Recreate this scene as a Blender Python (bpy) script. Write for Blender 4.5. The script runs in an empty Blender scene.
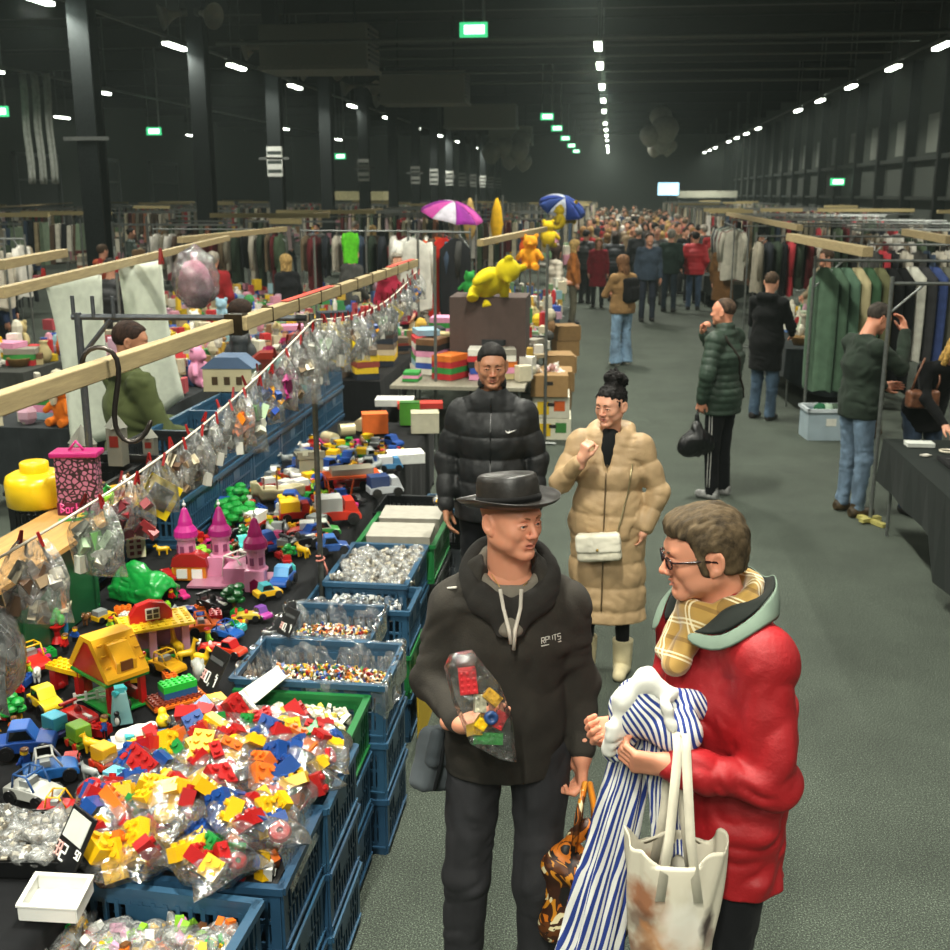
import bpy, math, random
import numpy as np
from mathutils import Vector, Matrix, Euler
R = random.Random(11)
SC = bpy.context.scene
COL = SC.collection
PI = math.pi

# ------------------------------------------------------------------ materials
def lin(c):
    if isinstance(c, str):
        c = [int(c[i:i + 2], 16) / 255 for i in (0, 2, 4)]
    return tuple(((x + .055) / 1.055) ** 2.4 if x > .04045 else x / 12.92 for x in c) + (1.0,)
_MC = {}
def nodes_of(name):
    m = bpy.data.materials.new(name); m.use_nodes = True
    nt = m.node_tree
    b = nt.nodes['Principled BSDF']
    return m, nt, b
def mat(col, kind='plastic', rough=None, scale=None):
    key = (str(col), kind, rough, scale)
    if key in _MC: return _MC[key]
    m, nt, b = nodes_of(kind + '_' + str(col))
    L, N = nt.links, nt.nodes
    c = lin(col)
    b.inputs['Base Color'].default_value = c
    tc = N.new('ShaderNodeTexCoord')
    def noise(sc, det=4, src='Object', vec=None, rg=.5):
        n = N.new('ShaderNodeTexNoise'); n.inputs['Scale'].default_value = sc; n.inputs['Detail'].default_value = det
        n.inputs['Roughness'].default_value = rg
        if vec:
            mp = N.new('ShaderNodeMapping'); mp.inputs['Scale'].default_value = vec
            L.new(tc.outputs[src], mp.inputs[0]); L.new(mp.outputs[0], n.inputs['Vector'])
        else: L.new(tc.outputs[src], n.inputs['Vector'])
        return n
    def vary(n, lo, hi, a=.3, b_=.7):
        r = N.new('ShaderNodeMapRange'); r.inputs[1].default_value = a; r.inputs[2].default_value = b_
        r.inputs[3].default_value = lo; r.inputs[4].default_value = hi
        L.new(n.outputs[0], r.inputs[0])
        mx = N.new('ShaderNodeVectorMath'); mx.operation = 'SCALE'; mx.inputs[0].default_value = c[:3]
        L.new(r.outputs[0], mx.inputs['Scale']); L.new(mx.outputs[0], b.inputs['Base Color'])
    def bump(n, st, dist=.002):
        bp = N.new('ShaderNodeBump'); bp.inputs['Strength'].default_value = st; bp.inputs['Distance'].default_value = dist
        L.new(n.outputs[0], bp.inputs['Height']); L.new(bp.outputs[0], b.inputs['Normal'])
    if kind == 'plastic':
        b.inputs['Roughness'].default_value = rough or .32
        vary(noise(scale or 6, 2), .88, 1.08)
    elif kind == 'fabric':
        b.inputs['Roughness'].default_value = rough or .85
        b.inputs['Specular IOR Level'].default_value = .15; b.inputs['Sheen Weight'].default_value = .03
        n = noise(scale or 9, 5); vary(n, .8, 1.15)
        bump(noise(420, 2), .35, .001)
    elif kind == 'knit':
        b.inputs['Roughness'].default_value = .95
        n = noise(14, 5); vary(n, .75, 1.2); bump(noise(160, 4), .6, .002)
    elif kind == 'denim':
        b.inputs['Roughness'].default_value = .85
        n = noise(scale or 7, 6, vec=(1, 1, .55), rg=.6); vary(n, .6, 1.5, .35, .68); bump(noise(300, 2), .3, .001)
    elif kind == 'shell':
        b.inputs['Roughness'].default_value = rough or .6
        n = noise(8, 4); vary(n, .85, 1.1); bump(noise(22, 6, rg=.6), .4, .012)
    elif kind == 'leather':
        b.inputs['Roughness'].default_value = rough or .42
        n = noise(16, 6, rg=.65); vary(n, .45, 1.9, .35, .72); bump(noise(120, 4), .25, .002)
    elif kind == 'wood':
        b.inputs['Roughness'].default_value = rough or .6
        n = noise(5, 6, vec=(14, 1.2, 14), rg=.65); vary(n, .72, 1.15); bump(n, .2, .003)
    elif kind == 'metal':
        b.inputs['Roughness'].default_value = rough or .4; b.inputs['Metallic'].default_value = .85
        n = noise(40, 4); vary(n, .75, 1.1)
    elif kind == 'card':
        b.inputs['Roughness'].default_value = rough or .8
        n = noise(20, 5); vary(n, .9, 1.06); bump(noise(90, 2), .1, .001)
    elif kind == 'hair':
        b.inputs['Roughness'].default_value = rough or .7; b.inputs['Specular IOR Level'].default_value = .2
        n = noise(60, 6, vec=(1, .35, .35) if scale is None else (scale, 1, .3), rg=.7); vary(n, .35, 1.8, .35, .68); bump(n, .8, .004)
    elif kind == 'skin':
        b.inputs['Roughness'].default_value = .5
        b.inputs['Subsurface Weight'].default_value = .12; b.inputs['Subsurface Radius'].default_value = (.02, .007, .004); b.inputs['Subsurface Scale'].default_value = .4
        at = N.new('ShaderNodeVertexColor'); at.layer_name = 'Col'
        mx = N.new('ShaderNodeMix'); mx.data_type = 'RGBA'
        n = noise(30, 5); r = N.new('ShaderNodeMapRange'); r.inputs[3].default_value = 0; r.inputs[4].default_value = .35; L.new(n.outputs[0], r.inputs[0])
        mx.blend_type = 'MULTIPLY'; L.new(r.outputs[0], mx.inputs[0]); L.new(at.outputs[0], mx.inputs[6]); mx.inputs[7].default_value = (.95, .62, .5, 1)
        L.new(mx.outputs[2], b.inputs['Base Color']); bump(noise(260, 4), .2, .0008)
    _MC[key] = m
    return m
def film(name='clear_film', tint=(1, 1, 1), milk=.1, gloss=.2, wr=40, opac=.0):
    if name in _MC: return _MC[name]
    m = bpy.data.materials.new(name); m.use_nodes = True; nt = m.node_tree; N, L = nt.nodes, nt.links
    for n in list(N): N.remove(n)
    out = N.new('ShaderNodeOutputMaterial'); tr = N.new('ShaderNodeBsdfTransparent'); tr.inputs[0].default_value = (*tint, 1)
    gl = N.new('ShaderNodeBsdfGlossy'); gl.inputs['Roughness'].default_value = .14
    df = N.new('ShaderNodeBsdfDiffuse'); df.inputs[0].default_value = (.8, .82, .8, 1)
    tc = N.new('ShaderNodeTexCoord'); ns = N.new('ShaderNodeTexNoise'); ns.inputs['Scale'].default_value = wr; ns.inputs['Detail'].default_value = 4; ns.inputs['Distortion'].default_value = 1.5
    L.new(tc.outputs['Object'], ns.inputs['Vector'])
    bp = N.new('ShaderNodeBump'); bp.inputs['Strength'].default_value = 1; bp.inputs['Distance'].default_value = .012; L.new(ns.outputs[0], bp.inputs['Height'])
    L.new(bp.outputs[0], gl.inputs['Normal'])
    fr = N.new('ShaderNodeFresnel'); fr.inputs['IOR'].default_value = 1.35; L.new(bp.outputs[0], fr.inputs['Normal'])
    a = N.new('ShaderNodeMath'); a.operation = 'MULTIPLY_ADD'; a.inputs[1].default_value = 1.1; a.inputs[2].default_value = gloss * .35; a.use_clamp = True; L.new(fr.outputs[0], a.inputs[0])
    mr = N.new('ShaderNodeMapRange'); mr.inputs[1].default_value = .45; mr.inputs[2].default_value = .75; mr.inputs[3].default_value = milk * .6; mr.inputs[4].default_value = min(1, milk * 2.6 + opac); L.new(ns.outputs[0], mr.inputs[0])
    m1 = N.new('ShaderNodeMixShader'); L.new(mr.outputs[0], m1.inputs[0]); L.new(tr.outputs[0], m1.inputs[1]); L.new(df.outputs[0], m1.inputs[2])
    m2 = N.new('ShaderNodeMixShader'); L.new(a.outputs[0], m2.inputs[0]); L.new(m1.outputs[0], m2.inputs[1]); L.new(gl.outputs[0], m2.inputs[2])
    L.new(m2.outputs[0], out.inputs[0])
    _MC[name] = m
    return m
def glow(col, st):
    key = ('glow', str(col), st)
    if key in _MC: return _MC[key]
    m, nt, b = nodes_of('glow'); b.inputs['Base Color'].default_value = lin(col)
    b.inputs['Emission Color'].default_value = lin(col); b.inputs['Emission Strength'].default_value = st
    _MC[key] = m; return m

# ------------------------------------------------------------------ mesh builder
def rotm(rx=0, ry=0, rz=0): return Euler((rx, ry, rz)).to_matrix()
def frame_to(d):
    d = Vector(d).normalized(); return d.to_track_quat('Z', 'Y').to_matrix()
class MB:
    def __init__(s): s.v = []; s.f = []; s.m = []; s.mi = 0; s.mats = []
    def use(s, m):
        if m not in s.mats: s.mats.append(m)
        s.mi = s.mats.index(m); return s
    def add(s, vs, fs):
        o = len(s.v); s.v += [tuple(v) for v in vs]; s.f += [tuple(i + o for i in f) for f in fs]; s.m += [s.mi] * len(fs); return s
    def box(s, c, d, rz=0, rot=None, taper=1.0):
        M_ = rot if rot is not None else (rotm(0, 0, rz) if rz else None)
        vs = []
        for z in (-.5, .5):
            t = taper if z > 0 else 1
            for x, y in ((-.5, -.5), (.5, -.5), (.5, .5), (-.5, .5)):
                p = Vector((x * d[0] * t, y * d[1] * t, z * d[2]))
                if M_ is not None: p = M_ @ p
                vs.append(p + Vector(c))
        return s.add(vs, [(3, 2, 1, 0), (4, 5, 6, 7), (0, 1, 5, 4), (1, 2, 6, 5), (2, 3, 7, 6), (3, 0, 4, 7)])
    def b2(s, x0, x1, y0, y1, z0, z1): return s.box(((x0 + x1) / 2, (y0 + y1) / 2, (z0 + z1) / 2), (abs(x1 - x0), abs(y1 - y0), abs(z1 - z0)))
    def cyl(s, a, b, r, r2=None, n=12, cap=True):
        a, b = Vector(a), Vector(b); r2 = r if r2 is None else r2
        Q = frame_to(b - a); vs = []
        for p, rr in ((a, r), (b, r2)):
            for i in range(n):
                t = 2 * PI * i / n; vs.append(p + Q @ Vector((rr * math.cos(t), rr * math.sin(t), 0)))
        fs = [(i, (i + 1) % n, n + (i + 1) % n, n + i) for i in range(n)]
        if cap: fs += [tuple(range(n - 1, -1, -1)), tuple(range(n, 2 * n))]
        return s.add(vs, fs)
    def tube(s, pts, r, n=8, rs=None, cap=True):
        pts = [Vector(p) for p in pts]; vs = []; m = len(pts); up = None
        for k, p in enumerate(pts):
            d = (pts[min(k + 1, m - 1)] - pts[max(k - 1, 0)]).normalized()
            if up is None: up = Vector((0, 0, 1)) if abs(d.z) < .9 else Vector((1, 0, 0))
            x = d.cross(up)
            if x.length < 1e-5: x = d.orthogonal()
            x.normalize(); y = x.cross(d).normalized(); up = y
            rr = rs[k] if rs else r
            for i in range(n):
                t = 2 * PI * i / n; vs.append(p + (x * math.cos(t) + y * math.sin(t)) * rr)
        fs = [(k * n + i, k * n + (i + 1) % n, (k + 1) * n + (i + 1) % n, (k + 1) * n + i) for k in range(m - 1) for i in range(n)]
        if cap: fs += [tuple(range(n - 1, -1, -1)), tuple(range((m - 1) * n, m * n))]
        return s.add(vs, fs)
    def lathe(s, prof, c=(0, 0, 0), n=20, rot=None, sy=1):
        vs = []
        for r, z in prof:
            for i in range(n):
                t = 2 * PI * i / n; p = Vector((r * math.cos(t), r * math.sin(t) * sy, z))
                if rot is not None: p = rot @ p
                vs.append(p + Vector(c))
        m = len(prof)
        fs = [(k * n + i, k * n + (i + 1) % n, (k + 1) * n + (i + 1) % n, (k + 1) * n + i) for k in range(m - 1) for i in range(n)]
        if prof[0][0] > 1e-6: fs.append(tuple(range(n - 1, -1, -1)))
        if prof[-1][0] > 1e-6: fs.append(tuple(range((m - 1) * n, m * n)))
        return s.add(vs, fs)
    def ball(s, c, r, n=12, rot=None):
        r = (r, r, r) if not hasattr(r, '__len__') else r
        h = max(5, n // 2 + 1); vs = []; R_ = rot
        for k in range(h + 1):
            ph = PI * k / h
            for i in range(n):
                t = 2 * PI * i / n
                p = Vector((r[0] * math.sin(ph) * math.cos(t), r[1] * math.sin(ph) * math.sin(t), -r[2] * math.cos(ph)))
                if R_ is not None: p = R_ @ p
                vs.append(p + Vector(c))
        return s.add(vs, [(k * n + i, k * n + (i + 1) % n, (k + 1) * n + (i + 1) % n, (k + 1) * n + i) for k in range(h) for i in range(n)])
    def prism(s, poly, y0, y1, M_=None, c=(0, 0, 0)):
        """poly in XZ, extruded along Y"""
        n = len(poly); vs = []
        for y in (y0, y1):
            for x, z in poly:
                p = Vector((x, y, z))
                if M_ is not None: p = M_ @ p
                vs.append(p + Vector(c))
        return s.add(vs, [tuple(range(n)), tuple(range(2 * n - 1, n - 1, -1))] + [(i, n + i, n + (i + 1) % n, (i + 1) % n) for i in range(n)])
    def grid(s, fn, nu, nv, thick=0):
        vs = [fn(i / nu, j / nv) for j in range(nv + 1) for i in range(nu + 1)]
        fs = [(j * (nu + 1) + i, j * (nu + 1) + i + 1, (j + 1) * (nu + 1) + i + 1, (j + 1) * (nu + 1) + i) for j in range(nv) for i in range(nu)]
        return s.add(vs, fs)
    def mesh(s, name, m=None, smooth=False):
        me = bpy.data.meshes.new(name); me.from_pydata(s.v, [], s.f)
        ms = s.mats if s.mats else [m]
        for x in ms: me.materials.append(x)
        if s.mats: me.polygons.foreach_set('material_index', s.m)
        if smooth: me.polygons.foreach_set('use_smooth', [True] * len(s.f))
        me.update(); return me
    def build(s, name, m=None, parent=None, bev=0, smooth=False, solid=0, sub=0):
        o = bpy.data.objects.new(name, s.mesh(name, m, smooth)); COL.objects.link(o)
        if parent is not None: o.parent = parent
        if solid:
            q = o.modifiers.new('solid', 'SOLIDIFY'); q.thickness = solid; q.offset = 0
        if bev:
            q = o.modifiers.new('bev', 'BEVEL'); q.width = bev; q.segments = 2; q.limit_method = 'ANGLE'; q.angle_limit = .7
            if not smooth:
                for p in o.data.polygons: p.use_smooth = False
        if sub:
            q = o.modifiers.new('sub', 'SUBSURF'); q.levels = sub; q.render_levels = sub
        return o
def tag(o, label=None, cat=None, group=None, kind=None):
    if label: o['label'] = label
    if cat: o['category'] = cat
    if group: o['group'] = group
    if kind: o['kind'] = kind
    return o
def empty(name, loc=(0, 0, 0), rz=0, label=None, cat=None, group=None):
    o = bpy.data.objects.new(name, None); COL.objects.link(o); o.location = loc; o.rotation_euler = (0, 0, rz); o.empty_display_size = .1
    return tag(o, label, cat, group)
KIDS = {}
def kids(o): return [c for c in o.children]
def copy_tree(o, parent=None):
    c = o.copy(); COL.objects.link(c)
    if parent is not None: c.parent = parent
    for ch in list(o.children): copy_tree(ch, c)
    return c
_used = set()
def place(proto, loc, rz=0, label=None, group=None, scale=None, rx=0, ry=0, cat=None):
    """the first call moves the prototype itself, later calls copy it with its parts"""
    if proto.name not in _used: _used.add(proto.name); o = proto
    else:
        o = copy_tree(proto)
    o.location = loc; o.rotation_euler = (rx, ry, rz)
    if scale is not None: o.scale = (scale,) * 3 if not hasattr(scale, '__len__') else scale
    if label: o['label'] = label
    if cat: o['category'] = cat
    if group: o['group'] = group
    return o
def cheap(me_name, mesh, loc, rz, label, cat, group, scale=1, rot=None, mats=None):
    """one-mesh thing that shares mesh data"""
    o = bpy.data.objects.new(me_name, mesh); COL.objects.link(o); o.location = loc; o.rotation_euler = rot or (0, 0, rz)
    o.scale = (scale,) * 3 if not hasattr(scale, '__len__') else scale
    if mats:
        for i, m in enumerate(mats):
            o.material_slots[i].link = 'OBJECT'; o.material_slots[i].material = m
    return tag(o, label, cat, group)
RED, YEL, GRN, BLU, ORG, WHT, BLK, GRY, LBL, LIM, PNK, MAG, BRN, TUR, PUR = ('b01818', 'e6b414', '1b8c36', '1d4690', 'd9691c', 'deded6', '17181a', '8d9290', '5fb2d8', '86c02c', 'e39ac0', 'b5246b', '6b4526', '49b5b0', '6a3d8c')
CN = {RED: 'red', YEL: 'yellow', GRN: 'green', BLU: 'blue', ORG: 'orange', WHT: 'white', BLK: 'black', GRY: 'grey', LBL: 'light blue', LIM: 'lime green', PNK: 'pink', MAG: 'magenta', BRN: 'brown', TUR: 'turquoise', PUR: 'purple'}
# ------------------------------------------------------------------ signed-distance modelling for bodies and clothes
def vec(p): return np.array(p, dtype=np.float32)
_NZ = np.random.RandomState(5).rand(32, 32, 32).astype(np.float32)
def vnoise(X, Y, Z):
    X, Y, Z = np.broadcast_arrays(X, Y, Z)
    xi, yi, zi = np.floor(X).astype(int), np.floor(Y).astype(int), np.floor(Z).astype(int)
    fx, fy, fz = X - xi, Y - yi, Z - zi
    fx, fy, fz = (t * t * (3 - 2 * t) for t in (fx, fy, fz))
    def g(a, b, c): return _NZ[(xi + a) & 31, (yi + b) & 31, (zi + c) & 31]
    r = 0
    for a in (0, 1):
        for b in (0, 1):
            for c in (0, 1):
                r = r + g(a, b, c) * (fx if a else 1 - fx) * (fy if b else 1 - fy) * (fz if c else 1 - fz)
    return r * 2 - 1
class Field:
    def __init__(s, lo, hi, h):
        s.h = h
        s.ax = [np.arange(lo[i], hi[i] + h, h, dtype=np.float32) for i in range(3)]
        s.D = np.full([len(a) for a in s.ax], 9.0, dtype=np.float32)
    def win(s, lo, hi, k):
        sl = []
        for i in range(3):
            a = int(np.searchsorted(s.ax[i], lo[i] - k - 3 * s.h)); b = int(np.searchsorted(s.ax[i], hi[i] + k + 3 * s.h))
            sl.append(slice(a, max(b, a)))
        X = s.ax[0][sl[0]][:, None, None]; Y = s.ax[1][sl[1]][None, :, None]; Z = s.ax[2][sl[2]][None, None, :]
        return tuple(sl), X, Y, Z
    def put(s, sl, d, k, op):
        if d.size == 0: return
        A = s.D[sl]
        if op == 'sub':
            B = -d; h = np.maximum(k - abs(A - B), 0) / max(k, 1e-6); s.D[sl] = np.maximum(A, B) + h * h * k * .25
        else:
            h = np.maximum(k - abs(A - d), 0) / max(k, 1e-6); s.D[sl] = np.minimum(A, d) - h * h * k * .25
    def cone(s, a, b, ra, rb=None, k=.02, flat=None, op='add'):
        a, b = vec(a), vec(b); rb = ra if rb is None else rb
        rm = max(ra, rb) * (max(1, flat[1]) if flat else 1)
        sl, X, Y, Z = s.win(np.minimum(a, b) - rm, np.maximum(a, b) + rm, k)
        ab = b - a; L2 = max(float(ab @ ab), 1e-9)
        px, py, pz = X - a[0], Y - a[1], Z - a[2]
        t = np.clip((px * ab[0] + py * ab[1] + pz * ab[2]) / L2, 0, 1)
        vx, vy, vz = px - t * ab[0], py - t * ab[1], pz - t * ab[2]
        r = ra + (rb - ra) * t
        if flat:
            n = vec(flat[0]); n = n / np.linalg.norm(n); q = vx * n[0] + vy * n[1] + vz * n[2]; g = q * (1 / flat[1] - 1)
            vx, vy, vz = vx + g * n[0], vy + g * n[1], vz + g * n[2]
        s.put(sl, np.sqrt(vx * vx + vy * vy + vz * vz) - r, k, op)
    def ell(s, c, r, k=.02, R_=None, op='add'):
        c = vec(c); r = vec(r); rm = float(r.max()) if R_ is not None else r
        sl, X, Y, Z = s.win(c - rm, c + rm, k)
        x, y, z = X - c[0], Y - c[1], Z - c[2]
        if R_ is not None:
            x, y, z = (R_[0][i] * x + R_[1][i] * y + R_[2][i] * z for i in range(3))
        k0 = np.sqrt((x / r[0]) ** 2 + (y / r[1]) ** 2 + (z / r[2]) ** 2); k1 = np.sqrt((x / r[0] ** 2) ** 2 + (y / r[1] ** 2) ** 2 + (z / r[2] ** 2) ** 2) + 1e-6
        s.put(sl, k0 * (k0 - 1) / k1, k, op)
    def box(s, c, d, rd=.01, k=.01, R_=None, op='add'):
        c = vec(c); d = vec(d); rm = float(np.linalg.norm(d)) if R_ is not None else d
        sl, X, Y, Z = s.win(c - rm, c + rm, k)
        x, y, z = X - c[0], Y - c[1], Z - c[2]
        if R_ is not None:
            x, y, z = (R_[0][i] * x + R_[1][i] * y + R_[2][i] * z for i in range(3))
        qx, qy, qz = abs(x) - d[0] + rd, abs(y) - d[1] + rd, abs(z) - d[2] + rd
        s.put(sl, np.sqrt(np.maximum(qx, 0) ** 2 + np.maximum(qy, 0) ** 2 + np.maximum(qz, 0) ** 2) + np.minimum(np.maximum(qx, np.maximum(qy, qz)), 0) - rd, k, op)
    def cutz(s, z, above=True, tilt=0):
        Z = s.ax[2][None, None, :]; Y = s.ax[1][None, :, None]
        d = (Z - z - tilt * Y) if above else (z + tilt * Y - Z)
        s.D = np.maximum(s.D, d.astype(np.float32))
    def wrinkle(s, amp, fx, fy, fz, off=0):
        near = abs(s.D) < amp * 4 + 3 * s.h
        I = np.nonzero(near)
        X, Y, Z = (s.ax[i][I[i]] for i in range(3))
        wx = vnoise(X * 5 + off, Y * 5, Z * 5) * .9
        n = vnoise(X * fx + off + wx, Y * fy + off, Z * fz + off + wx * 2) * .5 + (.55 - 1.5 * abs(vnoise(X * fx * 1.3 + wx, Y * fy * 1.3 + off, Z * fz * 1.5 + wx * 2))) * .7
        s.D[I] += amp * n
    def displace(s, fn, amp):
        I = np.nonzero(abs(s.D) < amp * 3 + 3 * s.h)
        X, Y, Z = (s.ax[i][I[i]] for i in range(3))
        s.D[I] += fn(X, Y, Z)
    def extract(s):
        D = s.D
        D[0], D[-1] = 9, 9; D[:, 0], D[:, -1] = 9, 9; D[:, :, 0], D[:, :, -1] = 9, 9
        S = D < 0
        cnt = sum(S[a:S.shape[0] - 1 + a, b:S.shape[1] - 1 + b, c:S.shape[2] - 1 + c].astype(np.int8) for a in (0, 1) for b in (0, 1) for c in (0, 1))
        act = (cnt > 0) & (cnt < 8)
        I, J, K = np.nonzero(act); n = len(I)
        idx = np.full(act.shape, -1, dtype=np.int64); idx[I, J, K] = np.arange(n)
        cs = [(a, b, c) for a in (0, 1) for b in (0, 1) for c in (0, 1)]
        V = {c: D[I + c[0], J + c[1], K + c[2]] for c in cs}
        acc = np.zeros((n, 3)); cn = np.zeros(n)
        for c in cs:
            for ax in range(3):
                if c[ax] == 0:
                    e = list(c); e[ax] = 1; e = tuple(e)
                    va, vb = V[c], V[e]; m = (va < 0) != (vb < 0)
                    t = np.where(m, va / np.where(m, va - vb, 1), 0)
                    p = np.array(c, dtype=float)[None, :].repeat(n, 0); p[:, ax] += t
                    acc[m] += p[m]; cn += m
        acc /= cn[:, None]
        P_ = np.stack([s.ax[0][I] + acc[:, 0] * s.h, s.ax[1][J] + acc[:, 1] * s.h, s.ax[2][K] + acc[:, 2] * s.h], 1)
        Q = []
        for ax in range(3):
            lo = [slice(None)] * 3; hi = [slice(None)] * 3; lo[ax] = slice(0, -1); hi[ax] = slice(1, None)
            A, B = S[tuple(lo)], S[tuple(hi)]
            E_ = np.nonzero(A != B); u, v = (ax + 1) % 3, (ax + 2) % 3
            ok = (E_[u] > 0) & (E_[v] > 0) & (E_[u] < S.shape[u] - 1) & (E_[v] < S.shape[v] - 1)
            E_ = [e[ok] for e in E_]; a = A[tuple(E_)]
            def at(du, dv):
                q = list(E_); q[u] = q[u] - du; q[v] = q[v] - dv; return idx[tuple(q)]
            q = np.stack([at(0, 0), at(1, 0), at(1, 1), at(0, 1)], 1)
            q[~a] = q[~a][:, ::-1]
            Q.append(q)
        return P_, np.concatenate(Q)
def np_mesh(name, parts, m, col=None):
    """parts: list of (verts, quads) joined into one smooth mesh; col: function verts -> rgba"""
    off = 0; V = []; F_ = []
    for v, q in parts:
        V.append(v); F_.append(q + off); off += len(v)
    V = np.concatenate(V).astype(np.float32); F_ = np.concatenate(F_).astype(np.int32)
    me = bpy.data.meshes.new(name); me.vertices.add(len(V)); me.vertices.foreach_set('co', V.ravel())
    me.loops.add(F_.size); me.loops.foreach_set('vertex_index', F_.ravel())
    me.polygons.add(len(F_)); me.polygons.foreach_set('loop_start', np.arange(0, F_.size, 4, dtype=np.int32))
    me.polygons.foreach_set('use_smooth', np.ones(len(F_), dtype=bool))
    me.update(calc_edges=True)
    if col is not None:
        a = me.color_attributes.new('Col', 'FLOAT_COLOR', 'POINT'); a.data.foreach_set('color', col(V).astype(np.float32).ravel())
    me.materials.append(m)
    return me
def link(name, me, parent=None):
    o = bpy.data.objects.new(name, me); COL.objects.link(o)
    if parent is not None: o.parent = parent
    return o

# ------------------------------------------------------------------ people
def nrm(v): v = np.array(v, float); return v / np.linalg.norm(v)
def head_frame(yaw, pitch, roll=0):
    """columns: left, forward, up.  person faces -Y, left is +X"""
    M_ = Euler((0, 0, yaw)).to_matrix() @ Euler((pitch, 0, 0)).to_matrix() @ Euler((0, roll, 0)).to_matrix()
    l, f, u = M_ @ Vector((1, 0, 0)), M_ @ Vector((0, -1, 0)), M_ @ Vector((0, 0, 1))
    return np.array([[l[i], f[i], u[i]] for i in range(3)])
def hand(F, wr, d, n, side, curl=(.3, .4, .3), s=1.0, thumb=.5, spread=.12, cf=None):
    """d: wrist->knuckles, n: palm normal (faces out of the palm), side: +1 left hand, -1 right hand"""
    d = nrm(d); n = nrm(np.array(n, float) - d * np.dot(n, d)); w = np.cross(d, n) * side     # w: towards the thumb
    wr = np.array(wr, float)
    P0 = wr + d * .012 * s; P1 = wr + d * .085 * s
    for o, r in ((-.027, .0125), (-.009, .0135), (.010, .0135), (.028, .0135)):
        F.cone(wr + w * o * .55 * s + d * .008 * s, P1 + w * o * s, .017 * s, r * s, k=.012)
    F.ell(wr + d * .04 * s + w * .026 * s + n * .012 * s, (.02 * s,) * 3, k=.018)
    F.cone(wr - d * .05 * s, wr + d * .01 * s, .027 * s, .024 * s, k=.02, flat=(w, 1.2))
    L_ = [(.028, .043, .027, .021), (.010, .047, .030, .023), (-.009, .043, .027, .022), (-.027, .034, .021, .019)]
    for j, (o, l1, l2, l3) in enumerate(L_):
        c = cf[j] if cf else curl
        p = P1 + w * o * s; ang = 0; sp = o * spread * 30 * .06
        for q, (l, r0, r1) in enumerate(((l1, .0098, .0088), (l2, .0088, .008), (l3, .008, .0068))):
            ang += c[q]
            v = d * math.cos(ang) + n * math.sin(ang) + w * sp
            e = p + nrm(v) * l * s * 1.02
            F.cone(p, e, r0 * s, r1 * s, k=.003); p = e
    t0 = wr + d * .025 * s + w * .026 * s + n * .006 * s
    t1 = t0 + nrm(d * .75 + w * (.8 - thumb * .5) + n * thumb) * .042 * s
    t2 = t1 + nrm(d * (1) + w * (.45 - thumb * .6) + n * thumb * .8) * .032 * s
    t3 = t2 + nrm(d * 1.0 + w * (.2 - thumb * .6) + n * thumb * 1.0) * .026 * s
    F.cone(t0, t1, .015 * s, .0115 * s, k=.012); F.cone(t1, t2, .0112 * s, .0098 * s, k=.003); F.cone(t2, t3, .0098 * s, .0078 * s, k=.003)
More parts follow.
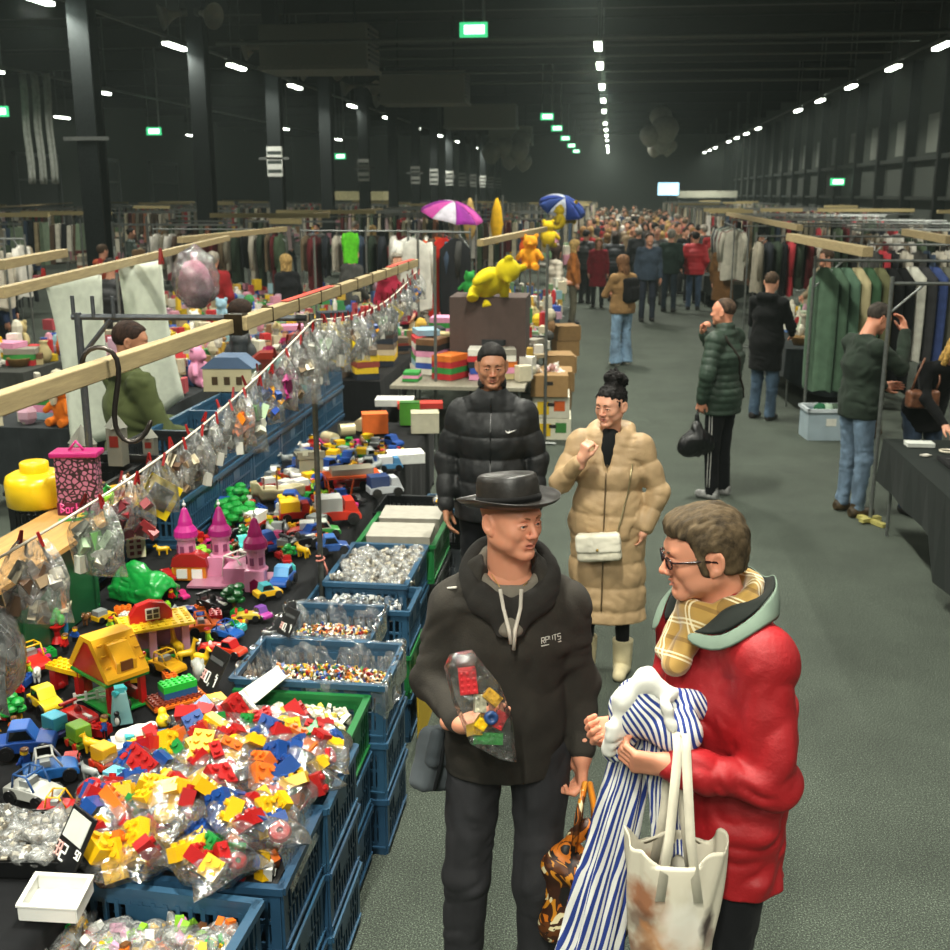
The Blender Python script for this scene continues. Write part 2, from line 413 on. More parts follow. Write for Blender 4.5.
def head(F, C, H, s=1.0, female=False, detail=True, opts={}):
    C = np.array(C, float)
    def T(x, y, z): return C + H @ (np.array([x, y, z]) * s)
    def E(c, r, k=.02, op='add', rot=None):
        Rm = H if rot is None else H @ np.array(rot)
        F.ell(T(*c), [q * s for q in r], k * s, Rm, op)
    def K(a, b, ra, rb, k=.015, op='add'): F.cone(T(*a), T(*b), ra * s, rb * s, k * s, op=op)
    jw = opts.get('jaw', 1.0) * (.92 if female else 1)
    E((0, -.014, .034), (.075, .094, .084)); E((0, .02, .02), (.069, .07, .07), .03)
    E((0, .026, -.03), (.060 * jw, .058, .078), .03)
    for q in (-1, 1):
        K((q * .050 * jw, -.004, -.052), (q * .014, .066, -.094), .021, .017, .03)
        E((q * .040, .058, -.026), (.024, .024, .024), .025)
    E((0, .070, -.096), (.019, .015, .015), .02)
    if not detail:
        K((0, .080, .012), (0, .100, -.026), .008, .013)
        for q in (-1, 1):
            E((q * .077, -.006, -.012), (.009, .018, .030), .006)
            E((q * .031, .088, .004), (.016, .012, .010), .01, 'sub')
        return T
    K((-.032, .078, .026), (.032, .078, .026), .0125, .0125, .02)
    for q in (-1, 1):
        E((q * .0315, .094, .002), (.0195, .013, .0125), .010, 'sub')
        # lids
        E((q * .031, .0750, .0005), (.0175, .0158, .0125), .006)
        K((q * .016, .0885, .0015), (q * .030, .0925, .0060), .0034, .0044, .004); K((q * .030, .0925, .0060), (q * .0465, .0835, .0005), .0044, .0034, .004)
        K((q * .019, .087, -.0045), (q * .032, .0885, -.0075), .0026, .0028, .006); K((q * .032, .0885, -.0075), (q * .043, .083, -.003), .0028, .0026, .006)
        E((q * .031, .091, -.0008), (.0145, .010, .0044), .002, 'sub')
        # nose wing
        E((q * .0125, .0975, -.034), (.0085, .010, .0075), .007)
        E((q * .0065, .106, -.0405), (.0035, .005, .0030), .003, 'sub')
        # cheek fold
        E((q * .050, .040, -.060), (.016, .022, .020), .02)
    ns = opts.get('nose', 1.0)
    K((0, .084, .014), (0, .083 + .022 * ns, -.026), .0068, .0088, .010); E((0, .083 + .0245 * ns, -.031), (.0096, .0088, .0082), .006)
    E((0, .078, -.062), (.028, .014, .018), .015)
    # lips
    for q in (-1, 1):
        K((0, .0930, -.0590), (q * .028, .078, -.0585), .0046, .003, .004)
        K((0, .0920, -.0695), (q * .027, .0785, -.0605), .0056, .0032, .004)
    mo = opts.get('mouth', .002)
    E((0, .093, -.0645), (.021, .012, mo), .003, 'sub')
    E((0, .088, -.082), (.016, .006, .004), .012, 'sub')
    for q in (-1, 1):
        rot = Euler((.15, 0, q * .5)).to_matrix(); rot = [[rot[i][j] for j in range(3)] for i in range(3)]
        E((q * .0830, -.012, -.006), (.0075, .0195, .0330), .003, 'add', rot); E((q * .072, -.004, -.008), (.014, .012, .022), .01)
        E((q * .0890, -.009, -.003), (.0055, .0120, .0200), .003, 'sub', rot)
        E((q * .0785, .000, -.031), (.007, .008, .011), .006)
    return T
def eyes(root, T, H, s, gaze=(0, 0), iris='3b2a1c'):
    for q in (-1, 1):
        mb = MB(); c = T(q * .031, .0758, .0005); r = .0128 * s
        f = H @ nrm((math.sin(gaze[0]), math.cos(gaze[0]), gaze[1]))
        Q = frame_to(f)
        mb.use(mat('dcd8d0', 'plastic', .15))
        def ring(z0, z1, m, n=16):
            mb.use(m); prof = []
            for i in range(5):
                a = z0 + (z1 - z0) * i / 4; prof.append((r * math.sin(a), r * math.cos(a)))
            mb.lathe(prof, tuple(c), n, Q)
        ring(PI, .50, mat('dcd8d0', 'plastic', .15)); ring(.50, .22, mat(iris, 'plastic', .1)); ring(.22, 0.0, mat('050505', 'plastic', .1))
        mb.build('eye', None, root, smooth=True)
def dflt(h=1.78):
    k = h / 1.78
    J = dict(head=(0, -.01, 1.665), neck=(0, .02, 1.50), chest=(0, .02, 1.28), waist=(0, .01, 1.05), pelvis=(0, .02, .95),
             shL=(.185, .02, 1.43), shR=(-.185, .02, 1.43), elL=(.24, .04, 1.14), elR=(-.24, .04, 1.14), wrL=(.25, -.04, .89), wrR=(-.25, -.04, .89),
             hipL=(.095, .02, .92), hipR=(-.095, .02, .92), knL=(.105, 0, .50), knR=(-.105, 0, .50), anL=(.11, .03, .09), anR=(-.11, .03, .09))
    return {a: tuple(q * k for q in b) for a, b in J.items()}
def bounds(pts, m):
    P_ = np.array(pts); return P_.min(0) - m, P_.max(0) + m
def hair_field(C, H, s, style, h, ex=0):
    m = .17 * s; z = .30 if style in ('bun', 'long') else .19
    lo = np.array(C) - (m, m, z if style == 'long' else m); hi = np.array(C) + (m, m, z if style == 'bun' else m)
    F = Field(lo, hi, h); C = np.array(C, float)
    def T(x, y, z): return C + H @ (np.array([x, y, z]) * s)
    def E(c, r, k=.01, op='add'): F.ell(T(*c), [q * s for q in r], k, H, op)
    t = {'short': .006, 'buzz': .002, 'grey': .013, 'bun': .005, 'long': .014}[style] + ex
    E((0, -.016, .036), (.075 + t, .094 + t, .086 + t))
    if style != 'buzz': E((0, .015, .05), (.066 + t, .07 + t, .055 + t), .02)
    if style == 'grey':
        E((0, .03, .085), (.06, .06, .035), .02); E((0, -.06, -.03), (.066, .05, .06), .03); E((0, .055, .095), (.045, .035, .02), .02)
        for q in (-1, 1): E((q * .068, .012, .0), (.014, .02, .045), .01)
    if style == 'long':
        E((0, -.05, -.09), (.085, .055, .14), .03)
        for q in (-1, 1): F.cone(T(q * .07, .0, .02), T(q * .075, .01, -.2), .03 * s, .022 * s, .03)
    if style == 'bun':
        E((.0, -.055, .135), (.05, .052, .05), .02); E((.02, -.085, .125), (.035, .035, .045), .02); E((-.03, -.05, .165), (.03, .03, .028), .02)
        for a in range(9): E((.055 * math.cos(a * .7), -.06 + .05 * math.sin(a * .7), .14 + .03 * math.sin(a * 2.3)), (.02, .02, .022), .012)
        for q in (-1, 1): F.cone(T(q * .072, .02, .03), T(q * .076, .03, -.05), .006 * s, .004 * s, .01)
    # face opening
    zf = {'short': .075, 'buzz': .085, 'grey': .066, 'bun': .068, 'long': .06}[style]
    if style == 'long': E((0, .10, -.06), (.062, .085, .14), .01, 'sub')
    else:
        yb = {'grey': .045}.get(style, .055)
        F.box(T(0, yb + .07, zf - .15), (.09 * s, .07 * s, .15 * s), .03 * s, .012, H, 'sub')
        F.box(T(0, .02, -.10 + (.0 if style != 'grey' else -.02)), (.11 * s, .075 * s, .072 * s), .02 * s, .012, H, 'sub')
        F.box(T(0, -.04, -.13), (.11 * s, .09 * s, .075 * s), .02, .01, H, 'sub')
        for q in (-1, 1): F.ell(T(q * .085, -.004, -.006), (.02 * s, .024 * s, .036 * s), .006, H, 'sub')
    amp = {'short': .003, 'buzz': .0008, 'grey': .006, 'bun': .009, 'long': .006}[style]
    fr = (95, 28, 28) if style != 'bun' else (60, 60, 60)
    F.wrinkle(amp, *fr)
    return F.extract()
SK = {'fair': 'd6a084', 'tan': 'b07e60', 'pale': 'd8ab92', 'ruddy': 'd69678', 'dark': '8a5c44'}
def person(cfg):
    g = cfg.get; hgt = g('h', 1.78); s = hgt / 1.78
    J = dflt(hgt)
    for a, b in g('J', {}).items(): J[a] = b
    J = {a: np.array(b, float) for a, b in J.items()}
    vox = g('vox', .009); fem = g('female', False); hs = s * g('headsize', .99)
    H = head_frame(g('yaw', 0), g('pitch', 0), g('roll', 0))
    root = empty(g('name', 'person'), g('loc', (0, 0, 0)), g('rz', 0), g('label'), g('cat', 'person'), g('group'))
    skin = np.array(lin(SK[g('skin', 'fair')])); det = g('detail', True)
    # --- head and neck
    C = J['head']; hv = g('hvox', .0035)
    F = Field(C - (.15 * s, .16 * s, .27 * s), C + (.15 * s, .16 * s, .15 * s), hv)
    T = head(F, C, H, hs, fem, det, g('face', {}))
    nb = J['neck']; F.cone(T(0, -.022, -.045), nb + (0, 0, -.03), .054 * hs * (.86 if fem else 1), .064 * s * (.86 if fem else 1), .035)
    parts = [F.extract()]
    # --- arms and hands
    for q, sd in (('L', 1), ('R', -1)):
        hd = g('hand' + q, {})
        if hd is None: continue
        wr, el = J['wr' + q], J['el' + q]
        d = hd.get('d', nrm(wr - el)); pts = [wr + nrm(el - wr) * .12, wr + nrm(d) * .2 * s]
        lo, hi = bounds(pts + [wr], .085 * s); Fh = Field(lo, hi, g('handvox', .0045 if det else .012))
        n = hd.get('n', (-sd, 0, 0))
        hand(Fh, wr, d, n, sd, hd.get('curl', (.35, .4, .3)), s * (.92 if fem else 1.0) * hd.get('s', 1), hd.get('thumb', .4), cf=hd.get('cf'))
        Fh.cone(wr + nrm(el - wr) * .14, wr, .036 * s, .026 * s, .015)
        parts.append(Fh.extract())
    # --- trunk and legs under the clothes
    lo, hi = bounds([J[a] for a in ('neck', 'shL', 'shR', 'elL', 'elR', 'hipL', 'knL', 'knR', 'anL', 'anR')], .13)
    Fb = Field(lo, hi, .02)
    Fb.cone(J['chest'], J['pelvis'], .085 * s, .085 * s, .05, flat=((J['shL'] - J['shR']), 1.35)); Fb.cone(J['neck'] + (0, 0, -.03), J['chest'], .06, .08, .05)
    for q in 'LR':
        Fb.cone(J['neck'] + (0, 0, -.06), J['sh' + q], .045, .05, .04); Fb.cone(J['sh' + q], J['el' + q], .042, .036, .04); Fb.cone(J['el' + q], J['wr' + q], .034, .024, .03)
        Fb.cone(J['hip' + q], J['kn' + q], .065, .045, .04); Fb.cone(J['kn' + q], J['an' + q], .042, .03, .04)
    parts.append(Fb.extract())
    tints = g('tint', [])
    lips = [((0, .09, -.0635), (.024, .014, .0105), 'b0665a' if not fem else 'a84c48', .75)] if det else []
    eyet = [((q * .031, .09, .006), (.02, .012, .012), 'a06a58', .3) for q in (-1, 1)] if det else []
    nose = [((0, .105, -.03), (.02, .02, .018), 'c86a55', .35)] if det else []
    def col(V):
        out = np.tile(skin, (len(V), 1)); Hi = np.linalg.inv(H)
        Lc = ((V - C) @ Hi.T) / hs
        for c, r, cc, st in lips + eyet + nose + tints:
            q = np.sqrt((((Lc - np.array(c)) / np.array(r)) ** 2).sum(1)); w = np.clip(1.6 - q * 1.2, 0, 1)[:, None] * st
            out = out * (1 - w) + np.array(lin(cc)) * w
        return out
    link('body', np_mesh('body', parts, mat('skin', 'skin') if False else skinmat(), col), root)
    if det: eyes(root, T, H, hs, g('gaze', (0, 0)), g('iris', '3b2a1c'))
    if det:
        bc = g('brow', '2a1a10')
        if bc:
            for q in (-1, 1):
                mb = MB(); pts = [T(q * (.012 + .038 * t), .0955 - .017 * t * t, .021 + .006 * math.sin(t * 2.2)) for t in (0, .25, .5, .75, 1)]
                mb.tube(pts, .003, 6, [.0026 * hs, .0036 * hs, .0036 * hs, .003 * hs, .0012 * hs]); mb.build('eyebrow', mat(bc, 'hair'), root, smooth=True)
    if g('hair'):
        link('hair', np_mesh('hair', [hair_field(C, H, hs, g('hair'), .0045 if det else .012, 0 if det else .009)], mat(g('haircol', '2b1c12'), 'hair')), root)
    if g('beard'):
        Fd = Field(C - .16, C + .12, .004)
        Fd.ell(T(0, .05, -.088), (.05 * hs, .042 * hs, .036 * hs), .01, H)
        bearded(Fd, T, hs, H)
        link('beard', np_mesh('beard', [Fd.extract()], mat(g('beard'), 'hair')), root)
    garments(root, cfg, J, s, vox, fem)
    return root, J, T, H, hs
def surf(o, a, d):
    from mathutils.bvhtree import BVHTree
    if o.name not in _bvh: _bvh[o.name] = BVHTree.FromPolygons([v.co for v in o.data.vertices], [tuple(p.vertices) for p in o.data.polygons])
    h = _bvh[o.name].ray_cast(Vector(a), Vector(d).normalized())
    return (h[0], h[1]) if h[0] is not None else (Vector(a), -Vector(d))
_bvh = {}
def kid(root, name): return [c for c in root.children if c.name.split('.')[0] == name][0]
def bearded(Fd, T, hs, H):
    Fd.ell(T(0, .03, -.03), (.075 * hs, .0615 * hs, .058 * hs), .004, H, 'sub')
_sm = []
def skinmat():
    if not _sm: _sm.append(mat('c98468', 'skin'))
    return _sm[0]
def garments(root, cfg, J, s, vox, fem):
    g = cfg.get
    top = g('top', dict(kind='jacket', col='22262a')); k = top['kind']; ax = nrm(J['shL'] - J['shR'])
    bulk = top.get('bulk', 1.0); nr = .078 * s; hem = top.get('hem', .82) * s; hv = top.get('flare', 1.0)
    ext = top.get('vox', vox)
    keys = ('neck', 'shL', 'shR', 'elL', 'elR', 'wrL', 'wrR', 'pelvis', 'head')
    lo, hi = bounds([J[a] for a in keys] + [np.array([J['pelvis'][0], J['pelvis'][1], hem])], .16 * s * bulk + .02)
    hi[2] = J['neck'][2] + .14 * s; lo[2] = hem - .08
    F = Field(lo, hi, ext)
    cw = .125 * s * bulk * (.9 if fem else 1)
    F.cone(J['neck'] + (0, 0, -.05 * s), J['chest'], .078 * s, cw, .05, flat=(ax, 1.42))
    F.cone(J['chest'], J['waist'], cw, .118 * s * bulk, .05, flat=(ax, 1.40))
    hb = np.array([J['pelvis'][0], J['pelvis'][1], hem - .04]) + np.array(top.get('hemoff', (0, 0, 0)))
    F.cone(J['waist'], J['pelvis'], .118 * s * bulk, .128 * s * bulk * (1 if not fem else 1.04), .05, flat=(ax, 1.38))
    if hem < J['pelvis'][2]: F.cone(J['pelvis'], hb, .126 * s * bulk, .130 * s * bulk * hv, .05, flat=(ax, 1.38))
    sr = top.get('sleeve', 1.0) * s * (1 if bulk < 1.05 else bulk * .97) * (.9 if fem else 1)
    for q in 'LR':
        F.cone(J['neck'] + (0, 0, -.035 * s), J['sh' + q] + (0, 0, -.006), .062 * s, .066 * sr, .05)
        F.cone(J['sh' + q], J['el' + q], .068 * sr, .056 * sr, .03)
        e, w = J['el' + q], J['wr' + q]; w2 = w + nrm(e - w) * top.get('cuff', .01)
        F.cone(e, w2, .056 * sr, .042 * sr, .025)
    if top.get('collar'):
        F.cone(J['neck'] + (0, .0, -.03), J['neck'] + (0, -.005, .04 * s), .082 * s, .078 * s * top['collar'], .03)
        F.cone(J['neck'] + (0, -.01, .03), J['neck'] + (0, -.02, .16), .062 * s, .075 * s, .01, op='sub')
    else:
        F.cone(J['neck'] + (0, -.02, .03), J['neck'] + (0, -.03, .10), .066 * s, .09 * s, .01, op='sub')
    if top.get('hood'):
        b = J['neck'] + np.array((0, .085, .0)) * s
        F.cone(b + ax * .075, b - ax * .075, .05 * s, .05 * s, .04); F.cone(b + ax * .09 + (0, -.05, .01), b + ax * .07 + (0, -.13, -.04), .035 * s, .026 * s, .03); F.cone(b - ax * .09 + (0, -.05, .01), b - ax * .07 + (0, -.13, -.04), .035 * s, .026 * s, .03)
    if top.get('quilt'):
        pt = top['quilt']; amp = top.get('qamp', .010)
        elL, elR = J['elL'], J['elR']
        def fn(X, Y, Z):
            # torso tubes run around z; sleeves along the arm
            best = np.full(X.shape, 9.0); par = Z.copy()
            dt = np.hypot(X - J['chest'][0], (Y - J['chest'][1])) - .15 * s * bulk
            for q in 'LR':
                for a, b, o in ((J['sh' + q], J['el' + q], 0), (J['el' + q], J['wr' + q], np.linalg.norm(J['sh' + q] - J['el' + q]))):
                    ab = b - a; L2 = ab @ ab; t = np.clip(((X - a[0]) * ab[0] + (Y - a[1]) * ab[1] + (Z - a[2]) * ab[2]) / L2, 0, 1)
                    dd = np.sqrt((X - a[0] - t * ab[0]) ** 2 + (Y - a[1] - t * ab[1]) ** 2 + (Z - a[2] - t * ab[2]) ** 2)
                    m = (dd < .085 * sr) & (dd < best) & (dt > -.02)
                    best = np.where(m, dd, best); par = np.where(m, J['sh' + q][2] - (t * math.sqrt(L2) + o), par)
            ph = abs(np.sin(PI * par / pt)); return amp * (.6 - ph ** .5) + .004 * vnoise(X * 30, Y * 30, Z * 16)
        F.displace(fn, amp * 1.5)
    wa = top.get('wrinkle', .006)
    if wa: F.wrinkle(wa, 9, 9, 12, off=g('seed', 0) * 3.7)
    for c_, r_ in top.get('cut', []): F.ell(c_, r_, .01, op='sub')
    F.cutz(hem, above=False, tilt=top.get('tilt', 0))
    mt = mat(top['col'], top.get('mat', 'fabric'))
    o = link(k, np_mesh(k, [F.extract()], mt), root)
    # trousers
    tr = g('legs', dict(col='1a1b1e', kind='trousers'))
    lo, hi = bounds([J[a] for a in ('hipL', 'hipR', 'knL', 'knR', 'anL', 'anR', 'waist')], .15 * s)
    hi[2] = J['waist'][2] + .02
    F = Field(lo, hi, tr.get('vox', vox))
    w = tr.get('w', 1.0) * s; fl = tr.get('flare', 1.0)
    F.cone(J['waist'] + (0, 0, -.03), J['pelvis'], .095 * s, .105 * s, .04, flat=(ax, 1.35))
    for q in 'LR':
        F.cone(J['hip' + q] + (0, .01, .0), J['kn' + q], .093 * w, .066 * w, .03)
        F.cone(J['kn' + q], J['an' + q] + (0, 0, -.03), .066 * w, .056 * w * fl, .03)
        F.ell(J['hip' + q] + (0, .035, .01), (.08 * s, .07 * s, .09 * s), .04)
    F.cutz(tr.get('end', .05) * s, above=False); F.wrinkle(tr.get('wrinkle', .006), 10, 10, 13, off=g('seed', 0) * 1.3 + 5)
    link('trousers', np_mesh('trousers', [F.extract()], mat(tr['col'], tr.get('mat', 'denim'))), root)
    sh = g('shoes', dict(col='1c1a19'))
    if sh:
        for q in 'LR':
            a = J['an' + q]; kd = nrm(np.array(J['toe' + q]) - a) if ('toe' + q) in J else np.array((0, -1, 0)); kd[2] = 0; kd = nrm(kd); zz = a[2] - .09 * s
            lo, hi = bounds([a, a + kd * .2 * s - (0, 0, .07)], .07); lo[2] = zz - .005
            F = Field(lo, hi, .008 if cfg.get('detail', True) else .014); t = sh.get('t', 1)
            F.cone(a - kd * .035 * s + (0, 0, -.05 * s), a + kd * .13 * s + (0, 0, -.055 * s), .042 * s * t, .036 * s * t, .02); F.cone(a - kd * .01 + (0, 0, .02 * t * t), a + (0, 0, -.04), .045 * s, .05 * s, .03)
            F.cutz(zz + .004, above=False)
            link('shoe', np_mesh('shoe', [F.extract()], mat(sh['col'], sh.get('mat', 'leather'), .6)), root)
# ------------------------------------------------------------------ the two men talking
def fedora(C, T, H, s):
    o = empty('hat', (0, 0, 0)); col = mat('201d1a', 'leather', .42)
    H = H @ np.array(Euler((.16, 0, 0)).to_matrix()); s *= 1.04
    Q = Matrix([[H[i][0], H[i][1], H[i][2]] for i in range(3)])
    base = T(0, -.010, .054)
    mb = MB()
    def rad(a, r): return r * s * (1 + .14 * abs(math.sin(a)) ** 1.5)
    n = 40; prof = []
    crown = [(.0855, .0), (.0865, .02), (.0855, .045), (.083, .064), (.080, .076), (.074, .081), (.062, .075), (.04, .071), (.0, .070)]
    vs = []
    for r, z in crown:
        for i in range(n):
            a = 2 * PI * i / n; dz = 0
            if z > .085: dz = .004 * math.sin(a) 
            vs.append(Vector(base) + Q @ Vector((rad(a, r) * math.cos(a) , rad(a, r) * math.sin(a), (z + dz) * s)))
    fs = [(k * n + i, k * n + (i + 1) % n, (k + 1) * n + (i + 1) % n, (k + 1) * n + i) for k in range(len(crown) - 1) for i in range(n)]
    mb.add(vs, [f[::-1] for f in fs]); mb.build('crown', col, o, smooth=True)
    mb = MB(); vs = []; br = [(.085, .002), (.10, -.003), (.118, -.004), (.134, .0), (.142, .008), (.1435, .012), (.1405, .0085), (.118, -.008), (.085, -.004)]
    for r, z in br:
        for i in range(n):
            a = 2 * PI * i / n; dz = z + (.014 * abs(math.cos(a)) ** 2 * max(0, (r - .10) / .04)) - .008 * max(0, math.sin(a)) * (r - .085) / .05
            rr = r if r < .09 else r * .985
            vs.append(Vector(base) + Q @ Vector((rad(a, rr) * math.cos(a), rad(a, rr) * math.sin(a), dz * s)))
    mb.add(vs, [f[::-1] for f in [(k * n + i, k * n + (i + 1) % n, (k + 1) * n + (i + 1) % n, (k + 1) * n + i) for k in range(len(br) - 1) for i in range(n)]])
    mb.build('brim', col, o, smooth=True)
    mb = MB(); vs = []
    for z in (.004, .022):
        for i in range(n): a = 2 * PI * i / n; vs.append(Vector(base) + Q @ Vector((rad(a, .0885) * math.cos(a), rad(a, .0885) * math.sin(a), z * s)))
    mb.add(vs, [(i, (i + 1) % n, n + (i + 1) % n, n + i) for i in range(n)]); mb.build('hat_band', mat('0e0d0d', 'fabric'), o, smooth=True, solid=.002)
    return tag(o, 'dark brown worn leather hat with a narrow brim on the man holding a toy bag', 'hat')
def setxf(o, loc, rz): o.location = loc; o.rotation_euler = (0, 0, rz); return o
HM = (-.265, 3.04, 0); HR = .12
root, J, T, H, hs = person(dict(label='person in a leather hat and dark fleece hoodie, holding out a bag of bricks', loc=HM, rz=HR, h=1.84, skin='ruddy', vox=.0065, hvox=.003, handvox=.0032, seed=1,
    yaw=.74, pitch=.0, roll=.03, headsize=.905, gaze=(.12, -.05), iris='4a5a60', brow='7a5236', face=dict(mouth=.004, nose=1.02, jaw=1.03),
    J=dict(head=(.0, -.035, 1.700), neck=(0, .01, 1.565), shL=(.165, .02, 1.43), shR=(-.165, .0, 1.43), elR=(-.235, .0, 1.18), wrR=(-.135, -.235, 1.165),
           elL=(.215, .05, 1.16), wrL=(.225, -.02, .95), hipL=(.10, .02, .95), hipR=(-.10, .02, .95), knL=(.095, -.02, .52), knR=(-.125, -.01, .52), anL=(.10, .05, .09), anR=(-.15, .03, .09), pelvis=(-.01, .03, .97)),
    handR=dict(d=(.62, -.62, .20), n=(.15, -.25, 1), cf=[(.25, .45, .3), (.4, .5, .3), (.5, .6, .4), (.6, .6, .4)], thumb=.35),
    handL=dict(d=(-.03, -.08, -1), n=(-1, -.1, 0), curl=(.75, 1.1, .9), thumb=.5),
    tints=[((0, .075, -.09), (.05, .035, .03), '8a5a3c', .35)],
    top=dict(kind='fleece_hoodie', col='2a2620', mat='knit', hem=.86, bulk=1.0, wrinkle=.010, sleeve=1.0, cuff=.02, cut=[((0, -.07, 1.53), (.085, .075, .115)), ((0, 0, 1.60), (.085, .085, .09))]),
    legs=dict(col='222225', mat='denim', w=1.02, wrinkle=.010)))
HOOD = root
fedo = fedora(J['head'], T, H, hs); setxf(fedo, HM, HR)
def child_mesh(name, fld, m, root): return link(name, np_mesh(name, [fld.extract()], m), root)
# wide wrap collar of the fleece, inner grey hood lining and zip
F = Field((-.25, -.22, 1.38), (.25, .22, 1.68), .005); nk = J['neck']
def arcpts(rx, ry, z0, z1, a0, a1, n=10, cy=0.0): return [np.array((nk[0] + rx * math.sin(a), nk[1] + cy - ry * math.cos(a), z0 + (z1 - z0) * (1 - math.cos(a)) / 2)) for a in [a0 + (a1 - a0) * i / n for i in range(n + 1)]]
P_ = arcpts(.118, .115, 1.45, 1.565, .25, 2 * PI - .25, 24)
for a, b in zip(P_, P_[1:]): F.cone(a, b, .030, .030, .02, flat=((0, 0, 1), 1.4))
F.cone(P_[0], (.015, -.135, 1.37), .03, .02, .03); F.cone(P_[-1], (-.02, -.135, 1.37), .03, .022, .03)
F.wrinkle(.005, 14, 14, 14); child_mesh('collar', F, mat('211e1a', 'knit'), root)
F = Field((-.2, -.2, 1.38), (.2, .2, 1.65), .005)
P_ = arcpts(.083, .083, 1.475, 1.575, .15, 2 * PI - .15, 20, -.005)
for a, b in zip(P_, P_[1:]): F.cone(a, b, .019, .019, .01, flat=((0, 0, 1), 1.6))
F.cone(P_[0], (.005, -.135, 1.40), .022, .018, .03, flat=((1, 0, 0), 1.5)); F.cone(P_[-1], (-.005, -.135, 1.40), .022, .018, .03, flat=((1, 0, 0), 1.5))
F.wrinkle(.004, 20, 20, 20); child_mesh('inner_collar', F, mat('6d675c', 'knit'), root)
mb = MB()
for q, e in ((-1, .012), (1, .03)): mb.tube([(q * .03, -.112, 1.515), (q * .024 + .003, -.142, 1.47), (.003 + q * .008, -.165, 1.41), (.004 + q * .004, -.168, 1.385 - e)], .0055, 8)
mb.build('drawstring', mat('b9b2a6', 'fabric'), root, smooth=True)
mb = MB()   # embroidered chest lettering
def letters(mb, strokes, w, h, M_, t=.0012, lw=.0022):
    for a, b in strokes:
        p, q = Vector((a[0] * w, 0, a[1] * h)), Vector((b[0] * w, 0, b[1] * h)); mb.cyl(M_ @ p, M_ @ q, lw, n=6)
GL = {'R': [((0, 0), (0, 1)), ((0, 1), (.6, 1)), ((.6, 1), (.6, .5)), ((.6, .5), (0, .5)), ((.2, .5), (.6, 0))], 'P': [((0, 0), (0, 1)), ((0, 1), (.6, 1)), ((.6, 1), (.6, .5)), ((.6, .5), (0, .5))],
      'U': [((0, 1), (0, 0)), ((0, 0), (.6, 0)), ((.6, 0), (.6, 1))], 'T': [((.3, 0), (.3, 1)), ((0, 1), (.6, 1))], 'S': [((.6, 1), (0, 1)), ((0, 1), (0, .5)), ((0, .5), (.6, .5)), ((.6, .5), (.6, 0)), ((.6, 0), (0, 0))],
      '2': [((0, 1), (.6, 1)), ((.6, 1), (.6, .5)), ((.6, .5), (0, .5)), ((0, .5), (0, 0)), ((0, 0), (.6, 0))], '5': [((.6, 1), (0, 1)), ((0, 1), (0, .5)), ((0, .5), (.6, .5)), ((.6, .5), (.6, 0)), ((.6, 0), (0, 0))],
      '0': [((0, 0), (0, 1)), ((0, 1), (.6, 1)), ((.6, 1), (.6, 0)), ((.6, 0), (0, 0))], '1': [((.3, 0), (.3, 1))], '3': [((0, 1), (.6, 1)), ((.6, 1), (.6, 0)), ((.6, .5), (0, .5)), ((.6, 0), (0, 0))],
      'B': [((0, 0), (0, 1)), ((0, 1), (.55, .8)), ((.55, .8), (0, .5)), ((0, .5), (.6, .25)), ((.6, .25), (0, 0))], 'a': [((.5, 0), (.5, .5)), ((.5, .5), (0, .5)), ((0, .5), (0, 0)), ((0, 0), (.5, 0))], 'r': [((0, 0), (0, .55)), ((0, .4), (.35, .55))],
      'b': [((0, 0), (0, 1)), ((0, .5), (.5, .5)), ((.5, .5), (.5, 0)), ((.5, 0), (0, 0))], 'i': [((.1, 0), (.1, .55)), ((.1, .75), (.1, .8))], 'e': [((0, .27), (.5, .27)), ((.5, .27), (.5, .5)), ((.5, .5), (0, .5)), ((0, .5), (0, 0)), ((0, 0), (.5, 0))], ',': [((.1, .1), (0, -.2))], '-': [((0, .5), (.5, .5))]}
def write(mb, txt, w, h, M_, adv=.85, lw=.002):
    for i, ch in enumerate(txt):
        if ch in GL: letters(mb, [((a[0] + i * adv, a[1]), (b[0] + i * adv, b[1])) for a, b in GL[ch]], w, h, M_, lw=lw)
hp, hn = surf(kid(root, 'fleece_hoodie'), (.09, -1, 1.345), (0, 1, 0)); hp2, _ = surf(kid(root, 'fleece_hoodie'), (.15, -1, 1.345), (0, 1, 0))
Mx = Matrix.Translation(hp + hn * .002) @ Euler((-.1, 0, math.atan2(hp2.y - hp.y, .06))).to_matrix().to_4x4()
write(mb, 'RPUTS', .017, .017, Mx, lw=.0014); mb.box(Mx @ Vector((.034, 0, -.007)), (.07, .003, .003), rot=Mx.to_3x3())
mb.build('chest_lettering', mat('c9c6bd', 'fabric'), root)
mb = MB(); mb.tube([(-.155, -.055, 1.50), (-.175, -.04, 1.492), (-.195, -.01, 1.482)], .004, 6); mb.build('shoulder_piping', mat('bdb8ae', 'fabric'), root, smooth=True)
mb = MB(); mb.tube([(.05, -.066, 1.52), (.02, -.082, 1.50), (-.03, -.08, 1.51), (-.055, -.05, 1.54)], .0012, 5); mb.build('necklace', mat('c9a24a', 'metal'), root, smooth=True)
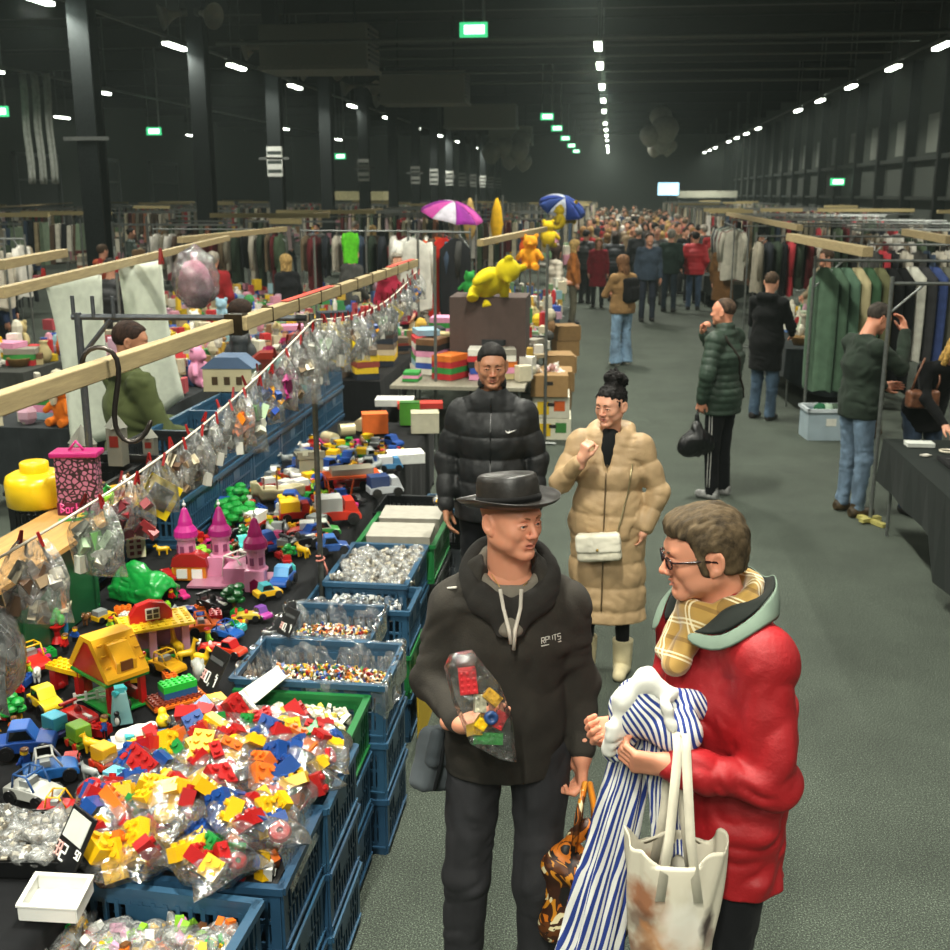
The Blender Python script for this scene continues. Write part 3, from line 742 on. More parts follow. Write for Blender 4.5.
# --- red parka man
RM = (.335, 2.80, 0); RR = -1.25
root, J, T, H, hs = person(dict(label='person with glasses in a red parka and checked scarf, arms full of striped cloth', loc=RM, rz=RR, h=1.82, skin='tan' if 0 else 'ruddy', vox=.0065, hvox=.003, handvox=.0032, seed=2,
    yaw=-.12, pitch=.14, gaze=(0, .05), iris='3a2a1c', brow='5e5648', hair='grey', haircol='4e412f', face=dict(mouth=.0055, nose=1.15, jaw=1.02),
    tints=[((0, .06, -.085), (.065, .05, .035), 'b4a493', .62), ((0, .092, -.05), (.03, .012, .008), 'a8988a', .4)],
    J=dict(head=(0, -.075, 1.695), neck=(0, -.01, 1.575), chest=(0, .02, 1.29), shL=(.18, .02, 1.46), shR=(-.18, -.02, 1.46), elL=(.245, .04, 1.15), wrL=(.185, -.215, 1.20), elR=(-.235, -.06, 1.17), wrR=(-.04, -.26, 1.20),
           hipL=(.10, .02, .93), hipR=(-.10, .02, .93)),
    handL=dict(d=(-.30, -.92, .05), n=(-.85, .2, .45), curl=(.7, .9, .6), thumb=.6),
    handR=dict(d=(.25, -.92, .02), n=(.7, .1, .7), curl=(.6, .8, .6), thumb=.6),
    top=dict(kind='parka', col='9c1018', mat='shell', hem=.76, bulk=1.13, wrinkle=.016, flare=1.08, cuff=.02, sleeve=1.06, hemoff=(0, .0, 0)),
    legs=dict(col='17181a', mat='fabric', w=1.05)))
RED_ROOT = root
nk = J['neck']
# stand-up collar opened wide: dark inside, grey-green outside
def ribbon(path, wdir, w, nseg=1, name='x', m=None, root=None, solid=.006, sm=True):
    mb = MB(); vs = []
    for p, wd, ww in zip(path, wdir, w): vs += [Vector(p), Vector(p) + Vector(wd) * ww]
    mb.add(vs, [(2 * i, 2 * i + 1, 2 * i + 3, 2 * i + 2) for i in range(len(path) - 1)])
    return mb.build(name, m, root, smooth=sm, solid=solid, sub=2)
pk = kid(root, 'parka'); inn = []; out = []; out2 = []
for i in range(21):
    a = .62 + (2 * PI - 1.24) * i / 20; sn, cs_ = math.sin(a), math.cos(a); back = max(0, -cs_) ** 1.2
    def sf(r, up):
        p_ = (nk[0] + r * 1.12 * sn, nk[1] - .01 - r * cs_); q_, _ = surf(pk, (p_[0], p_[1], 2), (0, 0, -1)); return np.array((p_[0], p_[1], min(q_.z if q_.z < 1.9 else 1.5, 1.66) + up))
    a0 = sf(.098, .018); a0[2] = max(a0[2], 1.50 + .03 * back); b0 = sf(.155, .024); b0[2] = np.clip(b0[2], a0[2] - .05, a0[2] + .03); c0 = sf(.185, .012); c0[2] = np.clip(c0[2], b0[2] - .03, b0[2] + .02); b0 = b0 * (1 - back) + (a0 + (sn * .03, -cs_ * .035, .085)) * back
    inn.append(a0); out.append(b0); out2.append(b0 + (np.array((sn, -cs_, 0)) * .004 + np.array((0, 0, -.045))) * back + (c0 - b0) * (1 - back))
def band(name, A, B, m, t):
    mb = MB(); mb.add([v for p in zip(A, B) for v in p], [(2 * i, 2 * i + 1, 2 * i + 3, 2 * i + 2) for i in range(len(A) - 1)]); return mb.build(name, m, root, smooth=True, solid=t, sub=1)
band('collar', inn, out, mat('1d211e', 'fabric'), .010); band('collar_facing', [p + np.array((0, 0, .001)) for p in out], out2, mat('6a7a6c', 'fabric'), .008)
# scarf
def plaid():
    m, nt, b = nodes_of('plaid_wool'); L, N = nt.links, nt.nodes
    tc = N.new('ShaderNodeTexCoord'); sp = N.new('ShaderNodeSeparateXYZ'); mp = N.new('ShaderNodeMapping'); mp.inputs['Rotation'].default_value = (.5, .3, .5); L.new(tc.outputs['Object'], mp.inputs[0]); L.new(mp.outputs[0], sp.inputs[0])
    cur = None
    def band(o, f, w, ph):
        a = N.new('ShaderNodeMath'); a.operation = 'MULTIPLY_ADD'; a.inputs[1].default_value = f; a.inputs[2].default_value = ph; L.new(sp.outputs[o], a.inputs[0])
        c = N.new('ShaderNodeMath'); c.operation = 'FRACT'; L.new(a.outputs[0], c.inputs[0])
        d = N.new('ShaderNodeMath'); d.operation = 'LESS_THAN'; d.inputs[1].default_value = w; L.new(c.outputs[0], d.inputs[0]); return d
    base = (lin('a8843f'))
    prev = None
    for o, f, w, ph, cc, st in ((0, 11, .12, 0, '6a4a1c', .6), (2, 11, .12, .3, '6a4a1c', .6), (0, 11, .05, .5, 'e8ddb8', .8), (2, 11, .05, .8, 'e8ddb8', .8), (0, 11, .05, .39, 'e8ddb8', .8), (2, 11, .05, .69, 'e8ddb8', .8)):
        mx = N.new('ShaderNodeMix'); mx.data_type = 'RGBA'; d = band(o, f, w, ph); s_ = N.new('ShaderNodeMath'); s_.operation = 'MULTIPLY'; s_.inputs[1].default_value = st; L.new(d.outputs[0], s_.inputs[0]); L.new(s_.outputs[0], mx.inputs[0])
        if prev is None: mx.inputs[6].default_value = base
        else: L.new(prev.outputs[2], mx.inputs[6])
        mx.inputs[7].default_value = lin(cc); prev = mx
    L.new(prev.outputs[2], b.inputs['Base Color']); b.inputs['Roughness'].default_value = .9; b.inputs['Sheen Weight'].default_value = .3
    return m
F = Field((-.2, -.24, 1.25), (.2, .18, 1.66), .0055)
P_ = [np.array((nk[0] + .088 * math.sin(a), nk[1] - .012 - .088 * math.cos(a), 1.53 + .06 * (1 - math.cos(a)) / 2)) for a in [2 * PI * i / 22 for i in range(23)]]
for a, b in zip(P_, P_[1:]): F.cone(a, b, .024, .024, .012, flat=((0, 0, 1), 1.75))
F.cone((.045, -.095, 1.53), (.022, -.150, 1.40), .03, .032, .012, flat=((1, 0, 0), 1.35)); F.cone((-.045, -.095, 1.53), (-.03, -.150, 1.41), .03, .03, .012, flat=((1, 0, 0), 1.35))
F.wrinkle(.007, 16, 16, 16); child_mesh('scarf', F, plaid(), root)
# parka seams, flap, snaps
mb = MB()
for x, z in ((.02, 1.27), (.06, .98), (.13, .93)):
    p, n = surf(kid(root, 'parka'), (x, -1, z), (0, 1, 0)); mb = MB(); mb.cyl(p - n * .004, p + n * .006, .009, n=12); mb.build('snap_button', mat('221c1c', 'metal'), root, smooth=True)
# glasses
gl = empty('glasses', RM, RR); mb = MB(); fr = mat('2a1414', 'plastic', .2)
for q in (-1, 1):
    pts = [T(q * (.034 + .022 * math.cos(t)), .101 - .004 * abs(math.cos(t)) * (1 if q * math.cos(t) * q > 0 else 0), -.001 + .014 * math.sin(t)) for t in [2 * PI * i / 20 for i in range(21)]]
    mb.tube(pts, .0027, 6)
    mb.tube([T(q * .056, .098, .007), T(q * .070, .08, .008), T(q * .0795, .02, .006), T(q * .083, -.01, .0), T(q * .082, -.022, -.012)], .0030, 6)
mb.tube([T(-.012, .102, .003), T(0, .105, .006), T(.012, .102, .003)], .0016, 6); mb.build('frame', fr, gl, smooth=True)
mb = MB()
for q in (-1, 1): mb.add([T(q * (.034 + .021 * math.cos(t)), .100, -.001 + .013 * math.sin(t)) for t in [2 * PI * i / 16 for i in range(16)]], [tuple(range(16))])
mb.build('lens', film('lens_glass', milk=0, gloss=.1, wr=2), gl)
tag(gl, 'dark red framed glasses on the face of the red parka man', 'glasses')
# ------------------------------------------------------------------ what the two men hold
def w2(RO, rz, p):  # person-local -> world
    c, s = math.cos(rz), math.sin(rz); return (RO[0] + c * p[0] - s * p[1], RO[1] + s * p[0] + c * p[1], p[2])
# clear bag of bricks in the hat man's right hand
bag = empty('plastic_bag', w2(HM, HR, (-.085, -.335, 1.235)), 0)
def bagshell(W, Hh, T_, seed=0, nu=18, nv=22, pinch=.35, tail=0):
    """closed pillow bag standing along z, gathered at the top"""
    rr = random.Random(seed); ph = [rr.uniform(0, 6.28) for _ in range(6)]
    def fn(u, v):
        a = 2 * PI * u; t = v
        w = math.sin(min(1, t * 1.05 + .05) * PI) ** .55 * (1 - .0 * t)
        g = w if t < .6 else w * (1 - (t - .6) / .4 * pinch) + (0.10 * (t - .6) / .4)
        x = math.cos(a); y = math.sin(a)
        r = 1 + .07 * math.sin(3 * a + ph[0] + 4 * t) + .05 * math.sin(7 * a + ph[1] - 6 * t) + .03 * math.sin(11 * a + ph[2] + 9 * t)
        return (W / 2 * g * r * (abs(x) ** .7) * (1 if x > 0 else -1), T_ / 2 * g * r * y + .01 * math.sin(5 * t + ph[3]), (t - .5) * Hh)
    mb = MB(); mb.grid(fn, nu, nv); return mb
mb = MB()
hx, wx = .15, .060
pts = [(-.030, 0, .19), (.030, 0, .185), (.075, 0, .07), (.080, 0, -.03), (.055, 0, -.15), (.02, 0, -.13), (-.05, 0, -.06), (-.062, 0, .07), (-.055, 0, .16)]
n = len(pts)
fr = [(p[0], -.035 * (1 if abs(p[0]) < .04 else .45), p[2]) for p in pts]; bk = [(p[0], .035, p[2]) for p in pts]
mb.add([(p[0] * .9, -.034, p[2] * .9) for p in pts] + [(p[0], 0, p[2]) for p in pts] + [(p[0] * .9, .030, p[2] * .9) for p in pts],
       [tuple(range(n - 1, -1, -1)), tuple(range(2 * n, 3 * n))] + [(i, (i + 1) % n, n + (i + 1) % n, n + i) for i in range(n)] + [(n + i, n + (i + 1) % n, 2 * n + (i + 1) % n, 2 * n + i) for i in range(n)])
mb.build('film', film('bag_film', milk=.02, gloss=.25, wr=22), bag)
bag.rotation_euler = (-.1, -.30, .1)
tag(bag, 'clear bag of bricks in the hand of the person with the leather hat', 'bag', None)
def brick(mb, c, nx, ny, h=.019, u=.016, rot=None, stud=True):
    Rm = rot if rot is not None else Matrix.Identity(3); c = Vector(c)
    mb.box(c, (nx * u, ny * u, h), rot=Rm)
    if stud:
        for i in range(nx):
            for j in range(ny):
                p = Vector(((i - (nx - 1) / 2) * u, (j - (ny - 1) / 2) * u, h / 2)); mb.cyl(c + Rm @ p, c + Rm @ (p + Vector((0, 0, .0045 * u / .016))), u * .29, n=8)
    return mb
HB = []
BO = bag.matrix_basis.copy(); BO = Matrix.Translation(bag.location) @ bag.rotation_euler.to_matrix().to_4x4()
for (x, y, z, nx, ny, col, rx, ry, rz, hh, lab) in [(-.005, 0, .105, 3, 4, 'b8252a', 1.4, .2, .1, .075, 'large red'), (.01, -.016, .04, 2, 3, 'd9d3b4', 1.3, .4, .3, .02, 'cream'), (.045, -.01, .045, 2, 3, 'efb81c', 1.2, -.5, .5, .03, 'yellow'),
        (.0, -.02, -.01, 2, 2, 'f0c21a', 1.5, .9, 0, .03, 'small yellow'), (-.028, -.008, -.03, 2, 2, 'edbb1c', 1.3, .5, .8, .03, 'lowest yellow'), (.045, -.012, -.02, 2, 3, 'b5252a', 1.1, .8, 0, .028, 'dark red'), (.0, 0, -.065, 5, 2, '2e9c3c', 1.35, .35, .1, .022, 'long green')]:
    mb = MB(); brick(mb, (0, 0, 0), nx, ny, hh); o = mb.build('toy_brick', mat(col), bev=.0015)
    o.matrix_world = BO @ Matrix.Translation((x, y, z)) @ Euler((rx, ry, rz)).to_matrix().to_4x4()
    tag(o, lab + ' toy brick in the bag held out by the hat man', 'toy brick', 'bricks in the held bag')
mb = MB(); mb.lathe([(.0, -.008), (.017, -.008), (.020, 0), (.017, .008), (.007, .008), (.006, .003), (0, .003)], n=20); o = mb.build('round_piece', mat('23406e'), smooth=True)
o.matrix_world = BO @ Matrix.Translation((.03, -.034, .0)) @ Euler((1.5, 0, .2)).to_matrix().to_4x4(); tag(o, 'round dark blue toy wheel in the bag held by the hat man', 'toy wheel')
# grey shoulder pouch at the hat man's hip
sb = empty('shoulder_bag', w2(HM, HR, (-.215, .03, .92)), HR + .5, 'grey nylon pouch bag hanging at the hip of the hat man', 'bag'); sb.rotation_euler = (0, .35, HR + .9)
F = Field((-.12, -.09, -.16), (.12, .09, .16), .005)
F.box((0, 0, -.01), (.085, .042, .10), .03, .01); F.wrinkle(.006, 16, 16, 16); link('pouch', np_mesh('pouch', [F.extract()], mat('4d5357', 'fabric')), sb)
F = Field((-.12, -.09, -.16), (.12, .09, .16), .005); F.box((0, -.03, .035), (.09, .022, .06), .018, .01); F.wrinkle(.004, 16, 16, 16); link('flap', np_mesh('flap', [F.extract()], mat('40464a', 'fabric')), sb)
mb = MB(); mb.tube([(-.06, -.05, .09), (-.055, -.056, .0), (-.05, -.05, -.09)], .006, 6); mb.tube([(.05, -.05, .09), (.05, -.056, 0), (.04, -.05, -.09)], .004, 6); mb.build('binding', mat('16181a', 'fabric'), sb, smooth=True)
mb = MB(); mb.tube([(.06, .0, .09), (.07, -.03, .16), (.10, -.06, .19)], .010, 8); mb.build('strap', mat('16181a', 'fabric'), sb, smooth=True)
# patterned tote in his left hand
pb = empty('patterned_bag', w2(HM, HR, (.235, -.09, .55)), HR - .1, 'brown, orange and black patterned shopping bag held by the hat man', 'bag')
def patt():
    m, nt, b = nodes_of('patterned_print'); L, N = nt.links, nt.nodes
    tc = N.new('ShaderNodeTexCoord'); vo = N.new('ShaderNodeTexVoronoi'); vo.inputs['Scale'].default_value = 24; ns = N.new('ShaderNodeTexNoise'); ns.inputs['Scale'].default_value = 6; ns.inputs['Distortion'].default_value = 2
    L.new(tc.outputs['Object'], ns.inputs['Vector']); mxv = N.new('ShaderNodeMix'); mxv.data_type = 'VECTOR'; mxv.inputs[0].default_value = .3
    L.new(tc.outputs['Object'], mxv.inputs[4]); L.new(ns.outputs['Color'], mxv.inputs[5]); L.new(mxv.outputs[1], vo.inputs['Vector'])
    sx = N.new('ShaderNodeSeparateXYZ'); L.new(vo.outputs['Color'], sx.inputs[0])
    cr = N.new('ShaderNodeValToRGB'); cr.color_ramp.interpolation = 'CONSTANT'; e = cr.color_ramp.elements; e[0].color = lin('3a1c0c'); e[1].position = .32; e[1].color = lin('c06a18')
    for p, c in ((.52, '5a3010'), (.62, 'd8cba0'), (.75, '1a1512'), (.86, 'c8821e')): q = e.new(p); q.color = lin(c)
    L.new(sx.outputs[0], cr.inputs[0]); L.new(cr.outputs[0], b.inputs['Base Color']); b.inputs['Roughness'].default_value = .5; return m
F = Field((-.2, -.1, -.28), (.2, .1, .28), .006)
F.cone((-.03, 0, -.15), (.04, 0, -.13), .05, .05, .03); F.cone((-.09, 0, -.17), (.09, 0, -.15), .045, .045, .03); F.cone((-.1, 0, .06), (.09, 0, .08), .035, .035, .06); F.cone((-.09, 0, -.12), (-.08, 0, .06), .04, .035, .05); F.cone((.09, 0, -.12), (.08, 0, .07), .04, .035, .05); F.cone((0, 0, -.1), (0, 0, .05), .06, .05, .05)
F.cone((-.08, 0, .08), (-.01, 0, .20), .03, .018, .04); F.cone((.08, 0, .09), (.01, 0, .20), .03, .018, .04)
F.wrinkle(.010, 12, 12, 8); link('bag_body', np_mesh('bag_body', [F.extract()], patt()), pb)
for x in (-.012, .014):
    mb = MB(); mb.tube([(x * 3, -.03, .13), (x * 2, -.02, .25), (x * .5, .02, .33), (x * 1.5, .02, .26), (x * 2, .03, .14)], .010, 8); mb.build('handle', patt() if x < 0 else mat('b06a14', 'fabric'), pb, smooth=True)
# striped garment over the red man's arms
def striped():
    m, nt, b = nodes_of('striped_cotton'); L, N = nt.links, nt.nodes
    uv = N.new('ShaderNodeUVMap'); sp = N.new('ShaderNodeSeparateXYZ'); L.new(uv.outputs[0], sp.inputs[0])
    a = N.new('ShaderNodeMath'); a.operation = 'MULTIPLY_ADD'; a.inputs[1].default_value = 26; L.new(sp.outputs[0], a.inputs[0])
    a2 = N.new('ShaderNodeMath'); a2.operation = 'MULTIPLY'; a2.inputs[1].default_value = 5; L.new(sp.outputs[1], a2.inputs[0]); L.new(a2.outputs[0], a.inputs[2])
    c = N.new('ShaderNodeMath'); c.operation = 'FRACT'; L.new(a.outputs[0], c.inputs[0])
    d = N.new('ShaderNodeMath'); d.operation = 'LESS_THAN'; d.inputs[1].default_value = .48; L.new(c.outputs[0], d.inputs[0])
    mx = N.new('ShaderNodeMix'); mx.data_type = 'RGBA'; L.new(d.outputs[0], mx.inputs[0]); mx.inputs[6].default_value = lin('dcdcd6'); mx.inputs[7].default_value = lin('1d3580')
    L.new(mx.outputs[2], b.inputs['Base Color']); b.inputs['Roughness'].default_value = .85; return m
STR = striped()
def cloth(name, path, width, folds, amp, parent, m=None, nu=60, nv=40, seed=0, curve=.0):
    """cloth hanging along path; width(t); closed folds; uv across / along"""
    rr = random.Random(seed); ph = [rr.uniform(0, 6) for _ in range(5)]
    vs = []; uvs = []
    for j in range(nv + 1):
        t = j / nv; x = t * (len(path) - 1); k = min(int(x), len(path) - 2); f = x - k; f = f * f * (3 - 2 * f) * .5 + f * .5
        c = Vector(path[k]).lerp(Vector(path[k + 1]), f); w = width(t)
        for i in range(nu + 1):
            u = i / nu; A = 2 * PI * u
            r = 1 + amp * (math.sin(folds * A + ph[0] + 1.5 * t) + .6 * math.sin((folds * 2 + 1) * A + ph[1] + 5 * t) + .3 * math.sin(5 * A - 7 * t + ph[2]))
            vs.append((c.x + w * r * math.cos(A), c.y + w * .42 * r * math.sin(A), c.z + .02 * math.sin(3 * A + ph[3]) * (t if t > .5 else .5 * t))); uvs.append((u, t))
    fs = [(j * (nu + 1) + i, j * (nu + 1) + i + 1, (j + 1) * (nu + 1) + i + 1, (j + 1) * (nu + 1) + i) for j in range(nv) for i in range(nu)]
    me = bpy.data.meshes.new(name); me.from_pydata(vs, [], fs); uvl = me.uv_layers.new(name='UVMap')
    li = np.zeros(len(me.loops), dtype=np.int32); me.loops.foreach_get('vertex_index', li); U = np.array(uvs, dtype=np.float32)[li]; uvl.data.foreach_set('uv', U.ravel())
    me.polygons.foreach_set('use_smooth', [True] * len(fs)); me.materials.append(m or STR)
    o = link(name, me, parent); q = o.modifiers.new('s', 'SOLIDIFY'); q.thickness = .003; return o
sg = empty('striped_garment', (0, 0, 0), 0, 'blue and white striped garment bundled over the hands of the red parka man, trailing down', 'garment')
def wpt(y, x, z): return (x, y, z)
# bundle, world coordinates
BUN = len(bpy.data.objects)
cloth('skirt', [(.125, 2.62, 1.14), (.10, 2.60, .95), (.06, 2.58, .72), (.025, 2.56, .48), (-.02, 2.55, .22)], lambda t: .035 + .055 * t ** .8 + .015 * (t < .1), 7, .13, sg, seed=3)
cloth('sleeve', [(.20, 2.56, 1.16), (.20, 2.54, 1.02), (.215, 2.54, .90), (.235, 2.53, .80)], lambda t: .05 - .012 * math.sin(t * 3), 5, .16, sg, seed=5, nv=24)
def blob_uv(name, F, m, parent, sc=2.6, rot=.6):
    v, q = F.extract(); me = np_mesh(name, [(v, q)], m); uvl = me.uv_layers.new(name='UVMap')
    li = np.zeros(len(me.loops), dtype=np.int32); me.loops.foreach_get('vertex_index', li)
    U = np.stack([(v[:, 0] * math.cos(rot) + v[:, 2] * math.sin(rot)) * sc + vnoise(v[:, 0] * 9, v[:, 1] * 9, v[:, 2] * 9) * .09, v[:, 2] * .6 + v[:, 1] * .4], 1).astype(np.float32)[li]
    uvl.data.foreach_set('uv', U.ravel()); return link(name, me, parent)
F = Field((-.05, 2.38, 1.02), (.42, 2.78, 1.36), .005)
F.ell((.14, 2.56, 1.21), (.075, .08, .075), .03); F.cone((.14, 2.54, 1.25), (.29, 2.60, 1.20), .045, .04, .04); F.ell((.22, 2.52, 1.17), (.075, .06, .055), .03); F.cone((.10, 2.55, 1.2), (.07, 2.54, 1.10), .05, .03, .03); F.cone((.24, 2.52, 1.22), (.25, 2.50, 1.1), .03, .022, .03)
F.wrinkle(.013, 13, 13, 13, 2); blob_uv('bundled_cloth', F, STR, sg)
F = Field((-.05, 2.38, 1.02), (.40, 2.78, 1.38), .005)
F.cone((.085, 2.52, 1.15), (.09, 2.52, 1.25), .020, .028, .02); F.cone((.09, 2.52, 1.25), (.14, 2.53, 1.30), .028, .032, .02); F.cone((.14, 2.53, 1.30), (.20, 2.52, 1.27), .032, .025, .02); F.cone((.19, 2.49, 1.26), (.21, 2.475, 1.20), .018, .014, .02); F.cone((.15, 2.48, 1.10), (.23, 2.475, 1.12), .02, .018, .02); F.cone((.06, 2.50, 1.18), (.055, 2.51, 1.11), .022, .02, .02)
F.wrinkle(.008, 18, 18, 18, 4); link('white_lining', np_mesh('white_lining', [F.extract()], mat('dcdbd2', 'fabric')), sg)
sg.location = (-.02, .085, .10)
# white printed tote
tt = empty('tote_bag', (.212, 2.53, .815), .08, 'white cotton tote with a tan and brown print on the red parka arm', 'bag')
def tprint():
    m, nt, b = nodes_of('printed_cotton'); L, N = nt.links, nt.nodes
    tc = N.new('ShaderNodeTexCoord'); cur = None
    base = lin('cfc8b4')
    for (x, z, rx, rz, cc, st) in ((-.08, .05, .05, .06, '9a5a30', .9), (-.09, -.02, .038, .05, '5a3a26', .75), (-.02, -.10, .08, .09, 'c98a54', .8), (-.08, -.13, .05, .06, '6a4630', .7), (.02, -.02, .055, .09, 'e6e2d6', .8), (.08, -.02, .018, .055, '3a2c28', .95), (.09, -.07, .016, .04, '8d7c70', .8)):
        mp = N.new('ShaderNodeMapping'); mp.inputs['Location'].default_value = (-x / rx, 0, -z / rz); mp.inputs['Scale'].default_value = (1 / rx, 0.01, 1 / rz); L.new(tc.outputs['Object'], mp.inputs[0])
        ns = N.new('ShaderNodeTexNoise'); ns.inputs['Scale'].default_value = 22; L.new(tc.outputs['Object'], ns.inputs['Vector'])
        ln = N.new('ShaderNodeVectorMath'); ln.operation = 'LENGTH'; L.new(mp.outputs[0], ln.inputs[0])
        ad = N.new('ShaderNodeMath'); ad.operation = 'MULTIPLY_ADD'; ad.inputs[1].default_value = 1.6; L.new(ns.outputs[0], ad.inputs[0]); L.new(ln.outputs['Value'], ad.inputs[2])
        mr = N.new('ShaderNodeMapRange'); mr.inputs[1].default_value = 1.3; mr.inputs[2].default_value = 2.1; mr.inputs[3].default_value = st; mr.inputs[4].default_value = 0; L.new(ad.outputs[0], mr.inputs[0])
        mx = N.new('ShaderNodeMix'); mx.data_type = 'RGBA'; L.new(mr.outputs[0], mx.inputs[0])
        if cur is None: mx.inputs[6].default_value = base
        else: L.new(cur.outputs[2], mx.inputs[6])
        mx.inputs[7].default_value = lin(cc); cur = mx
    L.new(cur.outputs[2], b.inputs['Base Color']); b.inputs['Roughness'].default_value = .8; return m
TW, TH = .125, .36
def tf(u, v):
    A = 2 * PI * u; x = math.cos(A); y = math.sin(A); w = TW * (.78 + .22 * v); dep = .075 * (.75 + .25 * math.sin(v * 2.6))
    rr_ = 1 + .05 * math.sin(4 * A + 3 * v) + .035 * math.sin(9 * A - 5 * v)
    z = (v - .5) * TH + (.045 * abs(x) ** 3 - .02 + .016 * math.sin(5 * A) if v > .95 else 0)
    if v < .03: w *= .9; dep *= .6
    return (w * rr_ * (abs(x) ** .75) * (1 if x > 0 else -1), dep * rr_ * y, z - .0)
mb = MB(); mb.grid(tf, 64, 30); mb.add([tf(i / 32, 0) for i in range(32)], [tuple(range(32))]); mb.build('bag_body', tprint(), tt, smooth=True, solid=.003)
for yy, yt in ((-.086, -.016), (.06, .072)):
    mb = MB()
    for bx_ in (-.048, .048):
        q_ = 1 if bx_ > 0 else -1; pth = [(bx_, yy, .07), (bx_ * .55, yy + (yt - yy) * .5, .22), (q_ * .010, yt, .445), (q_ * .010, yt + (.03 - yt) * .45, .472), (q_ * .010, .03, .480)]
        mb.add([(p[0] + w_, p[1], p[2]) for p in pth for w_ in (-.012, .012)], [(2 * k_, 2 * k_ + 1, 2 * k_ + 3, 2 * k_ + 2) for k_ in range(4)])
    mb.build('handle', mat('d3ccb8', 'fabric'), tt, smooth=True, solid=.003)
F = Field((-.15, -.1, -.1), (.15, .1, .22), .008); F.cone((-.05, 0, .03), (.06, 0, .04), .05, .05, .02); F.wrinkle(.008, 14, 14, 14); o = link('folded_jacket', np_mesh('folded_jacket', [F.extract()], mat('1c1e20', 'fabric'))); o.location = (.212, 2.53, .815); tag(o, 'black folded cloth inside the white printed tote', 'clothing')
# ------------------------------------------------------------------ other people in the aisle, near ones
root, J, T, H, hs = person(dict(label='person with cropped dark hair in a black puffer jacket behind the hat man', loc=(-.63, 6.0, 0), rz=.05, h=1.80, skin='tan', vox=.0075, seed=3, hvox=.0035,
    yaw=.12, pitch=.10, gaze=(-.3, -.1), iris='2a1c12', brow='15100d', hair='short', haircol='120e0c', face=dict(mouth=.001),
    tints=[((0, .075, -.085), (.05, .035, .03), '5a4436', .25)],
    J=dict(shL=(.172, .02, 1.415), shR=(-.172, .02, 1.415), elR=(-.255, .02, 1.16), wrR=(-.255, -.08, .90), elL=(.255, .02, 1.16), wrL=(.25, -.06, .90)),
    handR=dict(d=(.1, -.25, -1), curl=(.35, .4, .3)), top=dict(kind='puffer_jacket', col='0b0d0f', mat='shell', hem=.80, bulk=1.14, quilt=.13, qamp=.014, collar=1.06, wrinkle=.004), legs=dict(col='101114', mat='fabric')))
NK = root
mb = MB(); p, n = surf(kid(root, 'puffer_jacket'), (.10, -1, 1.33), (0, 1, 0))
Mx = Matrix.Translation(p + n * .003) @ Euler((0, 0, .25)).to_matrix().to_4x4()
write(mb, 'i', .02, .018, Mx, lw=.0018)
mb.prism([(-.030, .012), (-.024, -.001), (-.012, -.004), (.032, .014), (-.012, .004), (-.020, .004), (-.026, .012)], -.002, .001, Mx.to_3x3(), Mx.to_translation() + Vector((.01, 0, 0)))
mb.build('chest_emblem', mat('e8e8e4', 'fabric'), root)
mb = MB(); mb.tube([surf(kid(root, 'puffer_jacket'), (0, -1, z), (0, 1, 0))[0] for z in [.84 + .045 * i for i in range(16)]], .004, 5); mb.build('zip', mat('050506', 'plastic'), root)
root, J, T, H, hs = person(dict(label='person with a dark curly topknot in a long beige padded coat, hand at the chin', loc=(.03, 5.75, 0), rz=-.15, h=1.63, female=True, skin='fair', vox=.0075, seed=4, hvox=.0035,
    yaw=-.42, pitch=.12, gaze=(-.2, -.25), iris='2a1c12', brow='15100d', hair='bun', haircol='0f0b0a', face=dict(mouth=.001), headsize=1.0,
    J=dict(shL=(.16, .02, 1.31), shR=(-.16, .02, 1.31), elR=(-.255, -.08, 1.10), wrR=(-.115, -.20, 1.27), elL=(.265, .02, 1.06), wrL=(.20, -.06, .85)),
    handR=dict(d=(.25, -.15, 1), n=(.6, .6, .2), curl=(.9, 1.2, .8), thumb=.6), handL=dict(d=(-.3, -.1, -1), s=.6),
    top=dict(kind='padded_coat', col='ac906a', mat='shell', hem=.37, bulk=1.20, quilt=.135, qamp=.011, wrinkle=.006, flare=1.12, hood=True, cuff=.03, cut=[((0, -.15, 1.30), (.034, .10, .135)), ((0, -.12, 1.38), (.055, .09, .06))]),
    legs=dict(col='0e0e10', mat='fabric', w=.72, end=.2), shoes=dict(col='c9bd98', mat='fabric', t=1.1)))
GIRL = root
for q in 'LR':
    a = J['an' + q]; F = Field(a - .09, a + np.array((.09, .09, .22)), .009); F.cone(a + (0, 0, -.03), a + (0, 0, .12), .052, .058, .02); F.cutz(a[2] + .12, above=True); F.wrinkle(.003, 20, 20, 20); link('boot_shaft', np_mesh('boot_shaft', [F.extract()], mat('c9bd98', 'fabric')), root)
mb = MB()
co = kid(root, 'padded_coat')
mb.tube([surf(co, (x, -1, z), (0, 1, 0))[0] + Vector((0, -.006, 0)) for x, z in [(0, .42 + .05 * i) for i in range(17)]], .005, 6); mb.build('zip', mat('8f7a5c', 'metal'), root, smooth=True)
F = Field((-.14, -.24, 1.1), (.14, .1, 1.5), .008); F.ell((0, .0, 1.25), (.07, .085, .17), .01); o = child_mesh('black_top', F, mat('121314', 'fabric'), root)
cb = empty('shoulder_bag', (.03, 5.75, 0), -.15, 'small white quilted shoulder bag on a chain against the beige coat', 'bag')
px, _ = surf(co, (-.02, -1, .80), (0, 1, 0))
F = Field((-.2, -.32, .66), (.2, 0, .94), .006); R_ = np.array(Euler((0, -.12, 0)).to_matrix())
F.box((-.02, px.y - .045, .79), (.118, .036, .075), .02, .01, R_); F.wrinkle(.003, 30, 30, 30); link('bag_body', np_mesh('bag_body', [F.extract()], mat('d8d2bd', 'fabric')), cb)
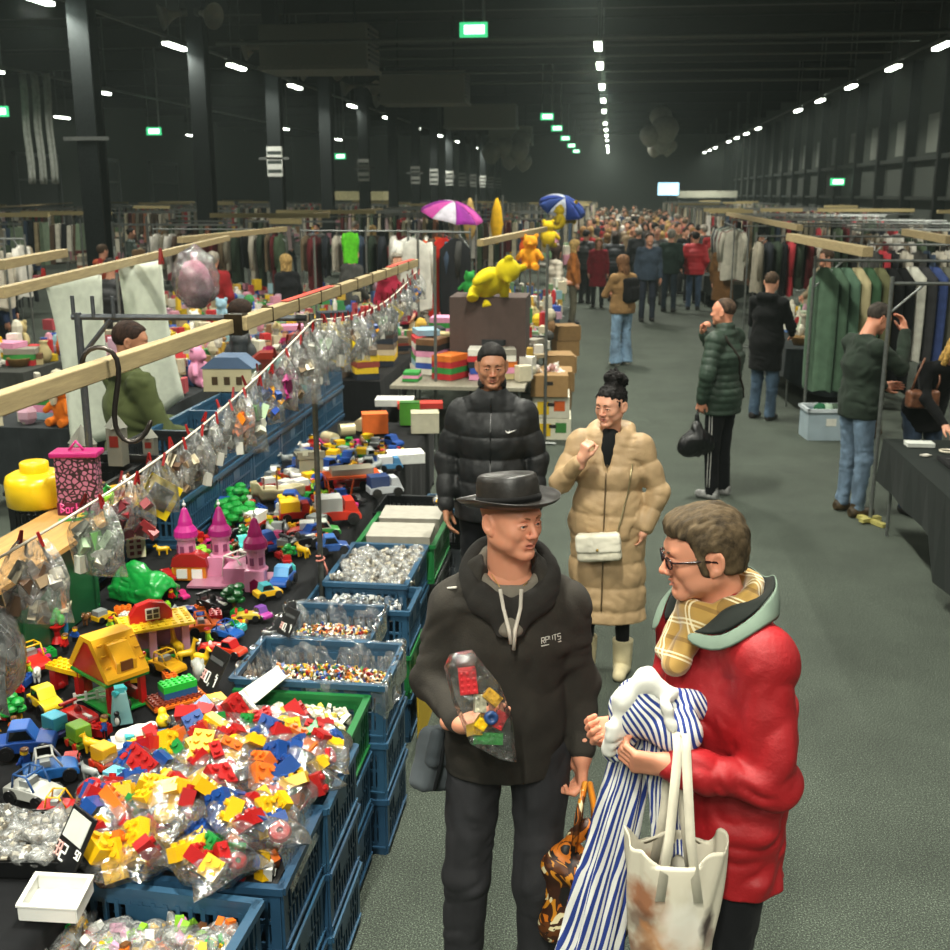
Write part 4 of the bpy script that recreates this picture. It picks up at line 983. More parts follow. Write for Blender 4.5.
F = Field((-.2, -.32, .66), (.2, 0, .94), .006); F.box((-.02, px.y - .068, .815), (.120, .020, .052), .016, .01, R_); F.wrinkle(.003, 30, 30, 30); link('flap', np_mesh('flap', [F.extract()], mat('e2ddca', 'fabric')), cb)
mb = MB(); mb.ball((-.02, px.y - .090, .785), .008); mb.build('clasp', mat('c9a860', 'metal'), cb, smooth=True)
mb = MB(); pp = [Vector(px) + Vector((.09, -.04, .06))] + [surf(co, (x, -1, z), (0, 1, 0))[0] + Vector((0, -.012, 0)) for x, z in ((.085, .92), (.10, 1.0), (.115, 1.08), (.125, 1.16), (.13, 1.23))]
mb.tube(pp, .0045, 6); mb.build('chain_strap', mat('c2b48a', 'metal', .35), cb, smooth=True)
# green puffer man seen from behind
def simple(name_label, loc, rz, **k):
    c = dict(label=name_label, loc=loc, rz=rz, vox=.010, hvox=.006, detail=True, seed=R.random() * 9); c.update(k); c.setdefault('handvox', .006)
    return person(c)
root, J, T, H, hs = simple('person in a dark green quilted jacket and striped track trousers, hand at the mouth', (.98, 9.6, 0), -2.15, h=1.74, skin='ruddy', yaw=-.05 + .25, hair='buzz', haircol='4a3a2e', brow='4a3626',
    J=dict(elR=(-.25, -.14, 1.14), wrR=(-.06, -.22, 1.42), elL=(.28, .02, 1.13), wrL=(.25, -.04, .89)), handR=dict(d=(.3, .1, 1), n=(.3, 1, 0), curl=(.8, 1, .7)), handL=dict(curl=(.8, 1.1, .8)),
    top=dict(kind='quilted_jacket', col='25382b', mat='shell', hem=.78, bulk=1.22, quilt=.062, qamp=.009, collar=1.05, wrinkle=.003), legs=dict(col='121316', mat='fabric', w=1.05), shoes=dict(col='8e8e8c'))
mb = MB()
tr = kid(root, 'trousers')
for off in (-.012, .012):
    mb.tube([surf(tr, (1, off + .02, z), (-1, 0, 0))[0] for z in [.12 + .05 * i for i in range(14)]], .004, 5)
mb.build('side_stripes', mat('d0d0ca', 'fabric'), root, smooth=True)
mb = MB(); jk = kid(root, 'quilted_jacket'); mb.tube([surf(jk, (x, 1, z), (0, -1, 0))[0] for x, z in [(.13 - .26 * i / 12, 1.44 - .55 * i / 12) for i in range(13)]], .012, 6); o = mb.build('shoulder_strap', mat('2a241e', 'fabric'), root, smooth=True)
bb = empty('carrier_bag', w2((.98, 9.6, 0), -2.15, (.27, -.06, .62)), .3, 'black plastic carrier bag hanging from the hand of the green jacket man', 'bag')
F = Field((-.25, -.15, -.24), (.25, .15, .24), .009); F.cone((-.06, 0, -.12), (.07, 0, -.10), .11, .10, .03, flat=((0, 1, 0), .7)); F.cone((0, 0, -.05), (0, 0, .12), .09, .02, .06); F.cone((0, 0, .1), (0, 0, .2), .015, .012, .02); F.wrinkle(.014, 12, 12, 9); link('bag_body', np_mesh('bag_body', [F.extract()], mat('0b0c0e', 'shell', .35)), bb)
# dark green sweater man
simple('person in a dark green sweater and pale blue jeans, hand raised to the forehead', (2.08, 9.2, 0), 1.95, h=1.76, skin='ruddy', yaw=-.1, pitch=.45, hair='short', haircol='3a342e', brow=None,
    J=dict(head=(0, -.09, 1.63), elR=(-.235, -.17, 1.25), wrR=(-.07, -.30, 1.52), elL=(.24, -.10, 1.15), wrL=(.12, -.28, 1.05)), handR=dict(d=(.35, .1, 1), n=(.2, 1, 0), curl=(.3, .5, .3)), handL=dict(d=(0, -1, .0), n=(-1, 0, 0)),
    top=dict(kind='sweater', col='1d2a1f', mat='knit', hem=.84, bulk=1.12, wrinkle=.012), legs=dict(col='63788c', mat='denim', w=1.05, wrinkle=.010), shoes=dict(col='3a2c14', t=1.1))
# black coat person at the second right stall
simple('person in a hooded black coat and blue jeans browsing beyond the aisle', (1.86, 13.2, 0), 2.5, h=1.72, skin='fair', yaw=.1, pitch=.3, hair='short', haircol='4a3a2c', brow=None, female=True,
    J=dict(elR=(-.25, -.08, 1.12), wrR=(-.16, -.28, 1.0), elL=(.25, -.08, 1.12), wrL=(.16, -.28, 1.0)),
    top=dict(kind='hooded_coat', col='0e0f10', hem=.62, bulk=1.16, hood=True, wrinkle=.010), legs=dict(col='3f5468', mat='denim', w=1.12, wrinkle=.010), shoes=dict(col='201c1a'))
# blond person leaning over the jewellery table
root, J, T, H, hs = simple('person with a blond bob in a black top leaning over the dark jewellery table', (2.62, 9.25, 0), .35, h=1.66, skin='fair', yaw=.1, pitch=.55, hair='long', haircol='b8924e', brow=None, female=True,
    J=dict(head=(.02, -.27, 1.40), neck=(.01, -.18, 1.30), chest=(0, -.06, 1.13), waist=(0, .02, .98), pelvis=(0, .05, .90), shL=(.15, -.12, 1.24), shR=(-.15, -.12, 1.24), elR=(-.20, -.24, 1.03), wrR=(-.12, -.40, .84), elL=(.22, -.26, 1.04), wrL=(.16, -.44, .86), hipL=(.09, .05, .86), hipR=(-.09, .05, .86)),
    handR=dict(d=(.2, -.8, -.5), n=(0, -.4, -1)), handL=dict(d=(0, -1, -.3), n=(0, -.3, -1)),
    top=dict(kind='jacket', col='101112', hem=.76, bulk=1.05, wrinkle=.008), legs=dict(col='2c3c50', mat='denim'))
tb = empty('shoulder_bag', (2.50, 9.0, 1.02), .2, 'brown leather shoulder bag hanging on the blond person beside the dark table', 'bag')
F = Field((-.2, -.12, -.16), (.2, .12, .16), .008); F.box((0, 0, 0), (.13, .05, .075), .03, .01); F.wrinkle(.006, 12, 12, 12); link('bag_body', np_mesh('bag_body', [F.extract()], mat('6a4430', 'leather')), tb)
mb = MB(); mb.tube([(-.10, 0, .05), (-.08, -.04, .2), (-.02, -.02, .33)], .008, 6); mb.tube([(.10, 0, .05), (.12, -.02, .14), (.13, .02, .22)], .008, 6); mb.build('strap', mat('6a4430', 'leather'), tb, smooth=True)
# wide-jeans person further down the aisle
simple('person with long brown hair, tan jacket and wide light jeans standing alone in the aisle', (.20, 17.3, 0), -2.5, h=1.68, skin='fair', yaw=.1, pitch=.2, hair='long', haircol='6a4a30', brow=None, female=True, detail=False, hvox=.012,
    J=dict(elR=(-.25, -.1, 1.1), wrR=(-.1, -.26, 1.1), elL=(.25, -.1, 1.1), wrL=(.12, -.26, 1.08)), top=dict(kind='jacket', col='8a6c46', hem=.86, bulk=1.2, wrinkle=.01), legs=dict(col='7490a8', mat='denim', w=1.15, flare=1.7, wrinkle=.012), shoes=dict(col='d6d3c9'))
bp = empty('backpack', (.31, 17.22, 1.17), -2.3, 'black backpack on the person in wide light jeans', 'backpack')
F = Field((-.2, -.14, -.24), (.2, .18, .24), .012); F.box((0, .02, 0), (.13, .07, .19), .05, .01); F.box((0, .09, -.05), (.10, .04, .10), .03, .02); F.wrinkle(.006, 12, 12, 12); link('bag_body', np_mesh('bag_body', [F.extract()], mat('141416', 'fabric')), bp)
# people of the stalls
simple('person in an olive jacket with dark hair behind the toy table', (-2.92, 6.45, 0), 2.35, h=1.84, skin='tan', yaw=-.5, pitch=.15, hair='short', haircol='2a1a12', brow=None,
    J=dict(elR=(-.28, -.06, 1.18), wrR=(-.18, -.28, 1.12), elL=(.28, -.06, 1.18), wrL=(.15, -.30, 1.15)), top=dict(kind='jacket', col='4a5230', hem=.85, bulk=1.22, wrinkle=.012, hood=True), legs=dict(col='23262c'))
mb = MB()
# ------------------------------------------------------------------ hall
def floor_mat():
    m, nt, b = nodes_of('carpet'); L, N = nt.links, nt.nodes
    tc = N.new('ShaderNodeTexCoord')
    def ns(s, d=3, rg=.6): n = N.new('ShaderNodeTexNoise'); n.inputs['Scale'].default_value = s; n.inputs['Detail'].default_value = d; n.inputs['Roughness'].default_value = rg; L.new(tc.outputs['Object'], n.inputs['Vector']); return n
    a = ns(150, 3, .8); c = ns(1.2, 6, .7)
    cr = N.new('ShaderNodeValToRGB'); e = cr.color_ramp.elements; e[0].position = .36; e[0].color = lin('181c17'); e[1].position = .70; e[1].color = lin('84907f'); q = e.new(.53); q.color = lin('3a4239')
    L.new(a.outputs[0], cr.inputs[0])
    r = N.new('ShaderNodeMapRange'); r.inputs[1].default_value = .3; r.inputs[2].default_value = .7; r.inputs[3].default_value = .72; r.inputs[4].default_value = 1.18; L.new(c.outputs[0], r.inputs[0])
    mx = N.new('ShaderNodeVectorMath'); mx.operation = 'SCALE'; L.new(cr.outputs[0], mx.inputs[0]); L.new(r.outputs[0], mx.inputs['Scale']); L.new(mx.outputs[0], b.inputs['Base Color'])
    b.inputs['Roughness'].default_value = .95; bp = N.new('ShaderNodeBump'); bp.inputs['Strength'].default_value = .5; bp.inputs['Distance'].default_value = .004; L.new(a.outputs[0], bp.inputs['Height']); L.new(bp.outputs[0], b.inputs['Normal']); return m
XL, XR, Y0, Y1, ZC = -32, 10.6, -6, 112, 8.6
def struct(name, mb, m, **k): return tag(mb.build(name, m, **k), kind='structure')
struct('floor', MB().b2(XL, XR, Y0, Y1, -.1, 0), floor_mat())
wallm = mat('343a34', 'card', .9)
struct('ceiling', MB().b2(XL, XR, Y0, Y1, ZC, ZC + .1), mat('191c19', 'card', .9))
struct('wall_right', MB().b2(XR, XR + .2, Y0, Y1, 0, ZC), wallm)
struct('wall_left', MB().b2(XL - .2, XL, Y0, Y1, 0, ZC), mat('5a625c', 'card', .9))
struct('wall_back', MB().b2(XL, XR, Y1, Y1 + .2, 0, ZC), mat('9aa09c', 'card', .9))  # paler colour than the other walls stands in for distant haze
struct('wall_front', MB().b2(XL, XR, Y0 - .2, Y0, 0, ZC), wallm)
# paler carpet seam along the aisle
colm = mat('34393a', 'metal', .45); dark = mat('1b1d1c', 'metal', .6); steel = mat('8b8f8c', 'metal', .45); beamm = mat('4c504b', 'metal', .6)
n = 1
for k in range(14):
    y = 20.9 + k * 6.02
    c = struct('column_%d' % n, MB().b2(-9.95, -9.85, y - .17, y + .17, 0, ZC).b2(-10.1, -9.7, y - .19, y - .15, 0, ZC).b2(-10.1, -9.7, y + .15, y + .19, 0, ZC), colm); n += 1
    if k % 2 == 0: struct('trim_%d' % (70 + k), MB().b2(-10.35, -9.45, y - .23, y - .19, 3.58, 3.65), steel)
    if k % 2 == 0 or k > 6:
        sg_ = tag(MB().b2(-10.12, -9.66, y - .23, y - .20, 3.1, 3.95).build('aisle_sign', mat('c9ccc6', 'card')), 'white sign board with dark lines on the %s black column of the left row' % ['first', 'second', 'third', 'fourth', 'fifth', 'sixth', 'seventh', 'eighth', 'ninth', 'tenth', 'eleventh', 'twelfth', 'thirteenth', 'last'][k], 'sign', 'column signs') if k > 0 else None
        if sg_ is not None:
            mb = MB()
            for j in range(3): mb.b2(-10.10, -9.68, y - .236, y - .23, 3.2 + j * .26, 3.30 + j * .26)
            mb.build('text_lines', mat('2a3430', 'card'), sg_)
for k in range(14):
    y = 13.3 + k * 7.0
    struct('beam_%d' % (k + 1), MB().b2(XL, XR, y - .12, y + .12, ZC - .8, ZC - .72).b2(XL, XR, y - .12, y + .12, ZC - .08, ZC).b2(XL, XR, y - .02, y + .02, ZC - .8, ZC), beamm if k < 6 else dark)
for i, (y, z, r) in enumerate(((26.8, 6.05, .05), (29.5, 6.2, .03), (32.5, 6.3, .035), (37, 6.35, .04), (41, 6.4, .04))):
    p = struct('trim_%d' % (i + 1), MB().cyl((-9.4, y, z), (7.3, y, z), r, n=8), mat('6b706b', 'metal', .5))
# wall frames on the right
k = 0
for y in [17 + 4.2 * i for i in range(21)]:
    struct('trim_%d' % (10 + k), MB().b2(XR - .35, XR, y - .12, y + .12, 0, ZC - 1.5), dark); k += 1
    if y > 18:
        struct('window_%d' % k, MB().b2(XR - .04, XR - .01, y + 1.1, y + 2.6, 3.95, 5.2), mat('6d726a', 'card', .6))
struct('trim_40', MB().b2(XR - .25, XR - .05, 14, 100, 3.7, 3.85).b2(XR - .25, XR - .05, 14, 100, 2.4, 2.52), mat('3d423e', 'metal', .6))
# left far wall portals
for i, y in enumerate((26, 34, 42, 50, 58, 66, 76)):
    struct('door_%d' % (i + 1), MB().b2(XL, XL + .1, y, y + 4.6, 0, 4.6), mat('646a6a', 'card', .6)); w_ = MB()
    w_.b2(XL, XL + .25, y - .15, y, 0, 4.8).b2(XL, XL + .25, y + 4.6, y + 4.75, 0, 4.8).b2(XL, XL + .25, y - .15, y + 4.75, 4.6, 4.8).b2(XL, XL + .22, y, y + 4.6, 3.3, 3.4); struct('trim_%d' % (50 + i), w_, mat('8d9494', 'card', .6))
# pale curtain strips, far left
for i in range(4):
    mb = MB(); mb.grid(lambda u, v: (-18.3 + i * .38 + (.75 if i == 3 else 0) + .26 * u + .02 * math.sin(v * 9), 34 + .06 * math.sin(u * 12), 2.9 + 3.3 * v), 12, 12)
    tag(mb.build('curtain_strip', mat('a9ada6', 'fabric'), smooth=True, solid=.01), 'long pale fabric strip hanging at the far side hall wall, %s of four' % ('first', 'second', 'third', 'separate last')[i], 'curtain', 'pale hanging strips')
# ducts / air heaters
for i, (x0, x1, y, z) in enumerate(((-8.9, -6.15, 28.5, 5.7), (-8.2, -5.2, 40, 5.75), (-8.0, -4.6, 54, 5.7), (-7.6, -5.0, 70, 5.6))):
    o = empty('air_unit', ((x0 + x1) / 2, y, z), 0, 'grey metal air handling box hung under the roof, %s along the hall' % ('nearest', 'second', 'third', 'fourth')[i], 'air unit', 'air units under the roof')
    w = x1 - x0; MB().b2(-w / 2, w / 2, 0, 1.6, 0, 1.0).build('casing', mat('86867a', 'metal', .6), o, bev=.02); MB().b2(-w / 2 - .04, w / 2 + .04, -.04, 1.64, -.08, .02).build('tray', mat('88877a', 'metal', .5), o)
    mb = MB()
    for j in range(7): mb.b2(w / 2, w / 2 + .03, .2, 1.4, .12 + j * .12, .17 + j * .12)
    mb.build('grille', mat('2a2b28', 'metal'), o); MB().cyl((-w / 3, .8, 1), (-w / 3, .8, ZC - z), .03).cyl((w / 3, .8, 1), (w / 3, .8, ZC - z), .03).build('hanger_rods', dark, o)
# loudspeakers on the columns
def horn(c, d, lab):
    o = empty('loudspeaker', c, 0, lab, 'loudspeaker', 'horn loudspeakers on the columns'); Q = frame_to(d)
    MB().lathe([(.06, 0), (.07, .12), (.12, .25), (.24, .42), (.30, .50), (.29, .50), (.11, .27), (.05, .16)], n=16, rot=Q).build('horn', mat('9a978a', 'plastic'), o, smooth=True)
    mb = MB(); mb.cyl(-(Q @ Vector((0, 0, .12))), Q @ Vector((0, 0, .02)), .09); mb.build('driver', mat('55564f', 'plastic'), o); return o
nm = ['first', 'second', 'third', 'fourth', 'fifth', 'sixth', 'seventh']
for k in range(6):
    y = 20.9 + k * 6.02; z = 6.7
    for sx in (-1, 1): horn((-9.9 + sx * .22, y - .35, z), (sx * .9, -.5, -.25), 'grey horn loudspeaker on the %s black column, pointing %s the aisle' % (nm[k], 'towards' if sx > 0 else 'away from'))
# exit signs
for i, (px, py, Y) in enumerate(((-3.06, 6.0, 25.1), (-3.05, 6.0, 52.7), (-3.05, 6.0, 62), (-3.05, 6.0, 73), (-3.05, 6.0, 84), (-3.05, 6, 95), (-18.5, 5.0, 33), (-18.2, 5.0, 44), (-15, 4.6, 62), (9.9, 3.1, 52))):
    o = empty('exit_sign', (px, Y, py), 0, 'lit green hanging exit sign, %s' % ('large one nearest the camera above the aisle', 'second over the toy side of the aisle', 'third over the aisle', 'fourth over the aisle', 'fifth over the aisle', 'last and smallest over the aisle', 'over the side hall by the first column', 'over the side hall by the second column', 'deep in the side hall', 'low on the window wall')[i], 'exit sign', 'green exit signs')
    MB().b2(-.30, .30, -.04, .04, -.13, .17).build('box', glow('35b070', 1.8), o)
    MB().b2(-.20, .24, -.052, -.042, -.07, .11).build('pictogram', glow('d8ffe8', 3), o)
    mb = MB(); mb.b2(-.26, -.21, -.06, -.05, -.07, .11)
    if px < 9: MB().cyl((-.22, 0, .17), (-.22, 0, ZC - py), .015, n=6).cyl((.22, 0, .17), (.22, 0, ZC - py), .035, n=6).build('rods', mat('9aa09a', 'metal'), o)
# luminaires: protos with an area light under each lens
def lamp(x, y, z, e, label, group, along=True, size=1.2, real=True, W=.16):
    o = empty('ceiling_light', (x, y, z), 0 if along else PI / 2, label, 'ceiling light', group)
    MB().b2(-W / 2 - .02, W / 2 + .02, -size / 2 - .05, size / 2 + .05, 0, .09).build('housing', mat('8b8f88', 'metal'), o)
    MB().b2(-W / 2, W / 2, -size / 2, size / 2, -.06, 0).build('lens', glow('f2faea', 14), o)
    if z < ZC - .3: MB().cyl((0, -size / 3, .09), (0, -size / 3, ZC - z), .012, n=5).cyl((0, size / 3, .09), (0, size / 3, ZC - z), .012, n=5).build('rods', steel, o)
    if real:
        a = bpy.data.lights.new('tube', 'AREA'); a.shape = 'RECTANGLE'; a.size = W; a.size_y = size; a.energy = e; a.color = (1, .985, .86); a.spread = 2.6
        l = bpy.data.objects.new('tube', a); COL.objects.link(l); l.parent = o; l.location = (0, 0, -.075)
    return o
EN = 285
cy = [-5.5, -3.5, -1.5, 3.0, 8.0, 13.5, 19.0, 27.8, 31.9, 38, 43.5, 49, 57.5, 63, 69, 75, 84, 90, 96]  # rearmost lamps, behind the camera, are added to light faces from the front
for i, y in enumerate(cy): lamp(-.43, y, 6.0, EN, 'bright tube light over the middle of the aisle, between the exit signs and windows', 'tube lights over the aisle')
for i, y in enumerate([-3, 3, 9, 15, 22, 28.7, 33.4, 39, 44.5, 49.6, 62.6, 68, 73, 78, 88, 93, 98]): lamp(7.62, y, 6.0, EN * .8, 'bright tube light in the slanting row nearer the window wall', 'tube lights of the window side row')
for i, y in enumerate([5, 13, 20, 26.6, 31, 36.8, 45, 52, 60, 68, 76, 86]): lamp(-10.33, y, 6.0, EN * .6, 'bright tube light in the row running past the black columns', 'tube lights by the columns')
for i, y in enumerate([-1, 4, 9, 14]): lamp(-5.4, y, 6.0, EN * .7, 'added unseen tube light brightening the side aisle behind the toy stall', 'added side aisle tube lights')  # unseen row, added to brighten the hung sheets and stalls on this side
for i, y in enumerate([12, 21, 31, 38, 48, 60, 72]): lamp(-17.5, y, 6.0, EN * .45, 'distant tube light in the inner row of the side hall', 'side hall tube lights')
for i, y in enumerate([20, 36, 50, 66]): lamp(-25, y, 6.0, EN * .4, 'faint distant tube light in the outer row of the side hall', 'outer side hall tube lights')
for x, a_, b_ in ((7.62, 14, 100), (-10.33, 20, 90), (-17.5, 20, 78)):
    tag(MB().b2(x - .03, x + .03, a_, b_, 6.1, 6.16).build('lighting_track', mat('7a7f78', 'metal')), 'long grey metal track carrying the tube lights %s' % ('of the window side' if x > 0 else 'past the black columns' if x > -12 else 'in the side hall'), 'lighting track')
# white balloons
for i, (x, z, r) in enumerate(((1.9, 5.6, .55), (2.7, 5.9, .75), (2.55, 5.2, .5), (2.2, 4.9, .38), (3.1, 5.1, .32), (2.9, 4.85, .28), (2.5, 6.6, .62))):
    tag(MB().lathe([(0, -r * 1.15), (r * .05, -r * 1.08), (r * .6, -r * .75), (r * .95, -r * .15), (r, .1 * r), (r * .85, .6 * r), (r * .5, .88 * r), (0, r)], n=18).build('balloon', mat('b9b8ac', 'plastic', .4), smooth=True), 'pale balloon in the cluster hanging over the far end of the aisle', 'balloon', 'white balloons').location = (x, 62 + .2 * i, z)
for i, (x, z, r) in enumerate(((-7.0, 4.9, .6), (-6.3, 5.2, .6), (-5.5, 5.0, .65), (-6.0, 4.5, .5), (-5.2, 4.4, .5), (-5.4, 5.6, .6))):
    tag(MB().lathe([(0, -r * 1.15), (r * .6, -r * .75), (r * .95, -r * .15), (r, .1 * r), (r * .85, .6 * r), (r * .5, .88 * r), (0, r)], n=18).build('balloon', mat('8b8a80', 'plastic', .4), smooth=True), 'dim balloon in the second cluster beside the last columns', 'balloon', 'dim balloons').location = (x, 66 + .2 * i, z)
# far screen and white banner
o = empty('projection_screen', (4.6, 95, 3.0), 0, 'bright pale blue lit screen at the far end of the hall', 'screen'); MB().b2(-.85, .85, -.05, .05, -.5, .5).build('display', glow('a8dcf2', 2.2), o); MB().b2(-.9, .9, .0, .1, -.56, .56).build('frame', dark, o); MB().b2(-.06, .06, .05, .12, -3, -.5).build('stand', dark, o)
o = empty('stall_canopy', (9.0 - 1.2, 95, 2.3), 0, 'long white canopy front beside the lit screen at the far end', 'canopy'); MB().b2(-2.4, 2.4, 0, 1.5, 0, .55).build('canopy', mat('c9cbb8', 'fabric'), o)
MB().cyl((-2.3, .1, -2.3), (-2.3, .1, 0), .04).build('post', steel, o); MB().cyl((2.3, .1, -2.3), (2.3, .1, 0), .04).build('post', steel, o)
# lit stall far left
o = empty('stall_canopy', (-14.6, 64, 2.25), 0, 'warm lit cream stall canopy in the side hall beyond the columns', 'canopy'); MB().b2(-1.6, 1.6, 0, 1.5, 0, .5).build('canopy', mat('d8d0a0', 'fabric'), o); MB().cyl((-1.5, .1, -2.25), (-1.5, .1, 0), .04).build('post', steel, o); MB().cyl((1.5, .1, -2.25), (1.5, .1, 0), .04).build('post', steel, o)
w = bpy.data.worlds.new('world'); SC.world = w; w.use_nodes = True; w.node_tree.nodes['Background'].inputs[0].default_value = (.05, .055, .05, 1); w.node_tree.nodes['Background'].inputs[1].default_value = 1
# ------------------------------------------------------------------ the toy stall

def at(x, y, z):
    th, p = math.atan(.1207), math.atan(.2555); a, b = (x - 475) / 1100, -(y - 475) / 1100
    f = (-math.sin(th) * math.cos(p), math.cos(th) * math.cos(p), -math.sin(p)); r = (math.cos(th), math.sin(th), 0); u = (-math.sin(th) * math.sin(p), math.cos(th) * math.sin(p), math.cos(p))
    d = [f[i] + a * r[i] + b * u[i] for i in range(3)]; t = (z - 2.6) / d[2]; return (d[0] * t, d[1] * t, z)
TZ = .75
# --- crates
def crate_mesh(name, col, L=.6, W=.4, Hh=.24, openw=True):
    mb = MB(); t = .008; m = mat(col, 'plastic', .4)
    mb.b2(-L / 2 + .01, L / 2 - .01, -W / 2 + .01, W / 2 - .01, 0, .01)
    def wall(n, fixed, half, along):
        def bx(a0, a1, z0, z1, th=t, off=0):
            if along == 'x': mb.b2(a0, a1, fixed - th / 2 + off, fixed + th / 2 + off, z0, z1)
            else: mb.b2(fixed - th / 2 + off, fixed + th / 2 + off, a0, a1, z0, z1)
        s = 1 if fixed > 0 else -1
        bx(-half, half, 0, .05); bx(-half, half, Hh - .055, Hh - .01); bx(-half - .012, half + .012, Hh - .022, Hh, .026, s * .006); bx(-half, half, .115, .125, .012)
        k = int(half * 2 / .034)
        for i in range(k + 1):
            a = -half + .008 + (2 * half - .016) * i / k; bx(a - .006, a + .006, .04, Hh - .04, .012)
        bx(-half, half, .028, .036, .02, s * .003)
        bx(-half, -half + .03, 0, Hh, .016); bx(half - .03, half, 0, Hh, .016)
        if openw: bx(-.06, .06, Hh - .11, Hh - .05, .014)
    wall(0, -W / 2, L / 2, 'x'); wall(0, W / 2, L / 2, 'x'); wall(0, -L / 2, W / 2, 'y'); wall(0, L / 2, W / 2, 'y')
    return mb.mesh('crate', m)
CRM = {c: crate_mesh('crate', h) for c, h in (('blue', '284c66'), ('deep blue', '20405a'), ('green', '1c6a34'), ('black', '17191b'), ('grey', '5a6066'))}
def crate(col, x, y, z, rz=0, label='', group=None, sc=1): return cheap('crate', CRM[col], (x, y, z), rz, label, 'crate', group, sc)
CH = .24
def stack(cols, x, y, rz, where, z0=0, sc=1, group='crates stacked along the aisle'):
    n = len(cols); nmz = {1: ['standing alone'], 2: ['lower', 'top'], 3: ['bottom', 'middle', 'top'], 4: ['bottom', 'second', 'third', 'top'], 5: ['bottom', 'second', 'third', 'fourth', 'top']}[n]
    for i, c in enumerate(cols): crate(c, x, y, z0 + i * (CH - .004) * (sc if not hasattr(sc, '__len__') else sc[2]), rz, '%s slatted crate, %s one of the stack %s' % (c, nmz[i], where), group, sc)
stack(['deep blue', 'blue', 'blue'], -1.25, 2.37, -.06, 'nearest the camera with the white tray', sc=(1.08, 1, 1))
stack(['deep blue', 'blue', 'deep blue'], -1.17, 2.83, 0, 'under the nearest bags of bricks')
stack(['blue', 'deep blue', 'blue'], -1.15, 3.25, 0, 'under the farther bags of bricks')
stack(['deep blue', 'blue', 'green'], -1.19, 3.66, 0, 'behind the brick bags', sc=(1, .9, 1.0))
stack(['deep blue', 'blue', 'blue'], -1.13, 4.08, 0, 'holding figures and the white scoop', sc=(1, 1, 1.05))
stack(['deep blue', 'blue', 'blue'], -1.22, 4.56, 0, 'with the narrow film liner', sc=(.75, 1, 1.02))
stack(['blue', 'green', 'blue'], -1.16, 4.98, 0, 'half hidden behind the film lined crate', sc=(.85, .8, .96))
stack(['green', 'blue', 'blue'], -1.17, 5.42, PI / 2, 'full of small white bags', sc=(1.05, 1, 1.0))
stack(['blue', 'black', 'green'], -1.15, 6.10, PI / 2, 'holding two grey cartons', sc=(1, 1.05, .98))
stack(['black', 'grey', 'black'], -1.15, 6.68, 0, 'behind the two grey cartons', sc=(.9, 1, .95)); stack(['blue', 'blue'], -1.02, 7.30, 0, 'beside the black puffer man', sc=(.7, .9, 1.1))
# folding table with black cloth
tb = empty('market_table', (-1.95, 4.9, 0), 0, 'long folding table under black cloth covered with toys', 'table')
MB().b2(-.50, .50, -3.2, 4.0, .70, .735).build('table_top', mat('5a4a38', 'wood'), tb)
for y in (-3.0, -1.0, 1.3, 3.8):
    for x in (-.42, .42): MB().cyl((x, y, 0), (x, y, .70), .015, n=8).build('leg', steel, tb)
def clf(u, v):
    y = -3.22 + 7.25 * v; s = u * 1.55
    if s < 1.02: return (-.5 + s, y, .738 + .003 * math.sin(9 * y + s * 8) + .002 * math.sin(23 * y))
    d = s - 1.02; return (.525 + .012 * math.sin(14 * y) * d * 2 + .01 * math.sin(31 * y) * d, y, .735 - d)
mb = MB(); mb.grid(clf, 50, 160); tag(mb.build('tablecloth', mat('111214', 'fabric', .9), smooth=True, solid=.004), 'black cloth draped over the long toy table', 'tablecloth').location = (-1.95, 4.9, 0)
# --- tipped green crate, board, back stacks
o = empty('green_crate', (-2.32, 4.18, TZ), 0, 'dark green solid crate standing on end under the wooden board', 'crate')
MB().b2(-.02, .02, -.32, .38, 0, .38).b2(-.32, .0, -.32, -.29, 0, .38).b2(-.32, 0, .35, .38, 0, .38).b2(-.32, 0, -.32, .38, .36, .38).b2(.02, .03, -.30, -.27, .0, .38).b2(.02, .03, .33, .36, 0, .38).b2(.02, .026, .0, .03, 0, .38).build('shell', mat('16472a', 'plastic', .35), o, bev=.003)
bd = MB().b2(-.17, .17, -1.0, 1.05, 0, .022).build('wooden_board', mat('b98b4a', 'wood')); bd.location = (-2.42, 4.2, TZ + .382); tag(bd, 'pale wooden plank shelf lying over the green crate at the left', 'board')
crate('black', -2.45, 3.55, TZ, PI / 2, 'black slatted crate standing under the near end of the wooden board', None, (.9, .8, 1.55))
SX = -2.46
k = 0
for y in (5.75, 6.37, 6.99, 7.61, 8.23, 8.85):
    k += 1; w = '%s from the castle, behind the toys' % ('first', 'second', 'third', 'fourth', 'fifth', 'last')[k - 1]
    stack(['deep blue', 'blue', 'deep blue', 'blue', 'black' if k < 2 else 'blue'], SX, y, PI / 2, w, group='crates stacked behind the toy table', sc=(1, 1, 1.06))
# near stack turned sideways beside the board
stack(['black', 'blue', 'deep blue', 'blue', 'black'], -2.66, 5.13, PI / 2, 'next to the wooden board', group='crates stacked behind the toy table', sc=(1, 1, 1.02))
